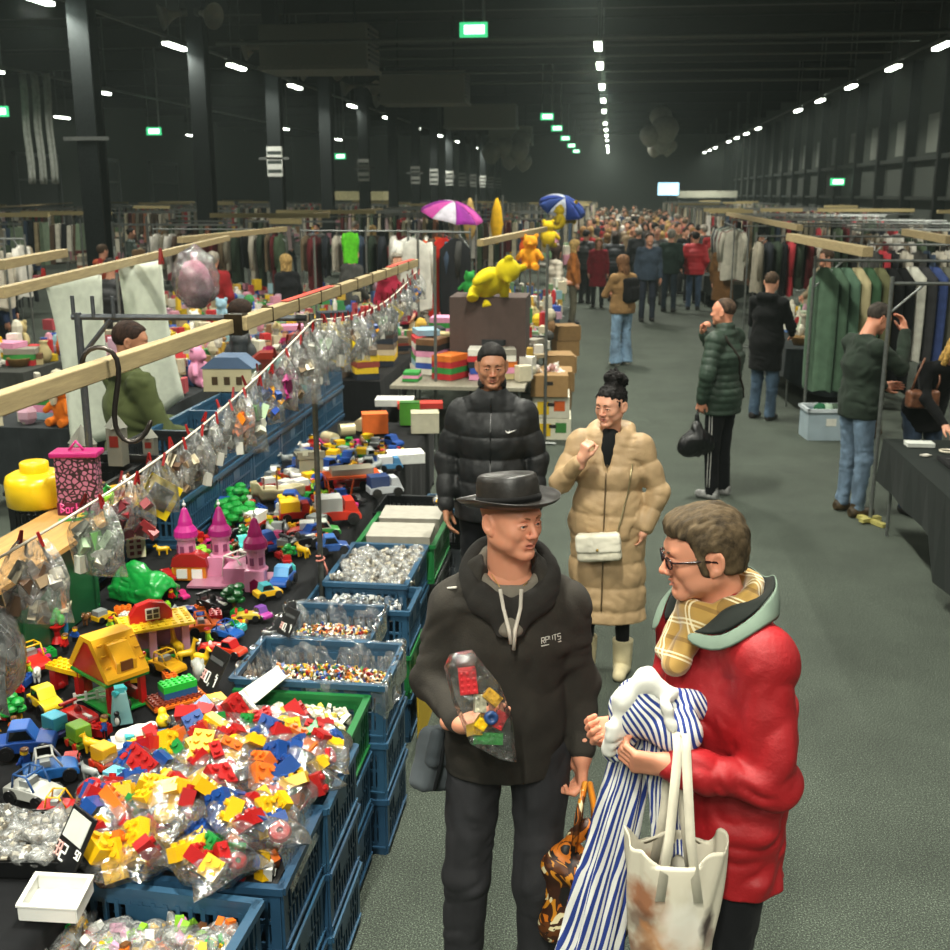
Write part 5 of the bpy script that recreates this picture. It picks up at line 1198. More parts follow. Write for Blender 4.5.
# --- toy prototypes -----------------------------------------------------------------
def clmat(c): return mat(c, 'plastic', .28)
def toy_car(col, L=.15, style='open', col2=WHT, name='toy_car'):
    o = empty(name, (0, 0, -50)); W = L * .5; h = L * .17
    b = MB(); prof = [(-L / 2, h * .6), (-L / 2, h * 1.7), (-L * .15, h * 1.9), (L * .18, h * 1.8), (L * .46, h * 1.5), (L / 2, h * 1.1), (L / 2, h * .6)]
    b.prism(prof, -W / 2, W / 2); b.build('body', clmat(col), o, bev=L * .02)
    if style == 'open':
        b = MB()
        for s in (-1, 1):
            b.tube([(-L * .3, s * W * .42, h * 1.8), (-L * .24, s * W * .42, h * 3.4), (L * .05, s * W * .42, h * 3.4), (L * .2, s * W * .42, h * 1.8)], L * .022, 6)
        b.tube([(-L * .24, -W * .42, h * 3.4), (-L * .24, W * .42, h * 3.4)], L * .022, 6).tube([(L * .05, -W * .42, h * 3.4), (L * .05, W * .42, h * 3.4)], L * .022, 6)
        b.build('roll_bars', clmat(col2), o, smooth=True)
        MB().box((-L * .1, 0, h * 2.2), (L * .18, W * .6, h * .8)).build('seat', clmat(GRY), o, bev=.001)
    elif style == 'cab':
        MB().prism([(-L * .32, h * 1.8), (-L * .26, h * 3.3), (L * .06, h * 3.3), (L * .2, h * 1.8)], -W * .44, W * .44).build('cabin', clmat(col2), o, bev=L * .015)
        MB().prism([(-L * .27, h * 2.05), (-L * .23, h * 3.05), (L * .04, h * 3.05), (L * .14, h * 2.05)], -W * .455, W * .455).build('windows', mat('12181c', 'plastic', .1), o)
    elif style == 'truck':
        MB().b2(-L * .48, L * .08, -W * .48, W * .48, h * 1.7, h * 3.6).build('load_box', clmat(col2), o, bev=.002)
        MB().prism([(L * .12, h * 1.5), (L * .14, h * 3.2), (L * .34, h * 3.2), (L * .46, h * 1.5)], -W * .46, W * .46).build('cabin', clmat(col), o, bev=.002)
    elif style == 'race':
        MB().b2(-L * .5, -L * .4, -W * .5, W * .5, h * 2.4, h * 2.7).b2(-L * .46, -L * .43, -W * .3, -W * .25, h * 1.6, h * 2.4).b2(-L * .46, -L * .43, W * .25, W * .3, h * 1.6, h * 2.4).build('spoiler', clmat(col2), o)
        MB().ball((-L * .05, 0, h * 2.0), (L * .08, W * .2, h * .8)).build('driver', clmat(col2), o, smooth=True)
        MB().b2(L * .1, L * .49, -W * .1, W * .1, h * 1.5, h * 1.78).build('stripe', clmat(WHT), o)
    for sx in (-1, 1):
        for sy in (-1, 1):
            MB().cyl((sx * L * .31, sy * W * .5, h * .8), (sx * L * .31, sy * (W * .5 + L * .06), h * .8), h * .8, n=14).cyl((sx * L * .31, sy * (W * .5 + L * .055), h * .8), (sx * L * .31, sy * (W * .5 + L * .066), h * .8), h * .4, n=10).build('wheel', clmat('1a1a1b'), o)
    return o
def toy_figure(ct, cl, chead='efc21a', chair=BRN, s=1.0):
    mb = MB(); q = .001 * s
    mb.use(clmat(cl)).box((-7 * q, 0, 9 * q), (12 * q, 13 * q, 18 * q)).box((7 * q, 0, 9 * q), (12 * q, 13 * q, 18 * q)).box((0, 0, 20 * q), (26 * q, 14 * q, 6 * q))
    mb.use(clmat(ct)).box((0, 0, 34 * q), (28 * q, 15 * q, 24 * q), taper=.72); mb.tube([(-13 * q, 0, 42 * q), (-19 * q, -2 * q, 32 * q), (-19 * q, -9 * q, 26 * q)], 4.5 * q, 6); mb.tube([(13 * q, 0, 42 * q), (19 * q, -2 * q, 32 * q), (19 * q, -9 * q, 26 * q)], 4.5 * q, 6)
    mb.use(clmat(chead)).lathe([(0, 46 * q), (8 * q, 47 * q), (10.5 * q, 50 * q), (10.5 * q, 60 * q), (8 * q, 63 * q), (0, 63.5 * q)], n=12)
    mb.use(clmat(chair)).ball((0, 2 * q, 62 * q), (12 * q, 12 * q, 6.5 * q), 10)
    return mb.mesh('toy_figure')
def toy_tree(c, s=1.0):
    mb = MB(); mb.use(clmat(BRN)).cyl((0, 0, 0), (0, 0, .03 * s), .009 * s, n=8); mb.use(clmat(c))
    for i in range(9): a = i * 2.4; mb.ball((.02 * s * math.cos(a), .02 * s * math.sin(a), (.035 + .005 * i) * s), (.018 * s, .018 * s, .012 * s), 8)
    return mb.mesh('toy_tree')
def toy_horse(c, s=1.0, neck=.02):
    F = Field((-.06, -.03, -.005), (.06, .03, .12), .0028)
    F.cone((-.022, 0, .036), (.020, 0, .037), .013, .014, .01)
    for x in (-.022, .020):
        for y in (-.007, .007): F.cone((x, y, .032), (x, y, .004), .0058, .0045, .004)
    F.cone((.022, 0, .040), (.034, 0, .052 + neck), .010, .006, .008); F.cone((.034, 0, .054 + neck), (.048, 0, .048 + neck), .0065, .0045, .004); F.cone((-.034, 0, .040), (-.044, 0, .022), .004, .003, .004)
    for y in (-.004, .004): F.cone((.033, y, .058 + neck), (.032, y * 1.3, .065 + neck), .0025, .0016, .002)
    v, q = F.extract(); return np_mesh('toy_animal', [(v * s, q)], clmat(c))
def brick_mesh(nx, ny, c, h=.019, u=.016):
    mb = MB(); brick(mb, (0, 0, h / 2), nx, ny, h, u); return mb.mesh('toy_brick', clmat(c))
U = .032; HB_ = .0192 * 2
def panel_house(o):  # red walls, yellow slope roof on posts, green plates
    mb = MB()
    MB().b2(-.16, .16, -.10, .10, 0, .008).build('base_plate', clmat(GRN), o)
    for x, y in ((-.14, -.08), (.14, -.08), (-.14, .08), (.14, .08), (0, .08)): MB().b2(x - .014, x + .014, y - .014, y + .014, .008, .12).build('post', clmat(RED), o, bev=.001)
    MB().b2(-.16, .16, -.11, .11, .12, .130).build('floor_plate', clmat(GRN), o)
    MB().b2(-.14, .1, .07, .09, .008, .05).build('low_wall', clmat(RED), o)
    MB().prism([(-.16, .13), (-.16, .16), (-.05, .26), (.05, .26), (.16, .16), (.16, .13)], -.1, -.08).prism([(-.16, .13), (-.16, .16), (-.05, .26), (.05, .26), (.16, .16), (.16, .13)], .08, .1).build('gable', clmat(RED), o)
    rf = MB(); rf.prism([(.02, .262), (.15, .135), (.175, .135), (.175, .15), (.05, .28), (-.05, .28), (-.175, .15), (-.175, .135), (-.15, .135), (-.02, .262)], -.105, .105)
    for j in range(5):
        for i in range(3): x = .065 + .035 * i; rf.b2(x - .012, x + .012, -.09 + .042 * j, -.066 + .042 * j, .255 - .035 * i, .262 - .035 * i)
    rf.build('roof', clmat('e9a91c'), o)
    MB().prism([(.03, .16), (.03, .26), (.10, .26), (.165, .20), (.165, .16)], -.05, .05).build('dormer', clmat('e9a91c'), o, bev=.003); MB().b2(.158, .17, -.03, .03, .168, .205).build('dormer_opening', clmat('6a3a18'), o)
    return o
LM = []     # landmarks for labels: (x, y, phrase)
def put(o, px, py, rz, label, cat, group=None, sc=None, z=TZ + .004, lm=None):
    p = at(px, py, z); o.location = p; o.rotation_euler = (0, 0, rz)
    if sc: o.scale = (sc,) * 3
    tag(o, label, cat, group)
    if lm: LM.append((p[0], p[1], lm))
    TAKEN.append((p[0], p[1], .09 if lm else .055)); return o
TAKEN = []
o = panel_house(empty('toy_house')); o.scale = (.82, .82, .95)
put(o, 112, 700, -.62, 'toy brick house with yellow sloping roof, red posts and green base', 'toy house', lm='the yellow roofed house'); o.scale = (.80, .80, .98)
TAKEN.append((o.location.x, o.location.y, .16))
# pink pillared house with yellow flat roof and red arch
o = empty('toy_house'); MB().b2(-.14, .14, -.09, .09, 0, .008).build('base_plate', clmat(GRN), o)
for x in (-.11, -.03, .11): MB().b2(x - .016, x + .016, -.075, -.045, .008, .14).build('pillar', clmat('d9a0b8'), o, bev=.001)
MB().b2(-.12, .12, .04, .07, .008, .14).build('back_wall', clmat('b97890'), o); MB().b2(.0, .1, -.07, -.05, .008, .05).build('brown_fence', clmat(BRN), o)
rf = MB(); rf.b2(-.15, .15, -.10, .10, .14, .152)
for i in range(9):
    for j in range(6): rf.cyl((-.13 + .0325 * i, -.08 + .032 * j, .152), (-.13 + .0325 * i, -.08 + .032 * j, .158), .009, n=8)
rf.build('flat_roof', clmat('e6c02a'), o)
MB().prism([(-.11, .152), (-.11, .19), (-.08, .23), (-.02, .245), (.04, .23), (.07, .19), (.07, .152)], -.02, .02).build('arch', clmat(RED), o, bev=.003)
f_ = MB().b2(-.045, .015, -.028, -.02, .165, .215).build('window_frame', clmat(WHT), o); MB().b2(-.04, -.018, -.03, -.027, .17, .188).b2(-.012, .01, -.03, -.027, .17, .188).b2(-.04, -.018, -.03, -.027, .193, .21).b2(-.012, .01, -.03, -.027, .193, .21).build('pane', clmat('3a3030'), f_)
put(o, 158, 652, .6, 'toy house with flat yellow studded roof, red arch and pink pillars', 'toy house', lm='the red arched flat roof', sc=.95); TAKEN.append((o.location.x, o.location.y, .13))
# red/yellow table like arch
o = empty('toy_arch'); MB().b2(-.08, -.05, -.03, .03, 0, .085).build('pillar', clmat(RED), o, bev=.001); MB().b2(.05, .08, -.03, .03, 0, .085).build('pillar', clmat(RED), o, bev=.001)
tp = MB(); brick(tp, (0, 0, .094), 7, 3, .018, .0255); tp.build('top', clmat(YEL), o); brick(MB(), (0, 0, 0), 1, 1)
put(o, 72, 690, -.35, 'red and yellow toy brick bridge with a small green plant on top', 'toy bridge', lm='the red and yellow bridge')
# green hill tunnel
o = empty('toy_tunnel'); F = Field((-.17, -.12, -.01), (.17, .12, .2), .005); F.cone((-.09, 0, .06), (.09, 0, .06), .078, .078, .03, flat=((0, 1, 0), 1.05)); F.ell((-.05, 0, .13), (.06, .05, .045), .03); F.box((0, 0, .03), (.15, .085, .035), .01, .02); F.wrinkle(.007, 24, 24, 24); F.cone((.05, 0, .03), (.2, 0, .03), .045, .045, .004, op='sub'); F.box((.15, 0, .01), (.1, .045, .03), .002, .004, op='sub'); F.cutz(0, above=False)
link('hill', np_mesh('hill', [F.extract()], clmat('168a38')), o); MB().b2(.03, .10, -.04, .04, .002, .005).build('tunnel_floor', clmat('0b1a10'), o)
put(o, 145, 598, -.35, 'shiny green toy hill with a dark tunnel opening', 'toy tunnel', lm='the green tunnel'); TAKEN.append((o.location.x, o.location.y, .13))
# pink castle
def tower(o, x, y, h, cr, s=1.0):
    t = MB().lathe([(.045, 0), (.045, h * .45), (.052, h * .46), (.052, h * .5), (.040, h * .52), (.040, h * .92), (.050, h * .94), (.050, h)], (x, y, 0), 16).build('tower', clmat('cf86a6'), o)
    MB().lathe([(.055, 0), (.052, .025), (.034, .05), (.030, .07), (.012, .125), (.0, .135)], (x, y, h), 16).build('spire', clmat(cr), t); MB().ball((x, y, h + .145), .009, 8).cyl((x, y, h + .13), (x, y, h + .165), .003).build('finial', clmat('c8c8c4'), t)
    w_ = MB()
    for a in (-1.2, -.2, .8): w_.box((x + .0405 * math.cos(a - PI / 2), y + .0405 * math.sin(a - PI / 2), h * .70), (.018, .008, .035), rz=a)
    w_.build('window_opening', clmat('7c3a5c'), t)
o = empty('toy_castle'); tower(o, -.20, .10, .20, 'b5247e'); tower(o, -.06, .16, .19, '8f1a62'); tower(o, .16, -.04, .20, '9c1c60')
MB().b2(-.16, .02, .08, .1, 0, .10).build('wall_panel', clmat('cf86a6'), o); wl = MB().b2(.0, .1, -.02, .16, 0, .085).build('wall_panel', clmat('cf86a6'), o); MB().b2(.09, .105, .0, .14, .01, .07).build('dark_gate', clmat('6a1230'), o)
MB().b2(.115, .205, -.088, -.05, 0, .10).build('gatehouse', clmat('d38fae'), o, bev=.003); MB().prism([(.14, 0), (.14, .05), (.16, .065), (.18, .05), (.18, 0)], -.092, -.086).build('door', clmat('7a1040'), o); MB().b2(-.16, .2, -.05, .16, .0, .01).build('base', clmat('a26a80'), o)
put(o, 225, 585, .05, 'pink toy castle with three magenta cone roofed towers', 'toy castle', lm='the pink castle', sc=1.08); TAKEN.append((o.location.x, o.location.y, .2))
# game box leaning
o = empty('boxed_game'); MB().b2(-.06, .06, -.035, .035, 0, .17).build('carton', mat('d8d2b0', 'card'), o); g_ = MB()
for i in range(3):
    for j in range(5): g_.b2(-.062, -.060, -.024 + .018 * i, -.012 + .018 * i, .015 + .032 * j, .035 + .032 * j); g_.b2(-.05 + .035 * i, -.03 + .035 * i, -.037, -.035, .015 + .032 * j, .034 + .032 * j)
g_.build('cut_out_windows', mat('7c3b3b', 'card'), o); MB().b2(.0605, .062, -.03, .03, .01, .16).build('printed_side', mat('86b02c', 'card'), o); MB().b2(-.055, .055, -.03, .03, .17, .172).build('lid', mat('6ea03a', 'card'), o)
put(o, 133, 556, .5, 'cream game carton with rows of little cut out windows', 'boxed game', lm='the cream game carton', sc=1.05)
# orange and blue two-storey shelf house
o = empty('toy_house')
for x in (-.09, .09): MB().b2(x - .012, x + .012, -.05, .05, 0, .11).build('lower_pillar', clmat('2f7fb4'), o); MB().b2(x - .014, x + .014, -.05, .05, .12, .22).build('upper_pillar', clmat('d9791c'), o)
MB().b2(-.12, .12, -.08, .08, .11, .12).build('middle_floor', clmat('d8cfb4'), o); MB().b2(-.12, .12, -.08, .08, .22, .23).build('top_floor', clmat('d8cfb4'), o); MB().b2(-.1, .1, .06, .07, 0, .11).build('back_panel', clmat('c7a85c'), o)
MB().b2(-.05, .05, -.03, .03, .12, .15).build('bed', clmat('7d97a8'), o); MB().prism([(-.02, .23), (.02, .28), (.07, .29), (.09, .23)], -.04, .04).build('orange_chair', clmat('c8651c'), o, bev=.003)
put(o, 44, 632, .35, 'two storey toy house with orange upper and blue lower pillars, open in front', 'toy house', lm='the orange and blue house', sc=1.0); TAKEN.append((o.location.x, o.location.y, .12))
# red pot with green balls
o = empty('toy_plant'); MB().lathe([(.03, 0), (.012, .03), (.012, .05), (.034, .075), (.03, .075)], n=12).build('red_stand', clmat(RED), o)
MB().ball((-.018, 0, .10), (.017, .017, .026)).ball((.02, .005, .10), (.017, .017, .026)).ball((0, .01, .125), (.017, .017, .026)).build('leaf_balls', clmat('2fae3a'), o, smooth=True); put(o, 58, 642, 0, 'toy plant of three green balls on a red stand', 'toy plant')
# stack of boards with green bricks
o = empty('brick_plates'); m_ = MB(); brick(m_, (0, 0, .006), 10, 6, .010, .021); m_.build('orange_plate', clmat('c8641c'), o); m_ = MB(); brick(m_, (-.01, 0, .017), 9, 5, .010, .021); m_.build('brown_plate', clmat('6e2a1a'), o)
m_ = MB(); brick(m_, (.01, .0, .036), 6, 3, .026, .0215); m_.build('blue_layer', clmat('28507c'), o); m_ = MB(); brick(m_, (.01, .0, .062), 6, 3, .026, .0215); m_.build('green_layer', clmat('28a838'), o)
put(o, 176, 700, .75, 'stack of brown and orange studded plates topped with a green brick block', 'brick plates', lm='the green brick block')
# ice tower and penguin stand
o = empty('toy_tower'); MB().box((0, 0, .06), (.075, .06, .12), taper=.62).build('tower', mat('7fb2b4', 'plastic', .3), o, bev=.004); MB().cyl((-.02, -.02, .12), (.02, .02, .12), .012).box((0, 0, .13), (.034, .034, .02)).build('turquoise_top', clmat('3fb0b8'), o); MB().ball((.030, 0, .065), (.008, .012, .02)).build('opening', clmat('1e2a2e'), o, smooth=True)
put(o, 122, 722, .5, 'pale blue grey toy ice tower with a round opening', 'toy tower', lm='the pale blue tower')
o = empty('toy_penguin'); MB().ball((0, 0, .022), (.012, .011, .022)).ball((0, -.002, .048), .010).build('body', clmat(BLK), o, smooth=True); MB().ball((0, -.005, .021), (.009, .009, .017)).build('belly', clmat(WHT), o, smooth=True); put(o, 118, 726, .2, 'small black and white toy penguin in front of the pale blue tower', 'toy animal')
o = empty('toy_boat'); MB().b2(-.10, .10, -.055, .055, 0, .018).build('hull', clmat('1f5f9c'), o, bev=.003); MB().b2(-.09, .06, -.05, .05, .018, .028).build('deck', clmat(WHT), o)
F = Field((-.1, -.07, .01), (.12, .07, .12), .004); F.ell((-.01, 0, .045), (.045, .03, .032), .01); F.ell((.04, .0, .06), (.024, .02, .02), .015); F.ell((-.05, .01, .04), (.03, .028, .026), .015); F.wrinkle(.004, 30, 30, 30); link('white_bear', np_mesh('white_bear', [F.extract()], clmat('e4e2d8')), o)
rl = MB()
for i in range(6): rl.b2(-.03 + .022 * i, -.02 + .022 * i, -.06, -.054, .01, .045)
rl.b2(-.035, .095, -.06, -.054, .04, .048).build('yellow_rail', clmat(YEL), o); MB().b2(-.05, -.02, -.045, -.015, .028, .06).build('turquoise_box', clmat('2f9ea2'), o)
put(o, 140, 745, .55, 'blue and white toy raft with white bear and yellow rail', 'toy boat', lm='the white bear raft')
o = empty('toy_duck'); F = Field((-.05, -.04, -.01), (.05, .04, .09), .003); F.ell((0, 0, .026), (.032, .026, .024), .01); F.ell((.012, 0, .056), (.016, .015, .016), .01); F.cone((-.025, 0, .035), (-.038, 0, .045), .009, .004, .008); F.cutz(0, above=False); link('body', np_mesh('body', [F.extract()], clmat('f0c21c')), o)
MB().ball((.030, 0, .054), (.008, .007, .004)).build('beak', clmat('d8641c'), o, smooth=True); put(o, 164, 727, 2.2, 'yellow toy duck beside the green brick block', 'toy duck')
# train of small wagons
def wagon(c, c2, s=1.0, nose=False):
    o = empty('toy_wagon'); MB().box((0, 0, .016), (.075 * s, .05 * s, .016)).build('chassis', clmat(c2), o, bev=.002); MB().box((0, 0, .042 * s), (.055 * s, .045 * s, .04 * s)).build('load', clmat(c), o, bev=.003)
    if nose: MB().cyl((0, 0, .05), (.045, 0, .035), .02, .024).cyl((.02, 0, .05), (.02, 0, .085), .008).build('funnel', clmat(c), o, smooth=False)
    for sx in (-1, 1):
        for sy in (-1, 1): MB().cyl((sx * .024, sy * .026, .013), (sx * .024, sy * .036, .013), .013, n=12).build('wheel', clmat('c4301c'), o)
    return o
put(wagon('58a8bc', '4696b0', 1.15, True), 117, 790, -.4, 'light blue toy locomotive with red wheels', 'toy train', lm='the light blue locomotive')
put(wagon('d9a01c', 'b8401c', 1.25), 105, 766, -.5, 'yellow toy wagon with red top coupled behind the light blue locomotive', 'toy train')
put(wagon('6fa024', '5a7a20', 1.3), 80, 745, -.6, 'lime green toy wagon with red wheels', 'toy train'); put(wagon('3d94a8', '5a5a9c', 1.3), 56, 735, -.5, 'turquoise and purple translucent toy wagon', 'toy train')
o = empty('toy_arch'); MB().b2(-.04, -.02, -.02, .02, 0, .05).b2(.02, .04, -.02, .02, 0, .05).build('yellow_feet', clmat(YEL), o); MB().prism([(-.04, .05), (-.036, .075), (-.02, .09), (0, .096), (.02, .09), (.036, .075), (.04, .05), (.018, .05), (.012, .062), (-.012, .062), (-.018, .05)], -.02, .02).build('red_arch', clmat(RED), o, bev=.001); put(o, 93, 808, .05, 'small red arch on yellow feet in front of the locomotive', 'toy arch')
# cars placed from the photograph
CARS = [(28, 752, .35, BLU, 'cab', '2a5aa8', .19, 'blue toy police car with light grey wheels at the left edge', 'the leftmost blue car'), (52, 778, .55, '2462a8', 'open', WHT, .17, 'blue toy car with white bars, second from the left edge', None),
        (35, 800, -.25, 'b9bab2', 'open', '2f5a96', .17, 'silver open toy car with black wheels', 'the silver open car'), (46, 708, .45 - 1.1, 'f0d02a', 'cab', 'e8cf3a', .15, 'yellow toy van cab with big black windows', 'the yellow van'), (33, 668, -.6, 'c5221c', 'open', YEL, .17, 'red toy car with yellow folding seat frame', None),
        (80, 722, -.5, RED, 'race', '8c1c1c', .14, 'red striped toy racing car by the yellow van', None), (168, 672, -.5, 'e4a71c', 'open', YEL, .15, 'yellow toy digger cab beside the green brick block', None), (205, 632, .45, 'd8641c', 'open', ORG, .15, 'orange toy safari truck with roll cage', 'the orange safari truck'),
        (228, 638, -.35, '1f56a4', 'open', BLU, .13, 'blue toy tractor with open frame', None), (215, 610, -.5, '101214', 'race', '2a2a2c', .16, 'black toy racing car behind the orange truck', None), (262, 618, -.6, '9a2a86', 'cab', PUR, .10, 'small purple toy car at the table edge', None),
        (248, 620, .3, 'b8a030', 'race', RED, .11, 'small yellow and red toy racer with driver', None), (232, 655, -.3, 'd23a1e', 'cab', RED, .12, 'red and orange toy car on the table edge by the price sign', None), (212, 652, .2, 'd83020', 'race', WHT, .11, 'red toy racer with white panel near the price sign', None),
        (283, 585, -1.6, '1f52a0', 'cab', '5f9ed0', .17, 'shiny blue toy sports car facing the camera right of the castle', 'the shiny blue car'), (268, 597, .7, 'e0ae1c', 'cab', '3f9ea8', .13, 'yellow and turquoise toy car beside the castle door', None), (62, 815, .1, RED, 'open', YEL, .13, 'red drum and yellow frame toy roller', None), (250, 588, .9, 'e6e6e0', 'open', WHT, .01, None, None)]
for px, py, rz, c, st, c2, L, lab, lm in CARS:
    if lab: put(toy_car(c, L, st, c2), px, py, rz, lab, 'toy car', lm=lm)
# white swing frame
o = empty('toy_swing_frame'); mb = MB()
for y in (-.05, .05): mb.tube([(-.07, y, 0), (-.05, y, .12), (.03, y, .12), (.08, y, .06), (.085, y, 0)], .005, 6)
for x, z in ((-.05, .12), (.03, .12), (.08, .06), (-.06, .06)): mb.tube([(x, -.05, z), (x, .05, z)], .005, 6)
mb.build('frame', clmat('d8d8cc'), o, smooth=True); put(o, 240, 578, -.4, 'white open toy swing frame in front of the castle', 'toy swing frame')
o = empty('toy_house'); MB().b2(-.07, .07, -.03, .03, 0, .06).build('walls', clmat('c9781c'), o); MB().prism([(-.08, .06), (-.07, .10), (-.03, .12), (.03, .12), (.07, .10), (.08, .06)], -.035, .035).build('red_roof', clmat('9c1c1c'), o, bev=.002)
f_ = MB().b2(-.055, -.01, -.036, -.03, .01, .05).b2(.01, .055, -.036, -.03, .01, .05).build('window_frame', clmat(WHT), o); put(o, 192, 578, .1, 'small toy house front with dark red roof and two windows by the castle', 'toy house', sc=1.15)
# giraffes
for i, (px, py, rz, s) in enumerate(((178, 655, 2.4, 1.25), (187, 662, .5, 1.05), (202, 666, -.4, 1.1))):
    put(link('toy_giraffe', toy_horse('e8bb1c', s, .045 - .012 * i)), px, py, rz, ('tall yellow toy giraffe, leftmost of three', 'small yellow toy giraffe between two others', 'yellow toy giraffe nearest the grey stone')[i], 'toy animal')
# bagged grey stone
o = empty('toy_elephant'); F = Field((-.06, -.05, -.01), (.08, .05, .1), .004); F.ell((-.005, 0, .035), (.035, .026, .03), .02); F.ell((.03, 0, .055), (.02, .019, .02), .015); F.cone((.045, 0, .05), (.055, 0, .02), .008, .005, .008)
for x in (-.022, .015):
    for y in (-.012, .012): F.cone((x, y, .03), (x, y, .0), .010, .010, .008)
F.ell((.025, .022, .055), (.012, .004, .016), .004); F.ell((.025, -.022, .055), (.012, .004, .016), .004); F.cutz(0, above=False); link('body', np_mesh('body', [F.extract()], clmat('9a9c94')), o); put(o, 200, 678, 2.2, 'grey toy elephant beside the black price sign', 'toy animal')
# fences, fan of grey rails
o = empty('toy_fence'); mb = MB()
for i in range(6): mb.b2(-.1 + .04 * i, -.09 + .04 * i, -.003, .003, 0, .045)
mb.b2(-.1, .11, -.002, .002, .03, .036).b2(-.1, .11, -.002, .002, .012, .018).build('rails', clmat(WHT), o); put(o, 102, 700, .5, 'white toy fence beneath the yellow roofed house', 'toy fence')
for i in range(7):
    o = MB().b2(-.07, .07, -.008, .008, 0, .005).build('toy_track', clmat(['6f6a5a', '5a5648', 'b8452a', '7a7462', '625e50', '8a8470', 'a8a28c'][i])); put(o, 108 + 6 * i, 812 + (i % 2) * 5, .5 + .12 * i, '%s flat toy rail piece fanned out beside the brick bags' % ['brownish', 'dark', 'red', 'grey', 'olive grey', 'pale grey', 'lightest'][i], 'toy track', 'fanned toy rails', z=TZ + .006 + .006 * i)
# price signs
def price(px, py, rz, big, lab, z=TZ + .02, tilt=.55, sc=1, white=False, txt2=''):
    o = empty('price_sign', at(px, py, z), 0, lab, 'price sign'); o.rotation_euler = (tilt * -1, 0, rz); o.scale = (sc,) * 3
    MB().b2(-.055, .055, -.004, .004, 0, .15).build('card', mat('0f1011', 'plastic', .35), o, bev=.002)
    MB().b2(-.045, .045, -.006, -.004, .10 if not white else .075, .115 if not white else .14).build('pale_strip', mat('c9ccc4' if white else '3a3c3c', 'card'), o)
    mb = MB(); write(mb, big, .030, .036, Matrix.Translation((-.02, -.006, .025)), lw=.0024, adv=.95)
    write(mb, txt2, .014, .018, Matrix.Translation((.036, -.006, .05)), lw=.0016); mb.build('price_figures', mat('ecece6', 'card'), o)
    mb = MB(); write(mb, '33', .014, .03, Matrix.Translation((-.048, -.006, .03)), lw=.0026, adv=1.0); mb.build('red_print', mat('d8a8a0', 'card'), o)
price(60, 872, -.65, '2', 'black and white price card reading 2 50 between the tray and brick bags', white=True, txt2='50', sc=1.15, z=.78)
price(205, 690, -.75, '0,1', 'black price card leaning by the grey elephant at the liner crate', sc=1.1, txt2='5'); price(283, 635, -.7, '0,1', 'black price card on the table edge below the shiny blue car', sc=.8, txt2='5')
# --- filler toys
CLIST = [RED, YEL, GRN, BLU, ORG, WHT, TUR, LIM]
SMALL = []
for i in range(9):
    c1, c2 = R.choice(CLIST), R.choice(CLIST[:4] + [BLK]); SMALL.append(('toy_figure', toy_figure(c1, c2, chair=R.choice([BRN, BLK, YEL, RED]), s=1.05), 'small toy figure with %s top and %s legs' % (CN[c1], CN[c2]), 'toy figure', (.022, .05)))
for c in (RED, YEL, BLU, GRN, ORG, WHT, LIM, TUR): SMALL.append(('toy_brick', brick_mesh(R.choice([2, 2, 3]), 2, c, .026, .022), 'loose %s studded toy brick' % CN[c], 'toy brick', (.03, .03)))
for c in (GRN, LIM, '12602a'): SMALL.append(('toy_tree', toy_tree(c, 1.2), '%s bushy toy tree' % CN.get(c, 'dark green'), 'toy tree', (.04, .05)))
for c in (BRN, WHT, BLK, YEL, GRY): SMALL.append(('toy_animal', toy_horse(c, 1.0, .004), 'small %s four legged toy animal' % CN[c], 'toy animal', (.04, .04)))
def one_mesh_car(c, L, st, c2):
    mb = MB(); W = L * .5; h = L * .17
    mb.use(clmat(c)).prism([(-L / 2, h * .6), (-L / 2, h * 1.7), (-L * .15, h * 1.9), (L * .18, h * 1.8), (L * .46, h * 1.5), (L / 2, h * 1.1), (L / 2, h * .6)], -W / 2, W / 2)
    if st: mb.prism([(-L * .32, h * 1.8), (-L * .26, h * 3.1), (L * .06, h * 3.1), (L * .2, h * 1.8)], -W * .44, W * .44); mb.use(mat('12181c', 'plastic', .1)).prism([(-L * .27, h * 2.05), (-L * .23, h * 2.9), (L * .04, h * 2.9), (L * .14, h * 2.05)], -W * .455, W * .455)
    else: mb.use(clmat(c2)).b2(-L * .45, L * .05, -W * .45, W * .45, h * 1.8, h * 3.2)
    mb.use(clmat('18181a'))
    for sx in (-1, 1):
        for sy in (-1, 1): mb.cyl((sx * L * .31, sy * W * .48, h * .8), (sx * L * .31, sy * W * .6, h * .8), h * .8, n=10)
    return mb.mesh('toy_car')
for c, st, c2 in ((RED, 1, WHT), (BLU, 1, WHT), (YEL, 0, GRY), (ORG, 0, RED), (GRN, 1, WHT), (WHT, 0, BLU), (BLK, 1, WHT), (TUR, 1, WHT), (MAG, 1, WHT)): SMALL.append(('toy_car', one_mesh_car(c, .085, st, c2), 'small %s toy %s' % (CN[c], 'car' if st else 'lorry'), 'toy car', (.05, .035)))
def near_lm(x, y):
    b = min(LM, key=lambda l: (l[0] - x) ** 2 + (l[1] - y) ** 2); return b[2]
_used_lab = {}
def fill(x0, x1, y0, y1, n, kinds, rmin=.04, z=TZ + .004, lmf=near_lm, sc=1.0, tag_='on the toy table'):
    t = 0; c = 0
    while c < n and t < n * 30:
        t += 1; x, y = R.uniform(x0, x1), R.uniform(y0, y1)
        if any((x - a) ** 2 + (y - b) ** 2 < (r + rmin * .6) ** 2 for a, b, r in TAKEN): continue
        nm_, me, lab, cat, d = R.choice(kinds); s = sc * R.uniform(.85, 1.25)
        TAKEN.append((x, y, max(d) * .5 * s)); rot = None
        if nm_ == 'toy_figure' and R.random() < .35: rot = (PI / 2, 0, R.uniform(0, 6.28))
        l = '%s near %s' % (lab.replace('small toy figure', 'toy figure'), lmf(x, y))
        cheap(nm_, me, (x, y, z + (.012 if rot else 0)), R.uniform(0, 6.28), l, cat, l + ' group', s, rot); c += 1
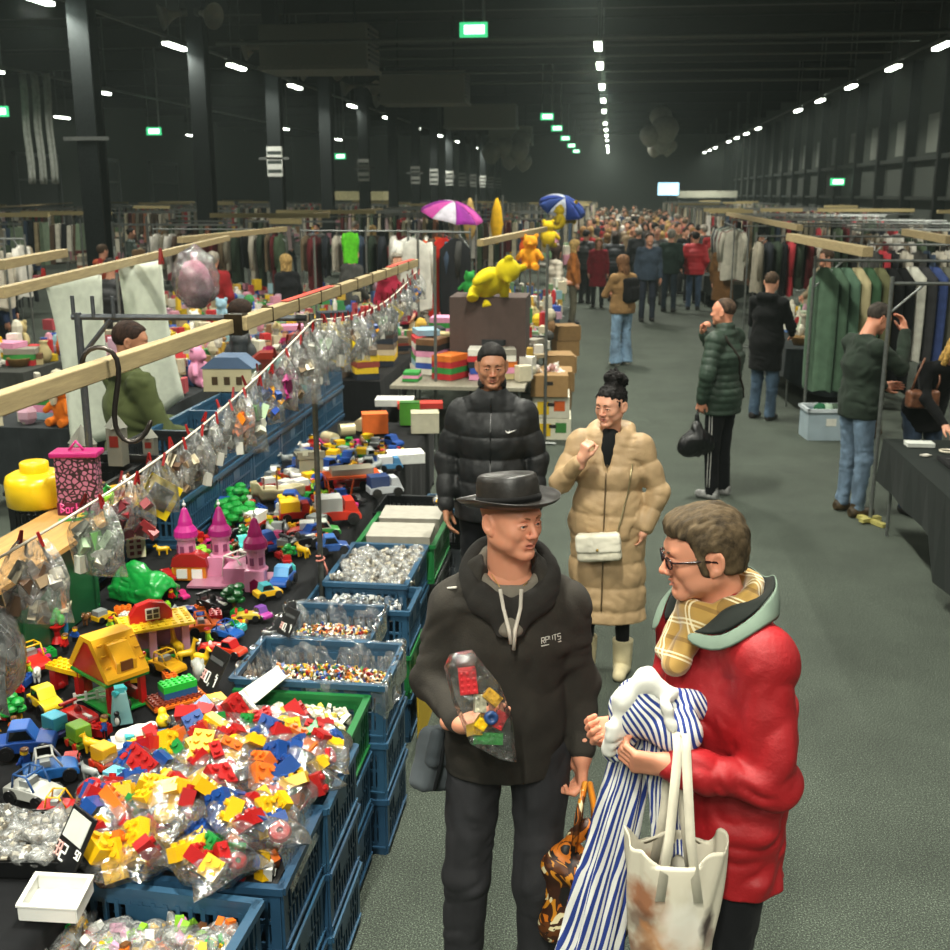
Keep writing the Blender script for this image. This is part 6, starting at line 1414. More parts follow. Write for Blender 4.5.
fill(-2.38, -1.55, 2.9, 4.6, 95, SMALL, .02)
fill(-2.3, -1.55, 4.6, 5.6, 60, SMALL, .025)
# --- second half of the toy table: cars, boxes, ships further away
LM += [(-1.75, 6.0, 'the red and white fire engine'), (-1.7, 6.9, 'the orange frame truck'), (-1.9, 7.6, 'the orange carton'), (-2.1, 6.2, 'the pale toy ship')]
for px, py, rz, c, st, c2, L, lab in [(338, 522, .4, 'c2301c', 'truck', 'b8b8b4', .26, 'red and white toy fire engine with grey box near the pole'), (325, 536, .4, '2f8a3a', 'cab', 'b8c0b4', .17, 'green toy car with pale windows below the fire engine'), (333, 552, .4, '2a4f8c', 'cab', '3a66a8', .17, 'blue toy car beside the pole at the table edge'),
        (297, 520, .4, '9c1c1c', 'truck', 'e0b41c', .20, 'red toy lorry with yellow box left of the pole'), (300, 548, .9, '131416', 'race', '3a3a3a', .20, 'black toy motorbike like racer left of the pole'), (385, 495, .5, 'b8bcc0', 'truck', '2c3f6a', .22, 'white and dark blue toy rescue truck'), (372, 460, .6, '3a4a5a', 'cab', 'c0c4c8', .15, 'dark grey toy car further along the table edge'), (390, 470, .4, '4f86b0', 'truck', 'd8dadc', .17, 'pale blue toy lorry at the table edge')]:
    put(toy_car(c, L, st, c2), px, py, rz, lab, 'toy car')
o = empty('toy_trailer'); mb = MB(); mb.b2(-.16, .16, -.08, .08, .10, .115)
for y in (-.075, .075): mb.tube([(-.15, y, .1), (-.14, y, .02), (-.1, y, 0)], .006, 6).tube([(.0, y, .1), (-.02, y, .0)], .006, 6).tube([(.15, y, .1), (.14, y, .03), (.12, y, 0)], .006, 6)
mb.build('orange_frame', clmat('d0501c'), o); MB().b2(-.12, .12, -.06, .06, .115, .15).build('grey_box', clmat('8a8474'), o); put(o, 352, 492, .4, 'orange toy trailer frame carrying a grey box', 'toy trailer', sc=1.1)
o = empty('toy_ship'); mb = MB(); st = [(-.16, .02, .10), (-.10, .045, .03), (0, .055, .015), (.10, .045, .03), (.17, .01, .12)]
mb.grid(lambda u, v: (lambda k, f: ((st[k][0] * (1 - f) + st[k + 1][0] * f), (st[k][1] * (1 - f) + st[k + 1][1] * f) * math.sin((v - .5) * PI), (st[k][2] * (1 - f) + st[k + 1][2] * f) * (1 - abs(2 * v - 1)) * .1 + .10 * abs(2 * v - 1) ** .6 + (st[k][2] * .6)))(min(3, int(u * 4)), u * 4 - min(3, int(u * 4))), 12, 10)
mb.build('hull', clmat('b9b08c'), o, smooth=True, solid=.004); MB().cyl((0, 0, .05), (0, 0, .22), .005).cyl((-.08, 0, .05), (-.08, 0, .18), .004).build('mast', clmat(BRN), o); put(o, 278, 505, .5, 'pale toy ship with raised ends behind the castle', 'toy ship', lm='the pale toy ship')
o = empty('toy_fortress'); MB().b2(-.07, .07, -.06, .06, 0, .13).build('walls', clmat('9a9680'), o); MB().b2(-.08, .08, -.07, .07, .13, .15).b2(-.08, -.05, -.07, -.05, .15, .17).b2(.05, .08, -.07, -.05, .15, .17).b2(-.015, .015, -.07, -.05, .15, .17).build('battlement', clmat('85816e'), o); MB().b2(.0, .04, -.062, -.058, 0, .07).build('door', clmat('5a7a2a'), o); put(o, 310, 478, .45, 'grey beige toy fortress block in front of the blue crates', 'toy fortress', sc=1.15)
# cartons and small things at the far end
def carton(x, y, z, d, rz, col, label, group=None, cat='box', lidcol=None, name='carton', rot=None):
    o = empty(name, (x, y, z), rz, label, cat, group)
    if rot: o.rotation_euler = rot
    MB().b2(-d[0] / 2, d[0] / 2, -d[1] / 2, d[1] / 2, 0, d[2]).build('box', mat(col, 'card'), o, bev=.003); MB().b2(-d[0] / 2 * 1.01, d[0] / 2 * 1.01, -d[1] / 2 * 1.01, d[1] / 2 * 1.01, d[2] * .98, d[2] * 1.015).build('lid', mat(lidcol or col, 'card'), o); return o
def atl(px, py, z=TZ): p = at(px, py, z); return p[0], p[1]
for px, py, d, rz, c, lab, lc in [(375, 433, (.20, .14, .16), .3, 'd8641c', 'orange carton tilted among the far toys', None), (425, 432, (.22, .17, .16), .2, 'b9b49c', 'cream box with handle hole at the far end of the toy table', 'a8a388'), (410, 425, (.16, .10, .19), .1, '4f9a2e', 'green toy package with a black lower part', '2f6a1e'), (395, 405, (.34, .22, .06), .1, 'c9c8c0', 'white flat box on the far toys', 'e0dfd8'), (420, 408, (.40, .16, .05), .2, 'a8281e', 'dark red flat box at the back of the far toys', 'b8301e'), (405, 462, (.26, .18, .07), .35, 'dcdcd4', 'white open tub of odd parts at the table edge', 'e8e8e2')]:
    x, y = atl(px, py); carton(x, y, TZ + .004, d, rz, c, lab, None, 'box', lc); TAKEN.append((x, y, .12))
for i, (px, py) in enumerate(((347, 436), (362, 430), (330, 445))):
    x, y = atl(px, py); o = MB().cyl((-.06, 0, .05), (.06, 0, .05), .05, n=18).build('toy_barrel', clmat('c9bc94')); put(o, px, py, .5 + i, 'cream cylinder toy barrel lying on its side, %s of three' % ('middle', 'far right', 'near left')[i], 'toy barrel')
SMALL2 = [s for s in SMALL if s[0] in ('toy_car', 'toy_figure', 'toy_animal')]
BIGS = []
for c, st, c2 in ((BLU, 1, WHT), (RED, 0, WHT), (ORG, 0, GRY), (WHT, 0, RED), (GRY, 1, BLK), (GRN, 0, YEL)): BIGS.append(('toy_car', one_mesh_car(c, .15, st, c2), 'medium %s toy %s' % (CN[c], 'car' if st else 'lorry'), 'toy car', (.09, .05)))
fill(-2.2, -1.52, 5.5, 8.0, 36, BIGS, .02, sc=1.0); fill(-2.22, -1.5, 5.4, 8.05, 120, SMALL2 + BIGS[:2] + SMALL[9:17], .015, sc=1.35)
# green toys by the castle
for i, (px, py) in enumerate(((228, 525), (238, 512), (232, 535), (245, 530))): put(link('toy_tree', toy_tree(GRN, 2.0)), px, py, i, 'big green toy tree between the castle and blue crates', 'toy tree', 'big toy trees by the castle')
put(link('toy_flower', (lambda mb: [mb.use(clmat(YEL))] and [mb.ball((.03 * math.cos(a), .03 * math.sin(a), .06), (.018, .018, .01), 8) for a in [i * 1.05 for i in range(6)]] and mb.use(clmat(GRN)).cyl((0, 0, 0), (0, 0, .05), .006).mesh('toy_flower'))(MB())), 288, 510, 0, 'yellow toy flower right of the castle spires', 'toy flower', sc=1.4)
# --- things on the board
o = empty('storage_tub', at(38, 505, TZ + .405), 0, 'bright yellow round storage tub with a neck lid on the board', 'tub'); MB().lathe([(.10, 0), (.115, .01), (.118, .10), (.11, .125), (.085, .138), (.0, .14)], n=28).build('tub', clmat('f0c81c'), o, smooth=True); MB().lathe([(.052, .135), (.055, .14), (.055, .175), (.05, .18), (0, .18)], n=24).build('neck_lid', clmat('f0c81c'), o, smooth=True); o.scale = (1.2,) * 3
def animal_print():
    m, nt, b = nodes_of('spotted_print'); tc = nt.nodes.new('ShaderNodeTexCoord'); v = nt.nodes.new('ShaderNodeTexVoronoi'); v.feature = 'DISTANCE_TO_EDGE'; v.inputs['Scale'].default_value = 70; cr = nt.nodes.new('ShaderNodeValToRGB'); cr.color_ramp.elements[0].color = lin('241018'); cr.color_ramp.elements[1].color = lin('b06a86'); cr.color_ramp.elements[0].position = .12; cr.color_ramp.elements[1].position = .16
    nt.links.new(tc.outputs['Object'], v.inputs['Vector']); nt.links.new(v.outputs[0], cr.inputs[0]); nt.links.new(cr.outputs[0], b.inputs['Base Color']); return m
o = empty('toy_case', at(82, 512, TZ + .405), .15, 'purple and magenta spotted doll case with a pink handle, tied in a clear bag', 'case')
MB().b2(-.055, .055, -.03, .03, 0, .17).build('case', animal_print(), o, bev=.006); MB().b2(-.065, .065, -.036, .036, .16, .175).build('lid', clmat('b01c6a'), o, bev=.004); MB().tube([(-.02, 0, .175), (0, 0, .20), (.02, 0, .175)], .004).build('handle', clmat('d03a8a'), o, smooth=True); MB().b2(-.055, .055, -.032, -.03, .0, .035).build('label_band', clmat('5a1434'), o)
mb = MB(); write(mb, 'Barbie', .017, .026, Matrix.Translation((-.045, -.034, .008)), lw=.002); mb.build('lettering', clmat('e04a94'), o); o.scale = (1.7,) * 3
o = empty('toy_drum', at(118, 497, TZ + .405), 0, 'dark red toy drum with yellow hoops on the board', 'toy drum'); MB().cyl((0, 0, 0), (0, 0, .05), .035, n=20).build('shell', clmat('8c2a14'), o); MB().cyl((0, 0, .045), (0, 0, .055), .038, n=20).cyl((0, 0, 0), (0, 0, .008), .038, n=20).build('hoop', clmat('c9941c'), o)
for i, (px, py, c) in enumerate(((100, 500, GRN), (108, 506, LIM), (130, 492, WHT), (137, 487, BRN), (126, 488, BRN))): put(link('toy_animal', toy_horse(c, 1.2, .005)), px, py, i * 1.3, '%s toy animal standing on the wooden board%s' % (CN[c], (' by the drum', ' beside the green one', ' at its far end', ' at the far tip', ' behind the drum')[i]), 'toy animal', z=TZ + .405)
for i in range(5): put(MB().b2(-.05, .05, -.02, .02, 0, .004).build('stirring_card', clmat(['2f8a3a', '2f8a3a', 'e8e2c8', 'e8c83a', '2f8a3a'][i])), 70 + 5 * i, 520 - 2 * i, .4 + i * .3, 'flat %s plastic strip on the wooden board' % ('green', 'green', 'cream', 'yellow', 'green')[i], 'plastic strip', 'flat strips on the board', z=TZ + .405 + .004 * i)
# toy house roofs and castle on top of the back crates
ZS = 5 * .236 * 1.06 + .02
def topof(px, py): return atl(px, py, ZS)
def toybox(px, py, d, rz, c, lab, roof=None, pts=None):
    x, y = topof(px, py); o = empty('toy_house', (x, y, ZS - .005), rz, lab, 'toy house'); MB().b2(-d[0] / 2, d[0] / 2, -d[1] / 2, d[1] / 2, 0, d[2]).build('walls', clmat(c), o)
    if roof: MB().prism([(-d[0] / 2 * 1.1, d[2]), (-d[0] / 2 * .5, d[2] * 1.5), (d[0] / 2 * .5, d[2] * 1.5), (d[0] / 2 * 1.1, d[2])], -d[1] / 2 * 1.05, d[1] / 2 * 1.05).build('roof', clmat(roof), o)
    w_ = MB()
    for i in range(3): w_.b2(-d[0] * .32 + d[0] * .25 * i, -d[0] * .2 + d[0] * .25 * i, -d[1] / 2 - .004, -d[1] / 2, d[2] * .3, d[2] * .65)
    w_.build('window_row', clmat('4a3a2a'), o)
toybox(232, 388, (.34, .24, .16), .1, 'c2b894', 'cream toy villa with blue grey roof on top of the back crates', '5a6f8c'); toybox(288, 388, (.26, .20, .14), .3, '4f7f7c', 'grey green toy case with turquoise lid on the back crates', '4fb0a0')
toybox(268, 370, (.22, .16, .10), .3, '6a2a20', 'dark red toy station on the back crates', '8c2a1e')
# grey castle in the bags near the board
for i, (px, py, s, hh) in enumerate(((130, 425, .10, .15), (152, 420, .08, .20), (160, 432, .06, .11))):
    x, y = -2.62 + .1 * i, 5.15 + .18 * i; o = empty('toy_tower', (x, y, 4 * .236 * 1.02 + .265), 0, 'grey toy castle tower with pointed roof on the black crate, %s' % ('near left', 'tallest', 'small right one')[i], 'toy tower')
    MB().b2(-s / 2, s / 2, -s / 2, s / 2, 0, hh).build('tower', clmat('6b6a60'), o); MB().lathe([(s * .8, hh), (0, hh + s)], n=4).build('roof', clmat('8a8a80'), o); MB().b2(-s * .3, s * .3, -s * .52, -s * .5, hh * .5, hh * .8).build('window_opening', clmat('6a1c18'), o)
# --- bags of bricks on the near crates
DK = {RED: 'a31a1a', YEL: 'dfae14', GRN: '1a7c34', BLU: '1c4488', ORG: 'cc641c'}
BM = {}
for c in (RED, YEL, GRN, BLU, ORG): BM[c] = [brick_mesh(2, 2, DK[c], .040, .033), brick_mesh(2, 1, DK[c], .042, .034), brick_mesh(4, 2, DK[c], .032, .027)]
WH = {c: (lambda mb: mb.lathe([(.008, -.012), (.024, -.012), (.028, 0), (.024, .012), (.008, .012), (.008, -.012)], n=18).mesh('round_piece', clmat(c), smooth=False))(MB()) for c in (YEL, RED)}
FB = film('brick_bag_film', milk=.06, gloss=.55, wr=14)
def pillow(W, L, T_, seed, nu=26, nv=20):
    rr = random.Random(seed); ph = [rr.uniform(0, 6.28) for _ in range(8)]; mb = MB()
    def top(sgn):
        def fn(u, v):
            x, y = (u - .5) * 2, (v - .5) * 2; e = max(0, (1 - x * x)) ** .5 * max(0, (1 - y ** 4)) ** .5
            w = 1 + .09 * math.sin(3 * y + ph[0]) + .06 * math.sin(7 * y + ph[5])
            z = sgn * T_ / 2 * e * (1 + .22 * math.sin(5 * x + ph[1]) * math.sin(4 * y + ph[2]) + .10 * math.sin(11 * x + ph[3] + 6 * y))
            return (x * W / 2 * w, y * L / 2 * (1 + .06 * math.sin(4 * x + ph[4])), z + .008 * math.sin(6 * y + ph[6]) + .012 * math.sin(3 * x + ph[7]) * abs(y) ** 3)
        return fn
    mb.grid(top(1), nu, nv); o = len(mb.v); mb.grid(lambda u, v: top(-1)(1 - u, v), nu, nv); return mb
bagm = [pillow(.27, .30, .11, i).mesh('plastic_bag', FB, smooth=True) for i in range(5)]
def brick_bag(x, y, z, rz, i, where, n=12, tx=0, ty=0, s=1.0, dom=None):
    s0 = s; o = cheap('plastic_bag', bagm[i % 5], (x, y, z), rz, 'clear plastic bag of mixed toy bricks, ' + where, 'bag', None, (s, s, s), rot=(tx, ty, rz)); Mx = Matrix.Translation((x, y, z)) @ Euler((tx, ty, rz)).to_matrix().to_4x4()
    for k in range(n):
        c = R.choice([RED, YEL, GRN, BLU, YEL, RED, BLU, ORG] if not dom else dom + [RED, YEL]); r = math.sqrt((k + .5) / n); a = k * 2.4
        s = s0; p = Mx @ Vector((.105 * s * r * math.cos(a), .115 * s * r * math.sin(a), (.018 + .018 * (1 - r)) * s * R.choice((1, 1, .2))))
        rot = (R.uniform(-1.2, 1.2), R.uniform(-1.2, 1.2), R.uniform(0, 6.28)); s = s0 * 1.28
        cn = CN[c]
        if k % 7 == 3: cheap('round_piece', WH[R.choice((YEL, RED))], p, 0, 'round toy wheel inside the brick bag ' + where, 'toy wheel', 'wheels in the bag ' + where, .95 * s, rot); continue
        cheap('toy_brick', R.choice(BM[c]), p, 0, '%s toy brick inside the brick bag %s' % (cn, where), 'toy brick', '%s bricks in the bag %s' % (cn, where), R.uniform(.75, 1.0) * s, rot)
RZ = .73
brick_bag(-1.33, 3.38, RZ + .06, .5, 0, 'at the far left by the crate edge'); brick_bag(-1.13, 3.36, RZ + .05, -.3, 1, 'at the far side beside the wire basket'); brick_bag(-.95, 3.34, RZ + .03, .3, 2, 'farthest on the aisle corner', ty=.25, s=.85)
brick_bag(-1.42, 3.12, RZ + .06, 1.0, 3, 'third from the table edge'); brick_bag(-1.20, 3.10, RZ + .10, .1, 4, 'highest in the middle of the heap'); brick_bag(-.99, 3.08, RZ + .05, -.4, 0, 'in the middle on the aisle side', ty=.25)
brick_bag(-1.44, 2.84, RZ + .06, .2, 1, 'directly behind the price card'); brick_bag(-1.23, 2.84, RZ + .10, -.5, 2, 'with the yellow pieces just behind the front crate', dom=[YEL, YEL]); brick_bag(-1.0, 2.82, RZ + .06, .6, 3, 'hanging over the aisle edge at the front', ty=.3)
brick_bag(-1.34, 2.68, RZ + .03, 1.3, 4, 'tucked low against the front crate rim'); brick_bag(-1.08, 2.66, RZ + .03, .9, 0, 'low at the front on the aisle corner', s=.85)
# loose bricks under the bags fill the crates
def heap(name, x0, x1, y0, y1, z, h, n, size, cols, label, cat, flat=.5):
    mb = MB(); ms = [clmat(c) for c in cols]
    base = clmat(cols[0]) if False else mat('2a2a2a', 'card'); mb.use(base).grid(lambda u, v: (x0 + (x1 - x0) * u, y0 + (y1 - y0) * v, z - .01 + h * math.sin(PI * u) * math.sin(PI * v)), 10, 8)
    for i in range(n):
        u, v = R.random(), R.random(); x, y = x0 + (x1 - x0) * u, y0 + (y1 - y0) * v; zz = z + h * math.sin(PI * u) * math.sin(PI * v) + R.uniform(-.3, .9) * size
        mb.use(R.choice(ms)); s = size * R.uniform(.6, 1.3); rot = Euler((R.uniform(-3, 3), R.uniform(-3, 3), R.uniform(-3, 3))).to_matrix()
        if i % 4 == 0: mb.cyl(Vector((x, y, zz)), Vector((x, y, zz)) + rot @ Vector((0, 0, s * 1.2)), s * .4, n=7)
        else: mb.box((x, y, zz), (s * 1.5, s * .8, s * flat), rot=rot)
    return tag(mb.build(name), label, cat, kind='stuff')
heap('loose_bricks', -1.45, -.90, 2.66, 3.42, .68, .03, 260, .044, (RED, YEL, GRN, BLU, ORG, WHT), 'loose toy bricks filling the crates under the clear bags', 'toy bricks')
MIX = ('c9a21c', '8c1c1c', 'e0ddd0', '1c1c1e', '2a4a8c', '2f6a34', 'd0a070', 'b8641c', 'dcd8c8', '6a4a2a')
heap('loose_figures', -1.36, -.87, 3.94, 4.22, .64, .055, 1100, .014, MIX, 'small loose figures and parts heaped in the film lined crate with the scoop', 'small parts')
heap('loose_parts', -1.38, -1.06, 4.42, 4.70, .63, .05, 700, .013, MIX, 'small loose parts heaped in the narrow film lined crate', 'small parts')
heap('loose_parts', -1.34, -.98, 4.86, 5.1, .62, .04, 300, .020, ('9aa0a0', 'd0d0cc', '4a5a6a', '8a8a84'), 'grey and white odd parts in the half hidden crate', 'small parts')
heap('white_pieces', -1.25, -.93, 3.50, 3.78, .66, .05, 260, .026, ('d8d4c2', 'e4e0d2', 'b8b4a4', 'c9b24a'), 'white and cream pieces in clear bags in the green rimmed crate', 'small parts')
# liner film over the two crates
FL = film('liner_film', milk=.10, gloss=.4, wr=22)
def liner(x0, x1, y0, y1, z, drop, label, seed=0):
    rr = random.Random(seed); ph = [rr.uniform(0, 6.28) for _ in range(6)]
    def fn(u, v):
        A = 2 * PI * u; c, s = math.cos(A), math.sin(A); q = max(abs(c), abs(s)); px, py = c / q, s / q
        prof = [(.86, -.14), (.97, -.03), (1.02, .012), (1.05, .0), (1.055, -drop)]; t = v * 4; k = min(3, int(t)); f = t - k
        sc_ = prof[k][0] * (1 - f) + prof[k + 1][0] * f; dz = prof[k][1] * (1 - f) + prof[k + 1][1] * f
        w = .012 * math.sin(9 * A + ph[0] + 3 * v) + .008 * math.sin(23 * A + ph[1] - 5 * v) + (.04 * math.sin(5 * A + ph[2]) if v == 1 else 0) * .6
        return ((x0 + x1) / 2 + (x1 - x0) / 2 * px * sc_ + w * c * .8, (y0 + y1) / 2 + (y1 - y0) / 2 * py * sc_ + w * s * .8, z + dz + w * .6)
    mb = MB(); mb.grid(fn, 140, 16); return tag(mb.build('liner_film', FL, smooth=True), label, 'plastic film')
liner(-1.43, -.83, 3.88, 4.28, .745, .14, 'crumpled clear film lining the crate with the white scoop'); liner(-1.445, -.995, 4.36, 4.76, .735, .12, 'crumpled clear film lining the narrower crate', 3)
mb = MB(); mb.grid(lambda u, v: (-.90 + .05 * math.sin(3 * u + 1) * v, 2.7 + .75 * u, .76 + .02 * math.sin(9 * u) - .12 * v ** 1.5 + .03 * math.sin(5 * v) * (1 - v)), 30, 10); tag(mb.build('liner_film', FL, smooth=True), 'strip of clear film hanging over the aisle side of the brick crates', 'plastic film')
# white scoop, wire basket, white tray
mb = MB(); mb.grid(lambda u, v: ((u - .5) * .10 * (1 - .25 * v), v * .17, .03 * (2 * u - 1) ** 2 + .012 * v), 10, 8); o = tag(mb.build('scoop', mat('e2e0d6', 'plastic', .4), smooth=True, solid=.004), 'white plastic scoop in the film lined crate of figures', 'scoop'); o.location = at(250, 702, .70); o.rotation_euler = (.35, .2, -.7)
def basket(o, L, W, H_, m, slots=True):
    mb = MB(); mb.b2(-L / 2, L / 2, -W / 2, W / 2, 0, .004); n = 9
    for s in (-1, 1):
        mb.b2(-L / 2 - .005, L / 2 + .005, s * W / 2 - .006, s * W / 2 + .006, H_ - .006, H_); mb.b2(s * L / 2 - .006, s * L / 2 + .006, -W / 2, W / 2, H_ - .006, H_)
        if slots:
            for i in range(n + 1): x = -L / 2 + L * i / n; mb.b2(x - .003, x + .003, s * W / 2 - .002, s * W / 2 + .002, 0, H_)
            for i in range(5): y = -W / 2 + W * i / 4; mb.b2(s * L / 2 - .002, s * L / 2 + .002, y - .003, y + .003, 0, H_)
            mb.b2(-L / 2, L / 2, s * W / 2 - .002, s * W / 2 + .002, H_ * .45, H_ * .52)
        else: mb.b2(-L / 2, L / 2, s * W / 2 - .003, s * W / 2 + .003, 0, H_); mb.b2(s * L / 2 - .003, s * L / 2 + .003, -W / 2, W / 2, 0, H_)
    return mb.build('basket', m, o)
o = empty('wire_basket', at(245, 725, .76), 0, 'white slotted plastic basket tilted on the brick bags', 'basket'); basket(o, .20, .10, .055, mat('e4e2d8', 'plastic', .4)); o.rotation_euler = (.25, .25, -.75)
o = empty('plastic_tray', at(57, 905, .755), 0, 'white rectangular plastic tray in the front blue crate', 'tray'); basket(o, .15, .12, .05, mat('e9e9e2', 'plastic', .35), False); o.rotation_euler = (.1, .05, .1)
# small clear bags: front crate, white-bag crate
def crumple(seed, m, s=.05):
    F = Field((-.1, -.1, -.06), (.1, .1, .06), .007); F.ell((0, 0, 0), (.055, .045, .024), .02); F.cone((.04, 0, 0), (.075, .01, .02), .012, .004, .02); F.wrinkle(.016, 22, 22, 22, seed); v, q = F.extract(); me = np_mesh('plastic_bag', [(v, q)], m); return me
FS = film('small_bag_film', milk=.20, gloss=.12, wr=45)
CRF = [crumple(i, FS) for i in range(4)]
GR = []
for i, cols in enumerate((('a89c88', 'c9c0ac', '6a6458'), (RED, YEL, WHT), (BLU, GRN, YEL), (YEL, ORG, BRN), (PNK, WHT, LIM))):
    mb = MB()
    for k in range(16): mb.use(clmat(R.choice(cols))); rt = Euler((R.uniform(-3, 3), R.uniform(-3, 3), R.uniform(-3, 3))).to_matrix(); mb.box((R.uniform(-.04, .04), R.uniform(-.032, .032), R.uniform(-.01, .016)), (.026, .016, .013), rot=rt)
    GR.append(mb.mesh('bag_contents'))
def small_bag(x, y, z, k, label, group, s=1.0, cont=None):
    o = cheap('plastic_bag', CRF[k % 4], (x, y, z), 0, label, 'bag', group, s, (R.uniform(-.5, .5), R.uniform(-.5, .5), R.uniform(0, 6.28)))
    c = cheap('contents', GR[cont if cont is not None else R.randrange(1, 5)], (0, 0, 0), 0, None, None, None, 1); c.parent = o; return o
for i in range(6):
    for j in range(4): small_bag(-1.43 + .085 * i + R.uniform(-.01, .01), 2.22 + .085 * j, .60 + .03 * R.random() + .02 * (i > 3), i + j, 'small clear bag of mixed toy parts in the front crate', 'small bags in the front crate', 1.5)
for i in range(5):
    for j in range(6): small_bag(-1.31 + .075 * i, 5.18 + .09 * j, .67 + .035 * R.random(), i * 3 + j, 'small clear bag of white and grey parts in the crate past the pole', 'small white bags', 1.15, 0)
o = empty('parts_tray', at(22, 850, TZ), .1, 'black tray holding clear bags at the left edge of the table', 'tray'); basket(o, .34, .26, .05, mat('101112', 'plastic'), False)
p = at(18, 850, TZ)
for i in range(5):
    for j in range(3): small_bag(p[0] - .13 + .065 * i, p[1] - .08 + .075 * j, TZ + .04 + .02 * R.random(), i + j, 'small clear bag of pale parts in the black tray', 'small bags in the black tray', 1.0, 0)
for i, (y, lab) in enumerate(((5.92, 'nearer'), (6.28, 'farther'))): carton(-1.14, y, .60, (.36, .27, .14), .05, '8a867a', 'grey flat carton with a red edge in the green crate, %s of two' % lab, 'grey cartons', 'box', '9c988c')
for i in range(5): small_bag(-1.0 + .03 * i, 6.55 + .04 * i, .74, i, 'green and white crumpled bag beside the grey cartons', 'crumpled bags by the cartons', 1.3, 2)
small_bag(-1.75, 2.18, .77, 1, 'loose clear bag lying left of the front crate', None, 1.2, 0)
o = MB().b2(-.22, .22, -.004, .004, 0, .30).build('printed_carton_side', mat('c9a820', 'card')); o.location = (-.85, 4.98, .0); o.rotation_euler = (0, 0, PI / 2); tag(o, 'yellow printed carton side showing between the crates on the aisle side', 'carton')
# --- timber beams, poles, string with bags
def timber(name, y0, y1, x0, x1, z, label, w=.045, h=.055, z1=None):
    mb = MB(); z1 = z if z1 is None else z1; a, b = Vector((x0, y0, z)), Vector((x1, y1, z1)); d = b - a
    Q = Matrix((d.normalized().cross(Vector((0, 0, 1))).normalized(), d.normalized(), Vector((0, 0, 1)))).transposed()
    mb.box((0, 0, 0), (w, d.length, h)); o = mb.build(name, mat('a3916a', 'wood'), bev=.004); o.matrix_world = Matrix.Translation((a + b) / 2) @ Q.to_4x4(); tag(o, label, 'timber beam'); return o
timber('timber_beam', 1.4, 4.22, -1.49, -1.47, 2.10, 'long rough timber beam running over the toy table towards the camera')
timber('timber_beam', 4.16, 8.1, -1.42, -1.42, 2.11, 'second timber beam with red tape on top, beyond the joint')
for y0, y1 in ((4.75, 5.6), (7.1, 8.0)): tag(MB().b2(-1.44, -1.40, y0, y1, 2.1415, 2.1435).build('red_tape', mat('b84a3c', 'fabric')), 'strip of red tape on the second timber, %s' % ('nearer' if y0 < 5 else 'at its far tip'), 'tape')
o = MB().b2(-.035, .035, -.04, .04, -.04, .04).build('metal_bracket', mat('3a3226', 'metal')); o.location = (-1.45, 4.19, 2.105); tag(o, 'dark metal bracket joining the two timber beams', 'bracket')
rg = MB()
for k in range(9): y = 4.5 + k * .4; rg.b2(-1.445, -1.395, y, y + .006, 2.077, 2.143)
tag(rg.build('binding_wire', mat('4a3a28', 'metal')), 'thin wire bindings round the second timber beam', 'wire')
o = empty('support_pole', (-1.40, 5.12, 0), 0, 'grey steel pole rising from the table edge to the timber beam', 'pole'); MB().cyl((0, 0, 0), (0, 0, 2.05), .014, n=10).build('tube', mat('6f716a', 'metal'), o); MB().cyl((0, 0, 0), (0, 0, .02), .06, n=12).build('foot', steel, o)
mb = MB(); mb.tube([(.02 * math.cos(a), .02 * math.sin(a), .80 + .004 * a) for a in [i * .6 for i in range(20)]], .005, 6); mb.tube([(.02, 0, .8), (.035, -.01, .77), (.03, 0, .74)], .005, 6); mb.build('tied_string', mat('c07a6c', 'fabric'), o, smooth=True)
o = empty('rack_frame', (-2.52, 5.02, 0), 0, 'grey steel rack frame with three upright pins behind the toy table', 'rack'); fm = mat('62666a', 'metal', .5)
MB().cyl((0, 0, 1.1), (0, 0, 2.05), .018, n=10).build('post', fm, o); MB().cyl((-.03, 0, 2.03), (1.10, .08, 2.03), .015, n=10).build('cross_bar', fm, o); MB().cyl((.01, 0, 1.85), (.16, .01, 2.02), .012, n=8).build('brace', fm, o)
for i in range(3): MB().cyl((-.02 + .10 * i, 0, 2.03), (-.02 + .10 * i, 0, 2.13), .010, n=8).build('pin', fm, o)
MB().cyl((0, 0, 0), (0, 0, 1.1), .018, n=10).build('lower_post', fm, o)
# S hook
o = empty('hook', (-1.475, 3.05, 2.10), 0, 'big bent steel hook hanging over the near timber beam', 'hook')
pts = [(-.05, 0, -.02), (-.055, 0, .03), (-.03, 0, .065), (.02, 0, .07), (.055, 0, .035), (.05, 0, -.03), (.03, 0, -.11), (.025, 0, -.17), (.045, 0, -.215), (.085, 0, -.225), (.12, 0, -.19), (.135, 0, -.15)]
mb = MB(); mb.tube(pts, .009, 8); mb.build('hook', mat('4a4440', 'metal', .35), o, smooth=True, sub=1); o.rotation_euler = (0, 0, .25)
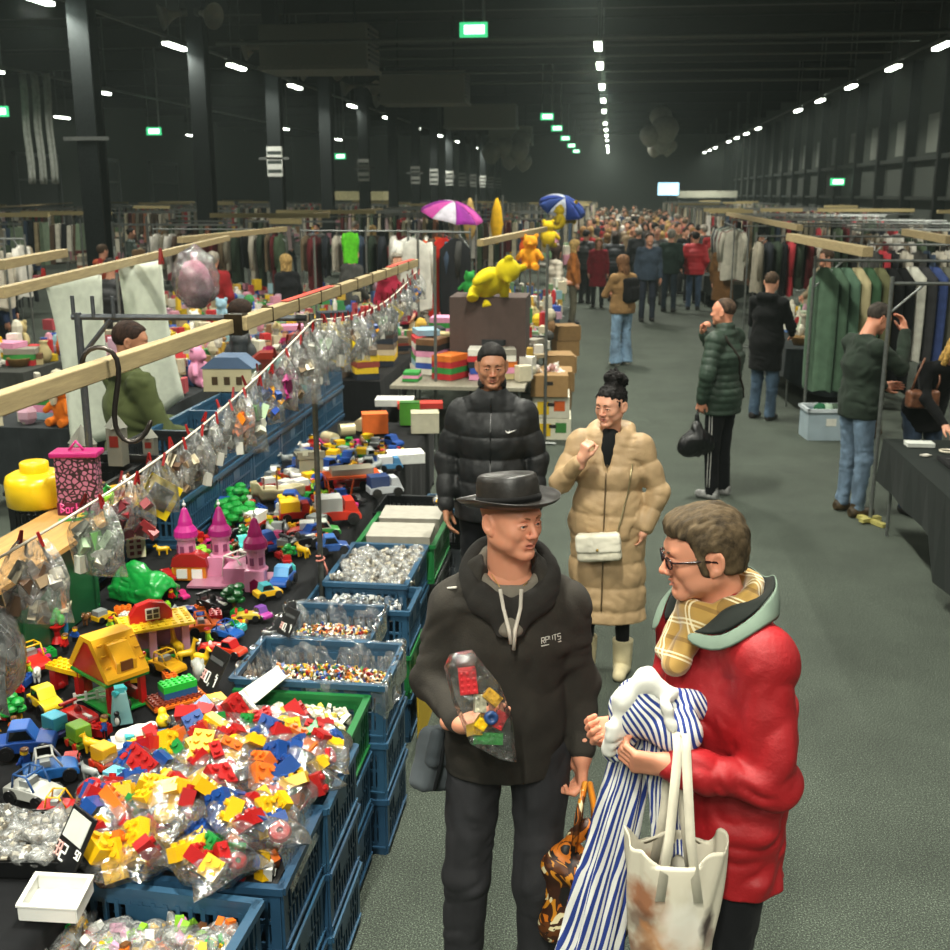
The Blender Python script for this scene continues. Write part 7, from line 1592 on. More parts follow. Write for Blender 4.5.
# strings
def strp(t): y = 2.35 + (5.12 - 2.35) * t; return Vector((-1.60 + .21 * t, y, 1.66 + .36 * t - .09 * math.sin(PI * t)))
def strp2(t): y = 5.12 + 3.1 * t; return Vector((-1.39 - .04 * t, y, 2.02 + .02 * t - .10 * math.sin(PI * t)))
cord = mat('cfc6b4', 'fabric')
for f, lab in ((strp, 'pale cord strung from the pole towards the camera, bags pegged on it'), (strp2, 'pale cord strung from the pole to the far end of the beam')):
    mb = MB(); mb.tube([f(i / 30) for i in range(31)], .0042, 6); tag(mb.build('cord', cord, smooth=True), lab, 'cord')
FH = film('hanging_film', milk=.11, gloss=.38, wr=24)
def hbag(seed, W=.16, L=.24):
    rr = random.Random(seed); ph = [rr.uniform(0, 6.28) for _ in range(6)]; mb = MB()
    def side(sg):
        def fn(u, v):
            x = (u - .5) * 2; w = W / 2 * (.35 + .65 * min(1, v * 2.2) ** .8); e = (1 - x * x) ** .5 * math.sin(min(1, v * 1.02) * PI) ** .6 if v < .985 else 0
            return (x * w * (1 + .08 * math.sin(5 * v + ph[0])), sg * (.035 * e * (.25 + v)) + .010 * math.sin(9 * x + ph[1]) * (1 - v) + .008 * math.sin(6 * v + ph[2] + 3 * x), -L * v)
        return fn
    mb.grid(side(1), 14, 14); mb.grid(lambda u, v: side(-1)(1 - u, v), 14, 14); return mb.mesh('hanging_bag', FH, smooth=True)
HBM = [hbag(i, W, L) for i, (W, L) in enumerate(((.16, .22), (.20, .24), (.13, .20), (.22, .26), (.10, .28)))]
mb = MB()
for s in (-1, 1): mb.box((0, s * .006, .012), (.010, .006, .055), rot=rotm(s * .22, 0, 0))
mb.cyl((-.006, 0, .0), (.006, 0, .0), .005, n=8); PEG = mb.mesh('clothes_peg', mat('8c1616', 'plastic'))
CONT = []
def cont(cols, n, sp=.05, bs=.042):
    mb = MB()
    for k in range(n): mb.use(clmat(R.choice(cols))); rt = Euler((R.uniform(-3, 3), R.uniform(-3, 3), R.uniform(-3, 3))).to_matrix(); mb.box((R.uniform(-sp, sp), R.uniform(-.012, .012), R.uniform(-.045, .045)), (bs, bs * .6, bs * .5), rot=rt)
    return mb.mesh('contents')
CL = {'blue and orange': cont(('2a4a9c', 'e8a01c', BLU), 14), 'dark red': cont(('6a1c24', '8c2a30', '3a1418'), 14), 'yellow': (lambda mb: mb.use(clmat('e6c81c')).box((0, 0, 0), (.11, .012, .11), rot=rotm(0, .6, 0)).use(clmat('3a3a2a')).box((0, -.007, 0), (.07, .004, .07), rot=rotm(0, .6, 0)).mesh('contents'))(MB()),
      'grey': cont(('8c8c84', '5a5a54', 'b0aea4'), 14), 'orange': cont((ORG, 'd8781c', '8c4a1c'), 12), 'black': cont(('1c1c1e', '3a3a3e', '8c1c1c'), 14), 'pale green': cont(('a8c09c', '6a9a5c', 'd8d8c8'), 12), 'brown': cont(('5a4434', '8a7458', 'c9bca0'), 14), 'magenta': cont(('8c1c5c', 'b03a7c', '4a1430'), 14)}
def hang(f, t, kind, c, where, s=1.0, group=None):
    p = f(t); o = empty('hanging_bag', p, R.uniform(-.5, .9), 'clear bag of %s toy parts pegged on the cord, %s' % (c, where), 'bag', group); s *= .86; o.scale = (s,) * 3
    me = HBM[kind]; a = bpy.data.objects.new('film', me); COL.objects.link(a); a.parent = o
    b = bpy.data.objects.new('contents', CL[c]); COL.objects.link(b); b.parent = o; b.location = (0, 0, -.15 if kind != 2 else -.12); b.scale = (1.25, 1.25, 1.35)
    for dx in (-.03, .03):
        q = cheap('clothes_peg', PEG, (p[0] + dx * s, p[1], p[2] - .004), 0, 'red clothes peg holding the bag of %s parts %s' % (c, where), 'clothes peg', 'pegs of the bag ' + where, .8, (R.uniform(-.2, .2), R.uniform(-.3, .3), R.uniform(-.6, 1.2)))
SQ = [(.03, 3, 'black', 'nearest the camera', 1.5), (.14, 1, 'brown', 'second from the camera', 1.2), (.26, 1, 'pale green', 'just past the doll case', 1.15), (.34, 0, 'dark red', 'below the big hook', 1.1), (.41, 0, 'yellow', 'with the yellow square inside', 1.0), (.47, 2, 'brown', 'right of the yellow one', 1.0), (.52, 0, 'grey', 'first of the grey ones', 1.0), (.57, 2, 'grey', 'second of the grey ones', 1.0), (.62, 0, 'grey', 'third of the grey ones', 1.0), (.67, 1, 'orange', 'in front of the back crates', 1.0), (.72, 4, 'pale green', 'long narrow one', 1.25), (.77, 1, 'blue and orange', 'above the castle', 1.15), (.84, 3, 'magenta', 'beneath the timber joint', 1.1), (.90, 3, 'brown', 'largest before the pole', 1.3), (.96, 1, 'grey', 'last before the pole', 1.3)]
for t, k, c, w_, s in SQ: hang(strp, t, k, c, w_, s)
for i in range(16): hang(strp2, .03 + .95 * i / 15, (1, 3, 0, 1)[i % 4], ('pale green', 'grey', 'yellow', 'brown', 'grey', 'grey', 'blue and orange', 'grey')[i % 8], '%s beyond the pole' % ('first', 'second', 'third', 'fourth', 'fifth', 'sixth', 'seventh', 'eighth', 'ninth', 'tenth', 'eleventh', 'twelfth', 'thirteenth', 'fourteenth', 'fifteenth', 'last')[i], 1.2 if i < 5 else .95)
# big dark bag and black bag at the left edge
o = empty('plastic_bag', (-1.72, 2.62, 1.36), .3, 'large clear bag with a black lattice ball hanging at the left edge', 'bag')
MB().ball((0, 0, 0), .13, 24).build('black_ball', mat('1c2022', 'plastic', .25), o, smooth=True); mb = MB()
for k in range(7):
    for sgn in (0, 1): mb.tube([(Vector((.132 * math.cos(a) * math.cos(k * .45), .132 * math.cos(a) * math.sin(k * .45), .132 * math.sin(a))) if sgn else Vector((.132 * math.cos(a) * math.cos((k - 3) * .3), .132 * math.sin(a) * math.cos((k - 3) * .3), .132 * math.sin((k - 3) * .3)))) for a in [i * 2 * PI / 24 for i in range(25)]], .0018, 4)
mb.build('lattice', mat('8c9094', 'plastic'), o); F = Field((-.2, -.2, -.2), (.2, .2, .34), .012); F.ell((0, 0, 0), (.15, .15, .155), .03); F.cone((0, 0, .1), (0, 0, .27), .09, .02, .06); F.wrinkle(.012, 14, 14, 14); link('film', np_mesh('film', [F.extract()], FH), o)
# ------------------------------------------------------------------ stalls beyond
def D_(x, y, Y):
    p = at(x, y, 0); k = Y / p[1]; return (p[0] * k, Y, 2.6 - 2.6 * k)
def garment_mesh(W, L, seed, sl=True, drape=.05):
    rr = random.Random(seed); ph = [rr.uniform(0, 6.28) for _ in range(5)]; mb = MB()
    def fn(u, v):
        A = 2 * PI * u; c, s = math.cos(A), math.sin(A); w = W * (.32 + .68 * min(1, v * 9) ** .6) * (1 + .06 * math.sin(3 * v)); d = drape * (.5 + .5 * min(1, v * 5)) * (1 + .35 * math.sin(7 * A + ph[0]) * v)
        return (w / 2 * c, d * s, -.05 - L * v - .015 * abs(c) * (v < .1) - .02 * math.sin(3 * A + ph[1]) * v)
    mb.grid(fn, 22, 9)
    if sl:
        for s in (-1, 1): mb.tube([(s * W * .42, 0, -.10), (s * W * .52, .01, -.30), (s * W * .5, .01, -.10 - min(.55, L * .7))], .05, 8, [.045, .05, .035])
    mb.tube([(-.03, 0, -.06), (0, 0, -.05), (0, 0, .0), (.012, 0, .018), (.022, 0, .0)], .003, 4)
    return mb.mesh('garment', mat('333333', 'fabric'), smooth=True)
GM = [garment_mesh(.46, .68, 1), garment_mesh(.44, .95, 2), garment_mesh(.42, 1.35, 3, False), garment_mesh(.40, .62, 4, False), garment_mesh(.48, .80, 5, True, .08)]
DARKS = [('17181b', 'black'), ('22262c', 'dark navy'), ('3a3a38', 'charcoal'), ('2c382c', 'dark green'), ('4a3a2e', 'brown'), ('6a5c48', 'tan'), ('8a8474', 'beige'), ('b4ae9e', 'cream'), ('5a2024', 'wine red'), ('3c4a5c', 'slate blue'), ('a8343c', 'red'), ('c9c6bc', 'off white'), ('4a5a44', 'olive')]
NG = [0]; BULK = MB(); GLABELS = []
def rack(x0, y0, x1, y1, z, lab, n, short, cols=DARKS, kinds=(0, 1, 4), individual=True, beam=None):
    o = empty('clothes_rack', (x0, y0, 0), 0, lab, 'clothes rack', 'clothes racks'); d = Vector((x1 - x0, y1 - y0, 0))
    MB().cyl((0, 0, z), tuple(d + Vector((0, 0, z))), .016, n=8).build('rail', steel, o); mb = MB()
    for q in (0, 1): MB().cyl(tuple(d * q), tuple(d * q + Vector((0, 0, z + .06))), .016, n=8).build('post', steel, o); MB().cyl(tuple(d * q + Vector((0, 0, z - .22))), tuple(d * (q + (.18 if q == 0 else -.18) / max(d.length, .4)) + Vector((0, 0, z))), .010, n=6).build('brace', steel, o)
    ang = math.atan2(d.y, d.x) + PI / 2
    for i in range(n):
        t = (i + .5 + R.uniform(-.25, .25)) / n; p = (x0 + d.x * t, y0 + d.y * t, z - .02); c, cn = R.choice(cols); g = R.choice(kinds)
        if individual and NG[0] < 290:
            NG[0] += 1; l = '%s %s hanging on %s' % (cn, ('jacket', 'coat', 'long dress', 'top', 'padded coat')[g], short); cheap('garment', GM[g], p, ang + R.uniform(-.15, .15), l, 'garment', l + ' group', (1, 1, R.uniform(.9, 1.1)), None, [mat(c, 'fabric')])
        else:
            L = (.68, .95, 1.35, .62, .8)[g]; BULK.use(mat(c, 'fabric')).box((p[0], p[1], z - .08 - L / 2), (.07, .44, L), rz=ang + PI / 2, taper=.8)
    return o
def table(x0, x1, y0, y1, lab, cloth=None, z=.75):
    o = empty('market_table', ((x0 + x1) / 2, (y0 + y1) / 2, 0), 0, lab, 'table', 'market tables'); w, l = (x1 - x0) / 2, (y1 - y0) / 2
    MB().b2(-w, w, -l, l, z - .04, z - .006).build('table_top', mat('8a8574', 'wood'), o)
    for sx in (-1, 1):
        for sy in (-1, 1): MB().cyl((sx * w * .9, sy * l * .92, 0), (sx * w * .9, sy * l * .92, z - .04), .014, n=6).build('leg', steel, o)
    if cloth:
        mb = MB(); P0 = [(-w - .02, z - .004), (w + .02, z - .004)]
        def f(u, v):
            s = (u - .5) * 2; A = v * 2 * PI; c, s2 = math.cos(A), math.sin(A); q = max(abs(c), abs(s2)); return None
        k = 60
        per = [(-1 + 2 * i / 15, -1) for i in range(15)] + [(1, -1 + 2 * i / 15) for i in range(15)] + [(1 - 2 * i / 15, 1) for i in range(15)] + [(-1, 1 - 2 * i / 15) for i in range(15)]
        vs = [(p[0] * (w + .01), p[1] * (l + .01), z) for p in per] + [(p[0] * (w + .025 + .012 * math.sin(i * 1.7)), p[1] * (l + .025 + .012 * math.sin(i * 1.7)), z - .34 - .25 * (p[1] < 0) * abs(math.sin(i * .21))) for i, p in enumerate(per)]
        mb.add(vs, [tuple(range(k))] + [(i, k + i, k + (i + 1) % k, (i + 1) % k) for i in range(k)]); c_ = mb.build('cloth', mat(cloth, 'fabric'), o)
    return o
# goods prototypes (shared meshes, colour per object)
def pl(): 
    F = Field((-.16, -.12, -.01), (.16, .12, .4), .012); F.ell((0, 0, .12), (.09, .075, .11), .02); F.ell((0, -.01, .27), (.075, .07, .07), .02)
    for s in (-1, 1): F.ell((s * .06, 0, .33), (.028, .015, .03), .01); F.cone((s * .07, -.03, .18), (s * .12, -.07, .12), .03, .026, .02); F.cone((s * .05, -.05, .04), (s * .07, -.12, .03), .036, .034, .02)
    F.ell((0, -.075, .255), (.03, .025, .022), .01); F.cutz(0, above=False); return np_mesh('plush_toy', [F.extract()], mat('c9a21c', 'fabric'))
GD = {'plush_toy': (pl(), 'plush toy', .12), 'boxed_game': (MB().b2(-.17, .17, -.12, .12, 0, .06).mesh('boxed_game', mat('444444', 'card')), 'boxed game', .16), 'book': (MB().b2(-.11, .11, -.08, .08, 0, .03).mesh('book', mat('444444', 'card')), 'book', .1),
      'vase': (MB().lathe([(.04, 0), (.07, .05), (.075, .11), (.04, .18), (.035, .21), (.05, .23)], n=14).mesh('vase', clmat('888888'), True), 'vase', .08), 'bottle': (MB().lathe([(.035, 0), (.036, .14), (.013, .19), (.013, .25), (0, .25)], n=10).mesh('bottle', clmat('2a4a34'), True), 'bottle', .05),
      'plate': (MB().lathe([(0, 0), (.06, .004), (.11, .02), (.112, .024), (.06, .01), (0, .008)], n=18).mesh('plate', clmat('d8d4c8'), True), 'plate', .11), 'doll': (toy_figure('b5246b', '3a4a8c', 'd8a080', BRN, 3.2), 'doll', .07), 'basket': (MB().lathe([(.10, 0), (.14, .10), (.145, .11), (.13, .10), (.095, .012), (0, .012)], n=18).mesh('basket', mat('8a6a3c', 'wood'), True), 'basket', .14)}
BRIGHT = [('b8252a', 'red'), ('e0b418', 'yellow'), ('2a4a9c', 'blue'), ('d9d6ca', 'white'), ('2f8a3a', 'green'), ('d8701c', 'orange'), ('1c1d20', 'black'), ('8a8578', 'grey'), ('d890b0', 'pink'), ('6a4a2c', 'brown'), ('8fb0c0', 'pale blue'), ('b8a878', 'beige')]
NB = {}
def goods(x0, x1, y0, y1, n, kinds, where, z=.752, cols=BRIGHT, tall=0, sc=1.0):
    for i in range(n):
        k = R.choice(kinds); me, cat, r = GD[k]; c, cn = R.choice(cols); x, y = R.uniform(x0 + .1, x1 - .1), R.uniform(y0 + .1, y1 - .1); st = R.randrange(1, 2 + tall) if k in ('boxed_game', 'book', 'plate') else 1; rz = R.uniform(-.4, .4) + R.choice((0, PI / 2))
        for j in range(st):
            c, cn = (c, cn) if j == 0 else R.choice(cols); hgt = {'boxed_game': .062, 'book': .032, 'plate': .012}.get(k, 0); NB[k] = NB.get(k, 0) + 1
            if NB[k] > 285: BULKG.use(mat(c, 'card')).box((x, y, z + .05 + j * hgt), (.2, .15, max(.05, hgt)), rz=rz); continue
            l = '%s %s %s' % (cn, cat, where); cheap(k, me, (x, y, z + j * hgt), rz + R.uniform(-.1, .1), l, cat, l + ' group', sc * R.uniform(.85, 1.15) if k not in ('boxed_game', 'book') else 1, None, [mat(c, 'fabric' if k == 'plush_toy' else 'card')] if k not in ('doll', 'basket') else None)
BULKG = MB()
def pole(x, y, h, lab, g): o = MB().cyl((0, 0, 0), (0, 0, h), .016, n=8).cyl((-.12, 0, .015), (.12, 0, .015), .014, n=6).build('steel_pole', steel); o.location = (x, y, 0); tag(o, lab, 'pole', g); return o
# right side: jewellery table
table(2.17, 3.15, 5.6, 8.7, 'table with dark green black cloth at the right edge, covered with jewellery', '131a17')
dj = mat('0e0f10', 'fabric')
o = MB().b2(-.25, .3, -.28, .28, 0, .03).build('display_tray', dj, bev=.01); o.location = (2.62, 7.75, .755); tag(o, 'black velvet display tray full of small jewellery on the dark table', 'tray')
for i, (x, y, d, c, l) in enumerate(((2.36, 8.45, (.20, .12, .03), 'c9ccc4', 'white card box at the near corner of the jewellery table'), (2.72, 8.35, (.10, .08, .07), '1c5a54', 'teal trinket box on the jewellery table'), (2.30, 7.15, (.12, .07, .015), 'b9c2b4', 'pale phone sized card on the jewellery table edge'), (2.32, 8.12, (.07, .05, .01), 'b4b0a4', 'small pale tag on the corner of the jewellery table'), (2.35, 6.6, (.10, .08, .02), 'd8d8d0', 'white sticker card nearest the camera on the jewellery table'))): carton(x, y, .755, d, .2 * i, c, l)
for i in range(34):
    x, y = R.uniform(2.4, 2.88), R.uniform(7.52, 8.0); c, cn = R.choice((('c9c9c4', 'silver'), ('b8963c', 'gold'), ('8c8c88', 'grey metal'))); l = '%s trinket laid in the black velvet tray' % cn; o = MB().lathe([(.010, 0), (.016, .004), (.010, .007), (.008, .003), (.010, 0)], n=12).build('trinket', mat(c, 'metal', .3)); o.location = (x, y, .787); o.scale = (R.uniform(.7, 2),) * 2 + (1,); tag(o, l, 'trinket', l)
for x, y, r, c, l in ((2.50, 8.25, .045, 'd0c8b4', 'white and red bracelet on the jewellery table'), (2.96, 8.25, .09, 'e0c818', 'big yellow plastic ring on the jewellery table')): o = MB().tube([(r * math.cos(i * PI / 10), r * math.sin(i * PI / 10), .01) for i in range(21)], .008 if r < .06 else .016, 6).build('bracelet', clmat(c), smooth=True); o.location = (x, y, .757); tag(o, l, 'bracelet')
o = empty('support_pole', (2.17, 8.93, 0), 0, 'grey steel pole with a wooden cross foot beside the green sweater man', 'pole'); MB().cyl((0, 0, .02), (.0, 0, 1.98), .017, n=10).build('tube', steel, o); MB().cyl((0, 0, 1.93), (1.6, .05, 1.93), .014, n=8).build('cross_bar', steel, o); MB().box((0, 0, .02), (.05, .34, .03), rz=.5).box((0, 0, .03), (.05, .2, .03), rz=-1.0).build('cross_foot', mat('b0a860', 'wood'), o)
MB().cyl((0, 0, 1.7), (.25, .01, 1.93), .010, n=8).build('brace', steel, o)
# right clothes rack with long dresses
LC = [('4c6450', 'grey green'), ('4c6450', 'grey green'), ('54705c', 'grey green'), ('b8ac84', 'beige'), ('3c5a40', 'dark green'), ('6a6a4a', 'olive patterned'), ('141516', 'black'), ('141516', 'black'), ('c9c8ba', 'cream'), ('3a3a3c', 'monochrome'), ('3c4c7c', 'blue patterned'), ('6a6a5c', 'grey patterned')]
o = empty('clothes_rack', (2.22, 12.55, 0), 0, 'steel clothes rack with long dresses behind the green sweater man', 'clothes rack'); MB().cyl((0, 0, 1.9), (3.0, 0, 1.9), .017, n=8).build('rail', steel, o); MB().cyl((0, 0, 0), (0, 0, 1.95), .017, n=8).cyl((-.02, 0, .02), (.22, -.18, .02), .012).build('post', steel, o); MB().cyl((3, 0, 0), (3, 0, 1.95), .017, n=8).build('post', steel, o); MB().cyl((0, 0, 1.6), (.3, 0, 1.9), .011).build('brace', steel, o)
for i, (c, cn) in enumerate(LC):
    l = '%s long dress behind the green sweater man, number %s from the aisle end' % (cn, ('one', 'two', 'three', 'four', 'five', 'six', 'seven', 'eight', 'nine', 'ten', 'eleven', 'twelve')[i]); cheap('garment', GM[2], (2.33 + .115 * i, 12.55, 1.88), PI / 2 + .5 + R.uniform(-.1, .1), l, 'dress', None, (1.05, 1.3, 1.0 if i < 8 else .75), None, [mat(c, 'fabric')]); NG[0] += 1
for i, (c, cn, g) in enumerate((('16171a', 'black', 0), ('1b1c20', 'black', 0), ('17181a', 'black', 0), ('c4202c', 'bright red', 1), ('b8b4a8', 'pale grey', 0), ('c06a78', 'rose pink', 2), ('202226', 'black', 1), ('3a4048', 'grey', 0))): l = '%s %s right of the long dresses, place %s' % (cn, ('jacket', 'coat', 'long dress')[g], ('a', 'b', 'c', 'd', 'e', 'f', 'g', 'h')[i]); l = '%s %s hanging right of the long dresses on the same rail' % (cn, ('jacket', 'coat', 'long dress')[g]); cheap('garment', GM[g], (3.78 + .15 * i, 12.55, 1.88), PI / 2 + .7, l, 'garment', l + ' group', (1, 1.2, 1), None, [mat(c, 'fabric')])
o = empty('storage_box', (2.42, 12.25, 0), .1, 'clear plastic storage box on the floor under the long dresses', 'box'); MB().b2(-.24, .24, -.17, .17, 0, .01).b2(-.25, .25, -.18, -.175, 0, .33).b2(-.25, .25, .175, .18, 0, .33).b2(-.25, -.245, -.18, .18, 0, .33).b2(.245, .25, -.18, .18, 0, .33).build('tub', mat('9fb0b8', 'plastic', .3), o); MB().b2(-.27, .27, -.2, -.17, .31, .345).b2(-.27, .27, .17, .2, .31, .345).b2(-.27, -.24, -.2, .2, .31, .345).b2(.24, .27, -.2, .2, .31, .345).build('rim', mat('c9d2d6', 'plastic'), o); MB().b2(-.06, .05, -.184, -.181, .16, .24).build('sticker', mat('d8d8cc', 'card'), o)
for i in range(3): tag(MB().ball((2.34 + .08 * i, 12.25, .30), (.08, .10, .08), 10).build('folded_cloth', mat(('1f5a3a', '8aa08c', '3a4a3c')[i], 'fabric'), smooth=True), '%s cloth poking out of the clear storage box' % ('dark green', 'pale green', 'grey green')[i], 'cloth')
F = Field((2.5, 11.9, 0), (3.1, 12.5, .85), .015); F.cone((2.9, 12.3, .1), (2.82, 12.2, .65), .13, .08, .05); F.wrinkle(.02, 8, 8, 8); tag(link('draped_coat', np_mesh('draped_coat', [F.extract()], mat('4a3e30', 'fabric'))), 'brown cloth slumped on the floor under the long dresses', 'coat')
# right row further on
def rt(y0, y1, lab, **k): return table(2.2, 3.3, y0, y1, lab, **k)
rt(13.9, 17.5, 'bric a brac table with stacked plates behind the black coat person', cloth='23292a'); goods(2.25, 3.25, 14, 17.4, 55, ('plate', 'vase', 'basket', 'book', 'bottle'), 'on the bric a brac table by the black coat person', cols=[('c9c4b0', 'cream'), ('8a8474', 'grey'), ('a8b49c', 'pale green'), ('d8d4c8', 'white'), ('6a5a44', 'brown')], tall=9)
rack(2.3, 18.3, 4.9, 18.3, 1.95, 'clothes rack across the stall beyond the bric a brac table', 20, 'the rack beyond the bric a brac table')
rack(2.35, 22, 2.45, 25.0, 2.0, 'clothes rack running along the aisle near the red puffer person', 16, 'the rail near the red puffer person', cols=[('b8b4a4', 'cream'), ('6a2430', 'wine red'), ('8a9a8c', 'sage'), ('c9c6bc', 'off white'), ('3a3f48', 'grey')])
rack(3.0, 9.8, 5.4, 9.9, 1.93, 'clothes rack at the right edge behind the blond person', 16, 'the rack behind the blond person'); rack(5.4, 12.6, 7.6, 12.7, 1.9, 'clothes rack at the far right beyond the dresses', 14, 'the far right rack')
rack(3.4, 15.4, 6.2, 15.5, 1.95, 'clothes rack behind the bric a brac table', 20, 'the rack behind the bric a brac table')
for i, (y, n) in enumerate(((20.5, 18), (24, 18), (28, 16), (32, 14))): rack(4.2, y, 7.4, y, 2.0, 'clothes rack in the right hand rows, %s one back' % nm[i], n, 'the %s rack back in the right rows' % nm[i])
rt(26.5, 32, 'goods table along the aisle past the red puffer person', cloth='3a3f3c'); goods(2.25, 3.25, 26.6, 31.8, 26, ('vase', 'basket', 'plush_toy', 'boxed_game'), 'on the table past the red puffer person', tall=2)
for i, (a, b) in enumerate((((790, 237), (868, 252)), ((905, 232), (950, 240)), ((728, 214), (800, 228)))):
    z = 2.12; p, q = at(a[0], a[1], z), at(b[0], b[1], z); timber('timber_beam', p[1], q[1], p[0], q[0], z, 'pale timber beam over the right hand stalls, %s' % ('above the long dresses', 'at the right edge of the photo', 'over the farther stalls')[i], .09, .085)
for i in range(26): pole(R.uniform(2.2, 9), 14 + i * 1.1, 2.05, 'slim grey steel stall pole among the clothes rails right of the aisle', 'stall poles right')
for i in range(9):
    x0, x1, y = R.uniform(2.3, 4), R.uniform(5, 8), 16 + 2.2 * i; tag(MB().cyl((x0, y, 2.05), (x1, y, 2.05), .015, n=6).build('stall_rail', steel), 'horizontal steel stall rail over the clothes rails right of the aisle', 'rail', 'stall rails right')
# left of the aisle, second stall: games and books
table(-2.15, -.80, 10.7, 15.6, 'book and game table past the end of the toy table', cloth=None); goods(-2.1, -.85, 10.8, 13.2, 34, ('boxed_game', 'book', 'boxed_game'), 'on the game table past the toys', tall=6); goods(-2.1, -.85, 13.2, 15.5, 45, ('plush_toy', 'boxed_game', 'doll', 'book'), 'toward the back of the game table', tall=2)
table(-3.3, -2.3, 10.9, 13.4, 'black table stacked with film boxes left of the game table', cloth='111214'); goods(-3.25, -2.35, 11, 13.3, 22, ('boxed_game', 'book'), 'on the black table left of the games', tall=8, cols=[('3a2a24', 'dark brown'), ('8a3a2c', 'rust'), ('c9b896', 'cream'), ('1c2430', 'dark blue'), ('6a5a4a', 'brown'), ('d8b41c', 'yellow')])
BN = [(-.58, 12.0, 0, 'd8d4bc', 'white banana box with yellow and green print, bottom of the aisle stack'), (-.60, 12.0, .24, 'd0ccb8', 'white banana box with orange print in the middle of the aisle stack'), (-.62, 11.95, .48, '9c7a4c', 'open brown banana box full of plush, top of the aisle stack')]
for x, y, z, c, l in BN:
    o = empty('fruit_box', (x, y, z), .05, l, 'box'); MB().b2(-.20, .20, -.26, .26, 0, .235).build('carton', mat(c, 'card'), o, bev=.004); m_ = MB()
    if z < .4: m_.b2(-.15, -.02, -.263, -.26, .04, .18).build('yellow_print', mat('d8b41c', 'card'), o); MB().b2(.03, .15, -.263, -.26, .08, .19).build('green_print', mat('3a7a34' if z < .1 else 'c8581c', 'card'), o)
    MB().b2(-.04, .04, -.264, -.26, .13, .17).build('hand_hole', mat('1c1814', 'card'), o)
for i in range(6): tag(cheap('plush_toy', GD['plush_toy'][0], (-.75 + .06 * i, 11.95 + .05 * (i % 3), .68), i, 'pale plush toy heaped in the open banana box', 'plush toy', 'plush in the banana box', .5, (.8, .3 * i, i), [mat(('d8d0c8', 'c9a0a0', 'e0dcd0')[i % 3], 'fabric')]))
for i, (x, y, z) in enumerate(((-.62, 13.6, 0), (-.62, 13.6, .25), (-.64, 15.0, 0), (-.66, 15.0, .25), (-.68, 16.6, 0), (-.7, 18.4, 0), (-.7, 18.4, .25), (-.75, 20.5, 0))): carton(x, y, z, (.38, .46, .24), .05 * i, ('8f6f44', '9c7a4c')[i % 2], 'brown carton standing by the aisle under the left tables', 'aisle cartons', 'box')
# yellow plush bear, large, generic
o = link('plush_toy', GD['plush_toy'][0]); o.location = (-1.40, 11.55, 1.60); o.rotation_euler = (.9, .5, .8); o.scale = (1.75,) * 3; o.material_slots[0].link = 'OBJECT'; o.material_slots[0].material = mat('dcc81c', 'fabric'); tag(o, 'big bright yellow plush bear on top of the game stalls', 'plush toy')
tag(MB().b2(-.4, .4, -.3, .3, 0, .80).build('display_case', mat('4a3a34', 'card')), 'dark display case carrying the big yellow plush bear', 'case').location = (-1.25, 11.75, .76)
for i, (px, py, Y, s, c) in enumerate(((530, 262, 14.5, 1.3, 'd8901c'), (505, 305, 13, .9, 'd8a01c'), (525, 250, 17, 1.2, 'c8501c'), (548, 240, 20, 1.4, 'd8b81c'), (470, 290, 13, .9, '2a8a3a'), (560, 222, 24, 1.5, 'e0c01c'), (572, 216, 26, 1.5, 'd8b01c'))):
    p = D_(px, py + 8, Y); cheap('plush_toy', GD['plush_toy'][0], (p[0], p[1], p[2]), i, '%s plush toy perched high among the left stalls, %s' % (('orange', 'amber', 'rust', 'yellow', 'green', 'yellow', 'yellow')[i], ('near the bear', 'just below the bear', 'behind the bear', 'further along', 'left of the bear', 'first of the far pair', 'second of the far pair')[i]), 'plush toy', None, s, None, [mat(c, 'fabric')]); pole(p[0], p[1] + .05, p[2], 'slim pole under a plush toy in the left stalls', 'plush poles')
def umb(px, py, Y, r, cols, lab, tilt):
    p = D_(px, py, Y); o = empty('umbrella', p, 0, lab, 'umbrella'); o.rotation_euler = (tilt, .15, .3)
    for i in range(8):
        A0, A1 = i * PI / 4, (i + 1) * PI / 4; mb = MB(); mb.grid(lambda u, v: (r * v * math.cos(A0 + (A1 - A0) * u), r * v * math.sin(A0 + (A1 - A0) * u), r * .45 * (1 - v ** 2) + .04 * r * math.sin(PI * u) * v), 4, 8); mb.build('panel', mat(cols[i % len(cols)], 'fabric'), o, smooth=True, solid=.004)
    MB().cyl((0, 0, -.6), (0, 0, r * .5), .012).build('shaft', steel, o); pole(p[0], p[1], p[2], 'stall pole carrying the %s umbrella' % lab.split()[0], None)
umb(452, 216, 17, .48, ['8c2a8c', 'c04a9c', 'c9c4d0'], 'purple, pink and white panelled umbrella over the left stalls', .25); umb(562, 208, 26, .55, ['1f3f9c', '26489c', 'c9d0e0'], 'blue umbrella with white marks over the left aisle stalls', .5)
for i, (px, Y, L) in enumerate(((497, 20, .8), (470, 19, .7))): p = D_(px, 198, Y); o = MB().lathe([(.02, 0), (.09, -.2), (.12, -.45), (.08, -.7 * L / .8), (.02, -L)], n=10, sy=.5).build('yellow_banner', mat(('d8a81c', 'b89a5c')[i], 'fabric'), smooth=True); o.location = p; tag(o, ('slim bright yellow hanging pennant on the left stalls', 'dull yellow hanging pennant left of the bright one')[i], 'pennant'); pole(p[0] + .1, p[1], p[2] + .05, 'pole holding a yellow pennant', 'pennant poles')
for i, (px, py, Y) in enumerate(((435, 290, 11), (546, 345, 11.5), (538, 300, 15), (418, 255, 14), (460, 250, 16), (345, 205, 20), (415, 215, 20))): q = D_(px, py, Y); pole(q[0], Y, 2.1, 'steel stall pole among the left stalls, %s' % nm[i], 'stall poles left')
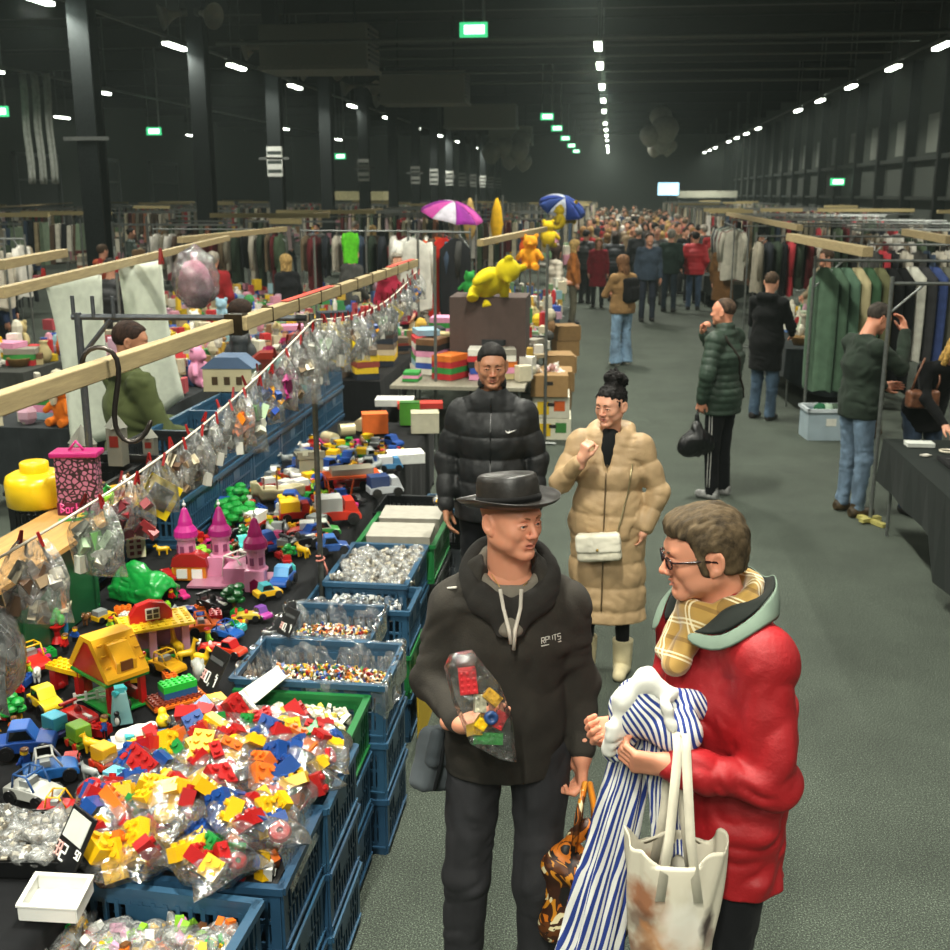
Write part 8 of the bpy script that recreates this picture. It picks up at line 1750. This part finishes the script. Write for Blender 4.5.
# red white and green big hanging garments around the left stalls
for i, (px, Y, c, cn) in enumerate(((443, 15.5, 'b0241c', 'red'), (455, 15.4, '1c1d20', 'black'), (415, 15, 'c9c8be', 'white'), (410, 15.8, 'd8d8d0', 'white'), (350, 17, '5ac028', 'bright green'), (437, 15.8, 'c8501c', 'orange and red'))): p = D_(px, 232, Y); p = (p[0], p[1], 2.06); cheap('garment', GM[2 if i < 2 else 1], p, .2, '%s costume hanging in the left stalls under the purple umbrella' % cn if i != 4 else 'bright green costume hanging far left of the umbrella', 'garment', 'costumes ' + cn, 1 if i != 4 else .5, None, [mat(c, 'fabric')]); NG[0] += 1
rack(D_(408, 230, 15.6)[0], 15.6, D_(470, 230, 15.6)[0], 15.6, 2.08, 'rail carrying the bright costumes under the purple umbrella', 4, 'the costume rail')
# left back rows
p, q = at(0, 293, 2.1), at(228, 238, 2.1); timber('timber_beam', p[1], q[1], p[0], q[0], 2.1, 'pale timber beam behind the olive jacket person with two white sheets hung on it', .05, .06)
for i, (a, b, l) in enumerate((((0, 265), (64, 253), 'short pale timber beam at the upper left'), ((180, 240), (285, 229), 'pale timber beam behind the striped cardigan person'), ((312, 214), (382, 209), 'pale timber beam beyond the first columns'), ((480, 243), (545, 229), 'timber beam with a red tip over the left stalls'), ((0, 207), (72, 203), 'pale far timber beam at the left edge'))): p, q = at(a[0], a[1], 2.1), at(b[0], b[1], 2.1); timber('timber_beam', p[1], q[1], p[0], q[0], 2.1, l, .07, .07)
for i, (tl, tr, bl, br, Y) in enumerate((((44, 280), (101, 270), (68, 450), (112, 440), 7.95), ((118, 268), (161, 260), (128, 440), (178, 400), 8.15))):
    A, B, C_, D2 = D_(*tl, Y), D_(*tr, Y), D_(*bl, Y), D_(*br, Y); mb = MB(); mb.grid(lambda u, v: ((A[0] * (1 - u) + B[0] * u) * (1 - v) + (C_[0] * (1 - u) + D2[0] * u) * v, Y + .05 * math.sin(3 * u + 4 * v) + .1 * v, (A[2] * (1 - u) + B[2] * u) * (1 - v) + (C_[2] * (1 - u) + D2[2] * u) * v), 10, 16)
    tag(mb.build('paper_sheet', mat('e2e8d6', 'card'), smooth=True, solid=.003), 'large pale paper sheet hung from the timber, %s' % ('left one', 'right one behind the olive jacket person')[i], 'sheet')
    for j, X in enumerate((A, B)): o = cheap('spring_clamp', PEG, X, 0, 'red spring clamp at a corner of the %s paper sheet' % ('left', 'right')[i], 'clamp', 'clamps %d' % i, 2.2)
F = Field((-.3, -.2, -.5), (.3, .2, .2), .02); F.ell((0, 0, -.1), (.15, .12, .2), .05); F.cone((0, 0, .0), (0, 0, .15), .06, .02, .05); F.wrinkle(.03, 9, 9, 9)
p = D_(195, 272, 9); o = empty('hanging_bag', p, 0, 'clear bag of pink dolls clothes hanging left of the striped cardigan person', 'bag'); link('pink_contents', np_mesh('pink_contents', [F.extract()], mat('c98aa0', 'fabric')), o); F = Field((-.3, -.25, -.5), (.3, .25, .35), .02); F.ell((0, 0, -.05), (.2, .16, .26), .05); F.cone((0, 0, .1), (0, 0, .25), .08, .02, .05); F.wrinkle(.03, 9, 9, 9); link('film', np_mesh('film', [F.extract()], FH), o)
k = 0
for (x0, y0, x1, n, w_) in ((-10.2, 10.2, -7.6, 20, 'first row behind the toy stall'), (-9.8, 13.0, -7.4, 16, 'second row behind the toy stall'), (-11.5, 14.6, -8.0, 22, 'left edge rows'), (-8.0, 19.0, -5.6, 18, 'third row behind the toy stall'), (-5.2, 18.5, -2.6, 14, 'row beside the umbrella')):
    rack(x0, y0, x1, y0, 2.0, 'clothes rack in the %s' % w_, n, 'the rack in the ' + w_, kinds=(0, 1, 4, 3))
for i, (x0, x1, y0, y1, c) in enumerate(((-5.2, -3.9, 8.3, 11.6, '2a2e30'), (-4.6, -3.4, 12, 15.2, None), (-7.6, -6.2, 11, 12.6, '3a3c38'), (-3.4, -2.4, 15, 18, None), (-6.0, -4.9, 13.4, 16.6, 'c9c4b0'), (-7.4, -6.4, 8.6, 10.4, None))): table(x0, x1, y0, y1, 'stall table in the side aisle behind the toy stall, %s from the camera' % nm[i], cloth=c); goods(x0, x1, y0, y1, 30, ('boxed_game', 'plush_toy', 'bottle', 'basket', 'doll', 'vase', 'vase'), 'on the %s side aisle table' % nm[i], tall=3)
for i in range(16): pole(R.uniform(-11, -3.4), 9.5 + i * .9, 2.1, 'slim steel stall pole in the side aisles left of the toy stall', 'stall poles side')
FARC = [c for c, _ in DARKS] + ['8a8474', 'b0a890', 'c9c0a4', '9a8a6c', 'b8b4a4', 'a89878', 'a06a50', '6a7a64', 'b8a0a0']; FB2 = ['b0a890', 'c9c0a4', '9a8a6c', 'b8b4a4', 'a8434a', 'c9a23c', '4a6a9c', '6a8a64', 'c98a9c', 'd0ccb8', '3a3a38', '8a6a48']
for x0, x1, y0, y1, n in ((-7.3, -3.4, 15.5, 20, 700), (-3.3, -.9, 13.5, 20, 420), (-7, -4, 11.8, 15, 380), (-5.2, -3.9, 8.3, 11.6, 160), (2.3, 4.6, 14, 18, 200), (-.98, -.75, 10.8, 20, 60)):
    BULKG.use(mat('5a564a', 'wood')).b2(x0, x1, y0 + .6, y1, .69, .745) if y0 > 15 else None
    for j in range(n):
        h = R.uniform(.04, .2); x, y = R.uniform(x0, x1), R.uniform(y0, y1); z = .755 + (.25 * R.random() if j % 3 == 0 else 0); BULKG.use(mat(R.choice(FB2 + ['d8d4c8', 'e0dccf', 'd8b41c', '2a4a9c', 'b8252a', '3a8a4a', 'c9a0b0', '8ab0b8']), 'card')); s = R.uniform(.04, .16)
        BULKG.ball((x, y, z + h / 2), (s * .6, s * .6, h * .6), 6) if j % 4 == 0 else BULKG.box((x, y, z + h / 2), (s, R.uniform(.04, .16), h), rz=R.random() * 3)
# distant rows: bulk clothes, goods and boxes
for row in range(26):
    y = 20 + row * 2.6; xs = [(-30, -11)] if y < 24 else [(-30, -10.6), (-9.2, -1.0 - .0 * y)]
    if y > 24: xs.append((2.6 + .02 * (y - 24), 9.6))
    if y <= 24: xs.append((-9.2, -5.6))
    for a, b in xs:
        x = a
        while x < b:
            w = R.uniform(1.2, 3.0)
            if R.random() < .62:
                g = R.random()
                if g < .55:
                    for j in range(int(w / .13)): L = R.uniform(.5, 1.1); BULK.use(mat(R.choice(FARC), 'fabric')).box((min(x + .13 * j, b - .1), y, 2.0 - L / 2 - .05 * R.random()), (.11, .42, L), taper=.7)
                else:
                    for j in range(int(w * 9)): h = R.uniform(.06, .35); BULKG.use(mat(R.choice(FB2), 'card')).box((min(x + R.random() * w, b - .2), y + R.uniform(-.5, .5), .78 + h / 2 + (R.random() < .3) * .25), (R.uniform(.08, .3), R.uniform(.08, .3), h), rz=R.random())
                    if y < 50: BULKG.use(mat('5a564a', 'wood')).b2(x, min(x + w, b), y - .6, y + .6, .70, .76)
            BULKG.use(steel).b2(x, min(x + w, b), y - .015, y + .015, 2.03, 2.07) if R.random() < .5 else None
            if R.random() < .6: BULKG.use(steel).b2(x - .02, x + .02, y - .02, y + .02, 0, 2.1)
            if R.random() < .10: BULKG.use(mat('b0a070', 'wood')).b2(x, min(x + w, b), y - .05, y + .05, 2.07, 2.17)
            x += w + R.uniform(.1, .7)
tag(BULK.build('hanging_clothes'), 'densely hung clothes filling the distant rows of racks', 'clothes', kind='stuff')
tag(BULKG.build('market_goods'), 'mixed boxes, poles and small goods filling the distant stalls', 'goods', kind='stuff')
# ------------------------------------------------------------------ the crowd
PRO = []
def proto(k, **c):
    c.setdefault('detail', False); c.update(hvox=.014, handvox=.014, vox=.018, brow=None); r = person(c)[0]; r.name = 'person'; return r
POSES = [dict(), dict(J=dict(elR=(-.25, -.08, 1.13), wrR=(-.14, -.26, 1.08), anR=(-.11, .16, .12), knR=(-.1, -.02, .5))), dict(J=dict(elL=(.25, -.05, 1.13), wrL=(.1, -.28, 1.2), anL=(.11, -.14, .09), knL=(.1, -.12, .5))),
         dict(J=dict(elR=(-.27, .06, 1.14), wrR=(-.2, -.12, .98), elL=(.27, .06, 1.14), wrL=(.2, -.12, .98))), dict(female=True, h=1.66, hair='long'), dict(female=True, h=1.66, hair='long', J=dict(elL=(.25, -.06, 1.08), wrL=(.12, -.25, 1.0)))]
TOPS = [dict(kind='jacket', col='22262a', hem=.84, bulk=1.15, wrinkle=.01), dict(kind='padded_jacket', col='22262a', hem=.82, bulk=1.25, quilt=.10, qamp=.012, wrinkle=0), dict(kind='coat', col='22262a', hem=.55, bulk=1.15, flare=1.15, wrinkle=.012)]
for i, (po, tp, hr) in enumerate([(0, 0, 'short'), (1, 2, 'short'), (2, 1, 'buzz'), (3, 0, 'grey'), (4, 2, 'long'), (5, 1, 'long'), (3, 1, 'short'), (4, 0, 'long')]):
    c = dict(POSES[po]); c.setdefault('hair', hr); c['top'] = dict(TOPS[tp]); c['haircol'] = ('2b1c12', '4a3a2c', '6a5a48', '8a8478', '7a5a34', '2a1c14', '1a1412', 'a88a54')[i]; PRO.append(proto(i, **c))
for r in PRO: r.location = (0, -400, 0)
used = set()
def spawn(i, x, y, rz, col, label, group, legs='22252c', shoes=True):
    r = PRO[i]; o = r.copy(); COL.objects.link(o); o.location = (x, y, 0); o.rotation_euler = (0, 0, rz); o.scale = (R.uniform(.96, 1.05),) * 3
    for ch in r.children:
        n = ch.name.split('.')[0]
        if n == 'shoe' and not shoes: continue
        c = ch.copy(); COL.objects.link(c); c.parent = o
        if n in ('jacket', 'coat', 'padded_jacket', 'trousers'):
            c.material_slots[0].link = 'OBJECT'; c.material_slots[0].material = mat(col, 'shell' if n == 'padded_jacket' else 'fabric') if n != 'trousers' else mat(legs, 'denim')
    o['label'] = label; o['category'] = 'person'
    if group: o['group'] = group
    return o
NAMED = [(4, -.27, 26.3, .1, '7c1826', '17181b', 'person in a dark red flared coat and black tights walking towards the camera'), (0, .80, 23.5, .15, '3a4654', '1b2230', 'person in an open blue denim jacket and dark trousers in the aisle'), (6, 1.93, 26.0, 2.9, 'c4202c', '3c506a', 'person in a bright red puffer jacket seen from behind'),
         (1, 2.25, 22.6, 2.6, '6a4a2a', '2a2622', 'person in a brown fur like coat by the right stalls'), (7, -.72, 22.8, 1.7, 'a0602a', '5a5644', 'person in an orange brown jacket by the left stalls'), (3, 1.35, 25.5, 2.8, '2a3a34', '22303c', 'person in a dark green jacket beside the red puffer person'), (5, -1.0, 21.0, 2.0, 'c9c0ae', '3c506a', 'person in a cream top by the far left tables'),
         (2, 1.1, 27.2, .2, '55585a', '4a4a44', 'person in a grey jacket behind the denim jacket person'), (0, 3.1, 23.6, -.5, 'a89c88', '22252c', 'fair haired person behind the right clothes rails'), (3, D_(397, 230, 15)[0], 15.0, .3, '8c1c34', '22252c', 'person in a wine red shirt behind the left stalls'),
         (5, D_(238, 262, 9.4)[0], 9.4, 1.9, '23282c', '22252c', 'dark haired person in a striped dark cardigan in the side aisle'), (6, D_(75, 232, 13)[0], 13.9, 2.9, '17181b', '17181b', 'person in black among the side aisle racks'), (1, 3.2, 17.2, -1.2, '8a7c64', '2a2a2a', 'person in a beige coat behind the bric a brac table'), (0, 5.0, 19.2, -.8, '1c2434', '22252c', 'person in navy among the right clothes rails')]
for n, (i, x, y, rz, c, lg, l) in enumerate(NAMED): spawn(i, x, y, rz, c, l, None, lg)
CROWD = [('17181b', 'black'), ('17181b', 'black'), ('22262c', 'dark navy'), ('2a2c2e', 'charcoal'), ('3a3028', 'dark brown'), ('4a4a48', 'grey'), ('6a5a44', 'tan'), ('2c3a34', 'dark green'), ('8a2024', 'red'), ('b8a88c', 'beige'), ('a84a2c', 'rust'), ('3c4a6a', 'blue'), ('c9c4b8', 'cream')]
pts = []
y = 27.4
while len(pts) < 150 and y < 92:
    for x0 in np.arange(-.75 + .004 * y, 2.5 + .006 * y, .62):
        if R.random() < (.55 if y > 29 else .35) and not any((x0 - a[1]) ** 2 + (y - a[2]) ** 2 < .5 for a in NAMED): pts.append((x0 + R.uniform(-.15, .15), y + R.uniform(-.2, .2)))
    y += .66 if y < 45 else 1.5
for x, y in pts: c, cn = R.choice(CROWD); w_ = 'front' if y < 32 else 'middle' if y < 48 else 'far end'; spawn(R.randrange(8), x, y, R.choice((.0, PI)) + R.uniform(-.7, .7), c, 'person in %s in the %s of the aisle crowd' % (cn, w_), 'aisle crowd %s %s' % (cn, w_), R.choice(('22252c', '17181b', '3c506a', '2a2622')), y < 34)
for k in range(34):
    x, y = R.uniform(-14, -3.2), R.uniform(12, 40); c, cn = R.choice(CROWD)
    if -10.5 < x < -9.3: continue
    spawn(R.randrange(8), x, y, R.uniform(0, 6.28), c, 'person in %s among the stalls left of the aisle' % cn, 'left stalls people ' + cn, '22252c', False)
for k in range(14): x, y = R.uniform(3.6, 9), R.uniform(16, 40); c, cn = R.choice(CROWD); spawn(R.randrange(8), x, y, R.uniform(0, 6.28), c, 'person in %s among the rails right of the aisle' % cn, 'right stalls people ' + cn, '22252c', False)
def kill(o):
    for c in list(o.children): kill(c)
    bpy.data.objects.remove(o)
for r in PRO: kill(r)
# stripes on the cardigan, red shopping details, edge person
simple('person in black cropped by the right edge of the photo', (1.93, 3.95, 0), 1.2, h=1.7, skin='fair', hair='long', haircol='3a2a1c', brow=None, detail=False, hvox=.012, top=dict(kind='coat', col='0c0d0f', hem=.6, bulk=1.1))
# ------------------------------------------------------------------ camera
cam = bpy.data.objects.new('camera', bpy.data.cameras.new('camera')); COL.objects.link(cam); SC.camera = cam
_th, _p = math.atan(.1207), math.atan(.2555)
cam.location = (0, 0, 2.6); cam.rotation_euler = (PI / 2 - _p, 0, _th)
cam.data.sensor_width = 36; cam.data.lens = 36 * 1100 / 950; cam.data.clip_end = 300
cam.data.dof.use_dof = True; cam.data.dof.focus_distance = 3.4; cam.data.dof.aperture_fstop = 6
SC.view_settings.view_transform = 'Standard'; SC.view_settings.look = 'None'; SC.view_settings.exposure = 0; SC.view_settings.gamma = 1; SC.view_settings.use_curve_mapping = False
SC.cycles.use_denoising = True; SC.cycles.max_bounces = 6; SC.cycles.diffuse_bounces = 3; SC.cycles.glossy_bounces = 3; SC.cycles.transparent_max_bounces = 24; SC.cycles.caustics_reflective = False; SC.cycles.caustics_refractive = False
SC.cycles.sample_clamp_indirect = 4
_vs = SC.world.node_tree.nodes.new('ShaderNodeVolumeScatter'); _vs.inputs['Density'].default_value = .0011; _vs.inputs['Color'].default_value = (.82, 1, .93, 1); _vs.inputs['Anisotropy'].default_value = .55; SC.world.node_tree.links.new(_vs.outputs[0], SC.world.node_tree.nodes['World Output'].inputs['Volume'])
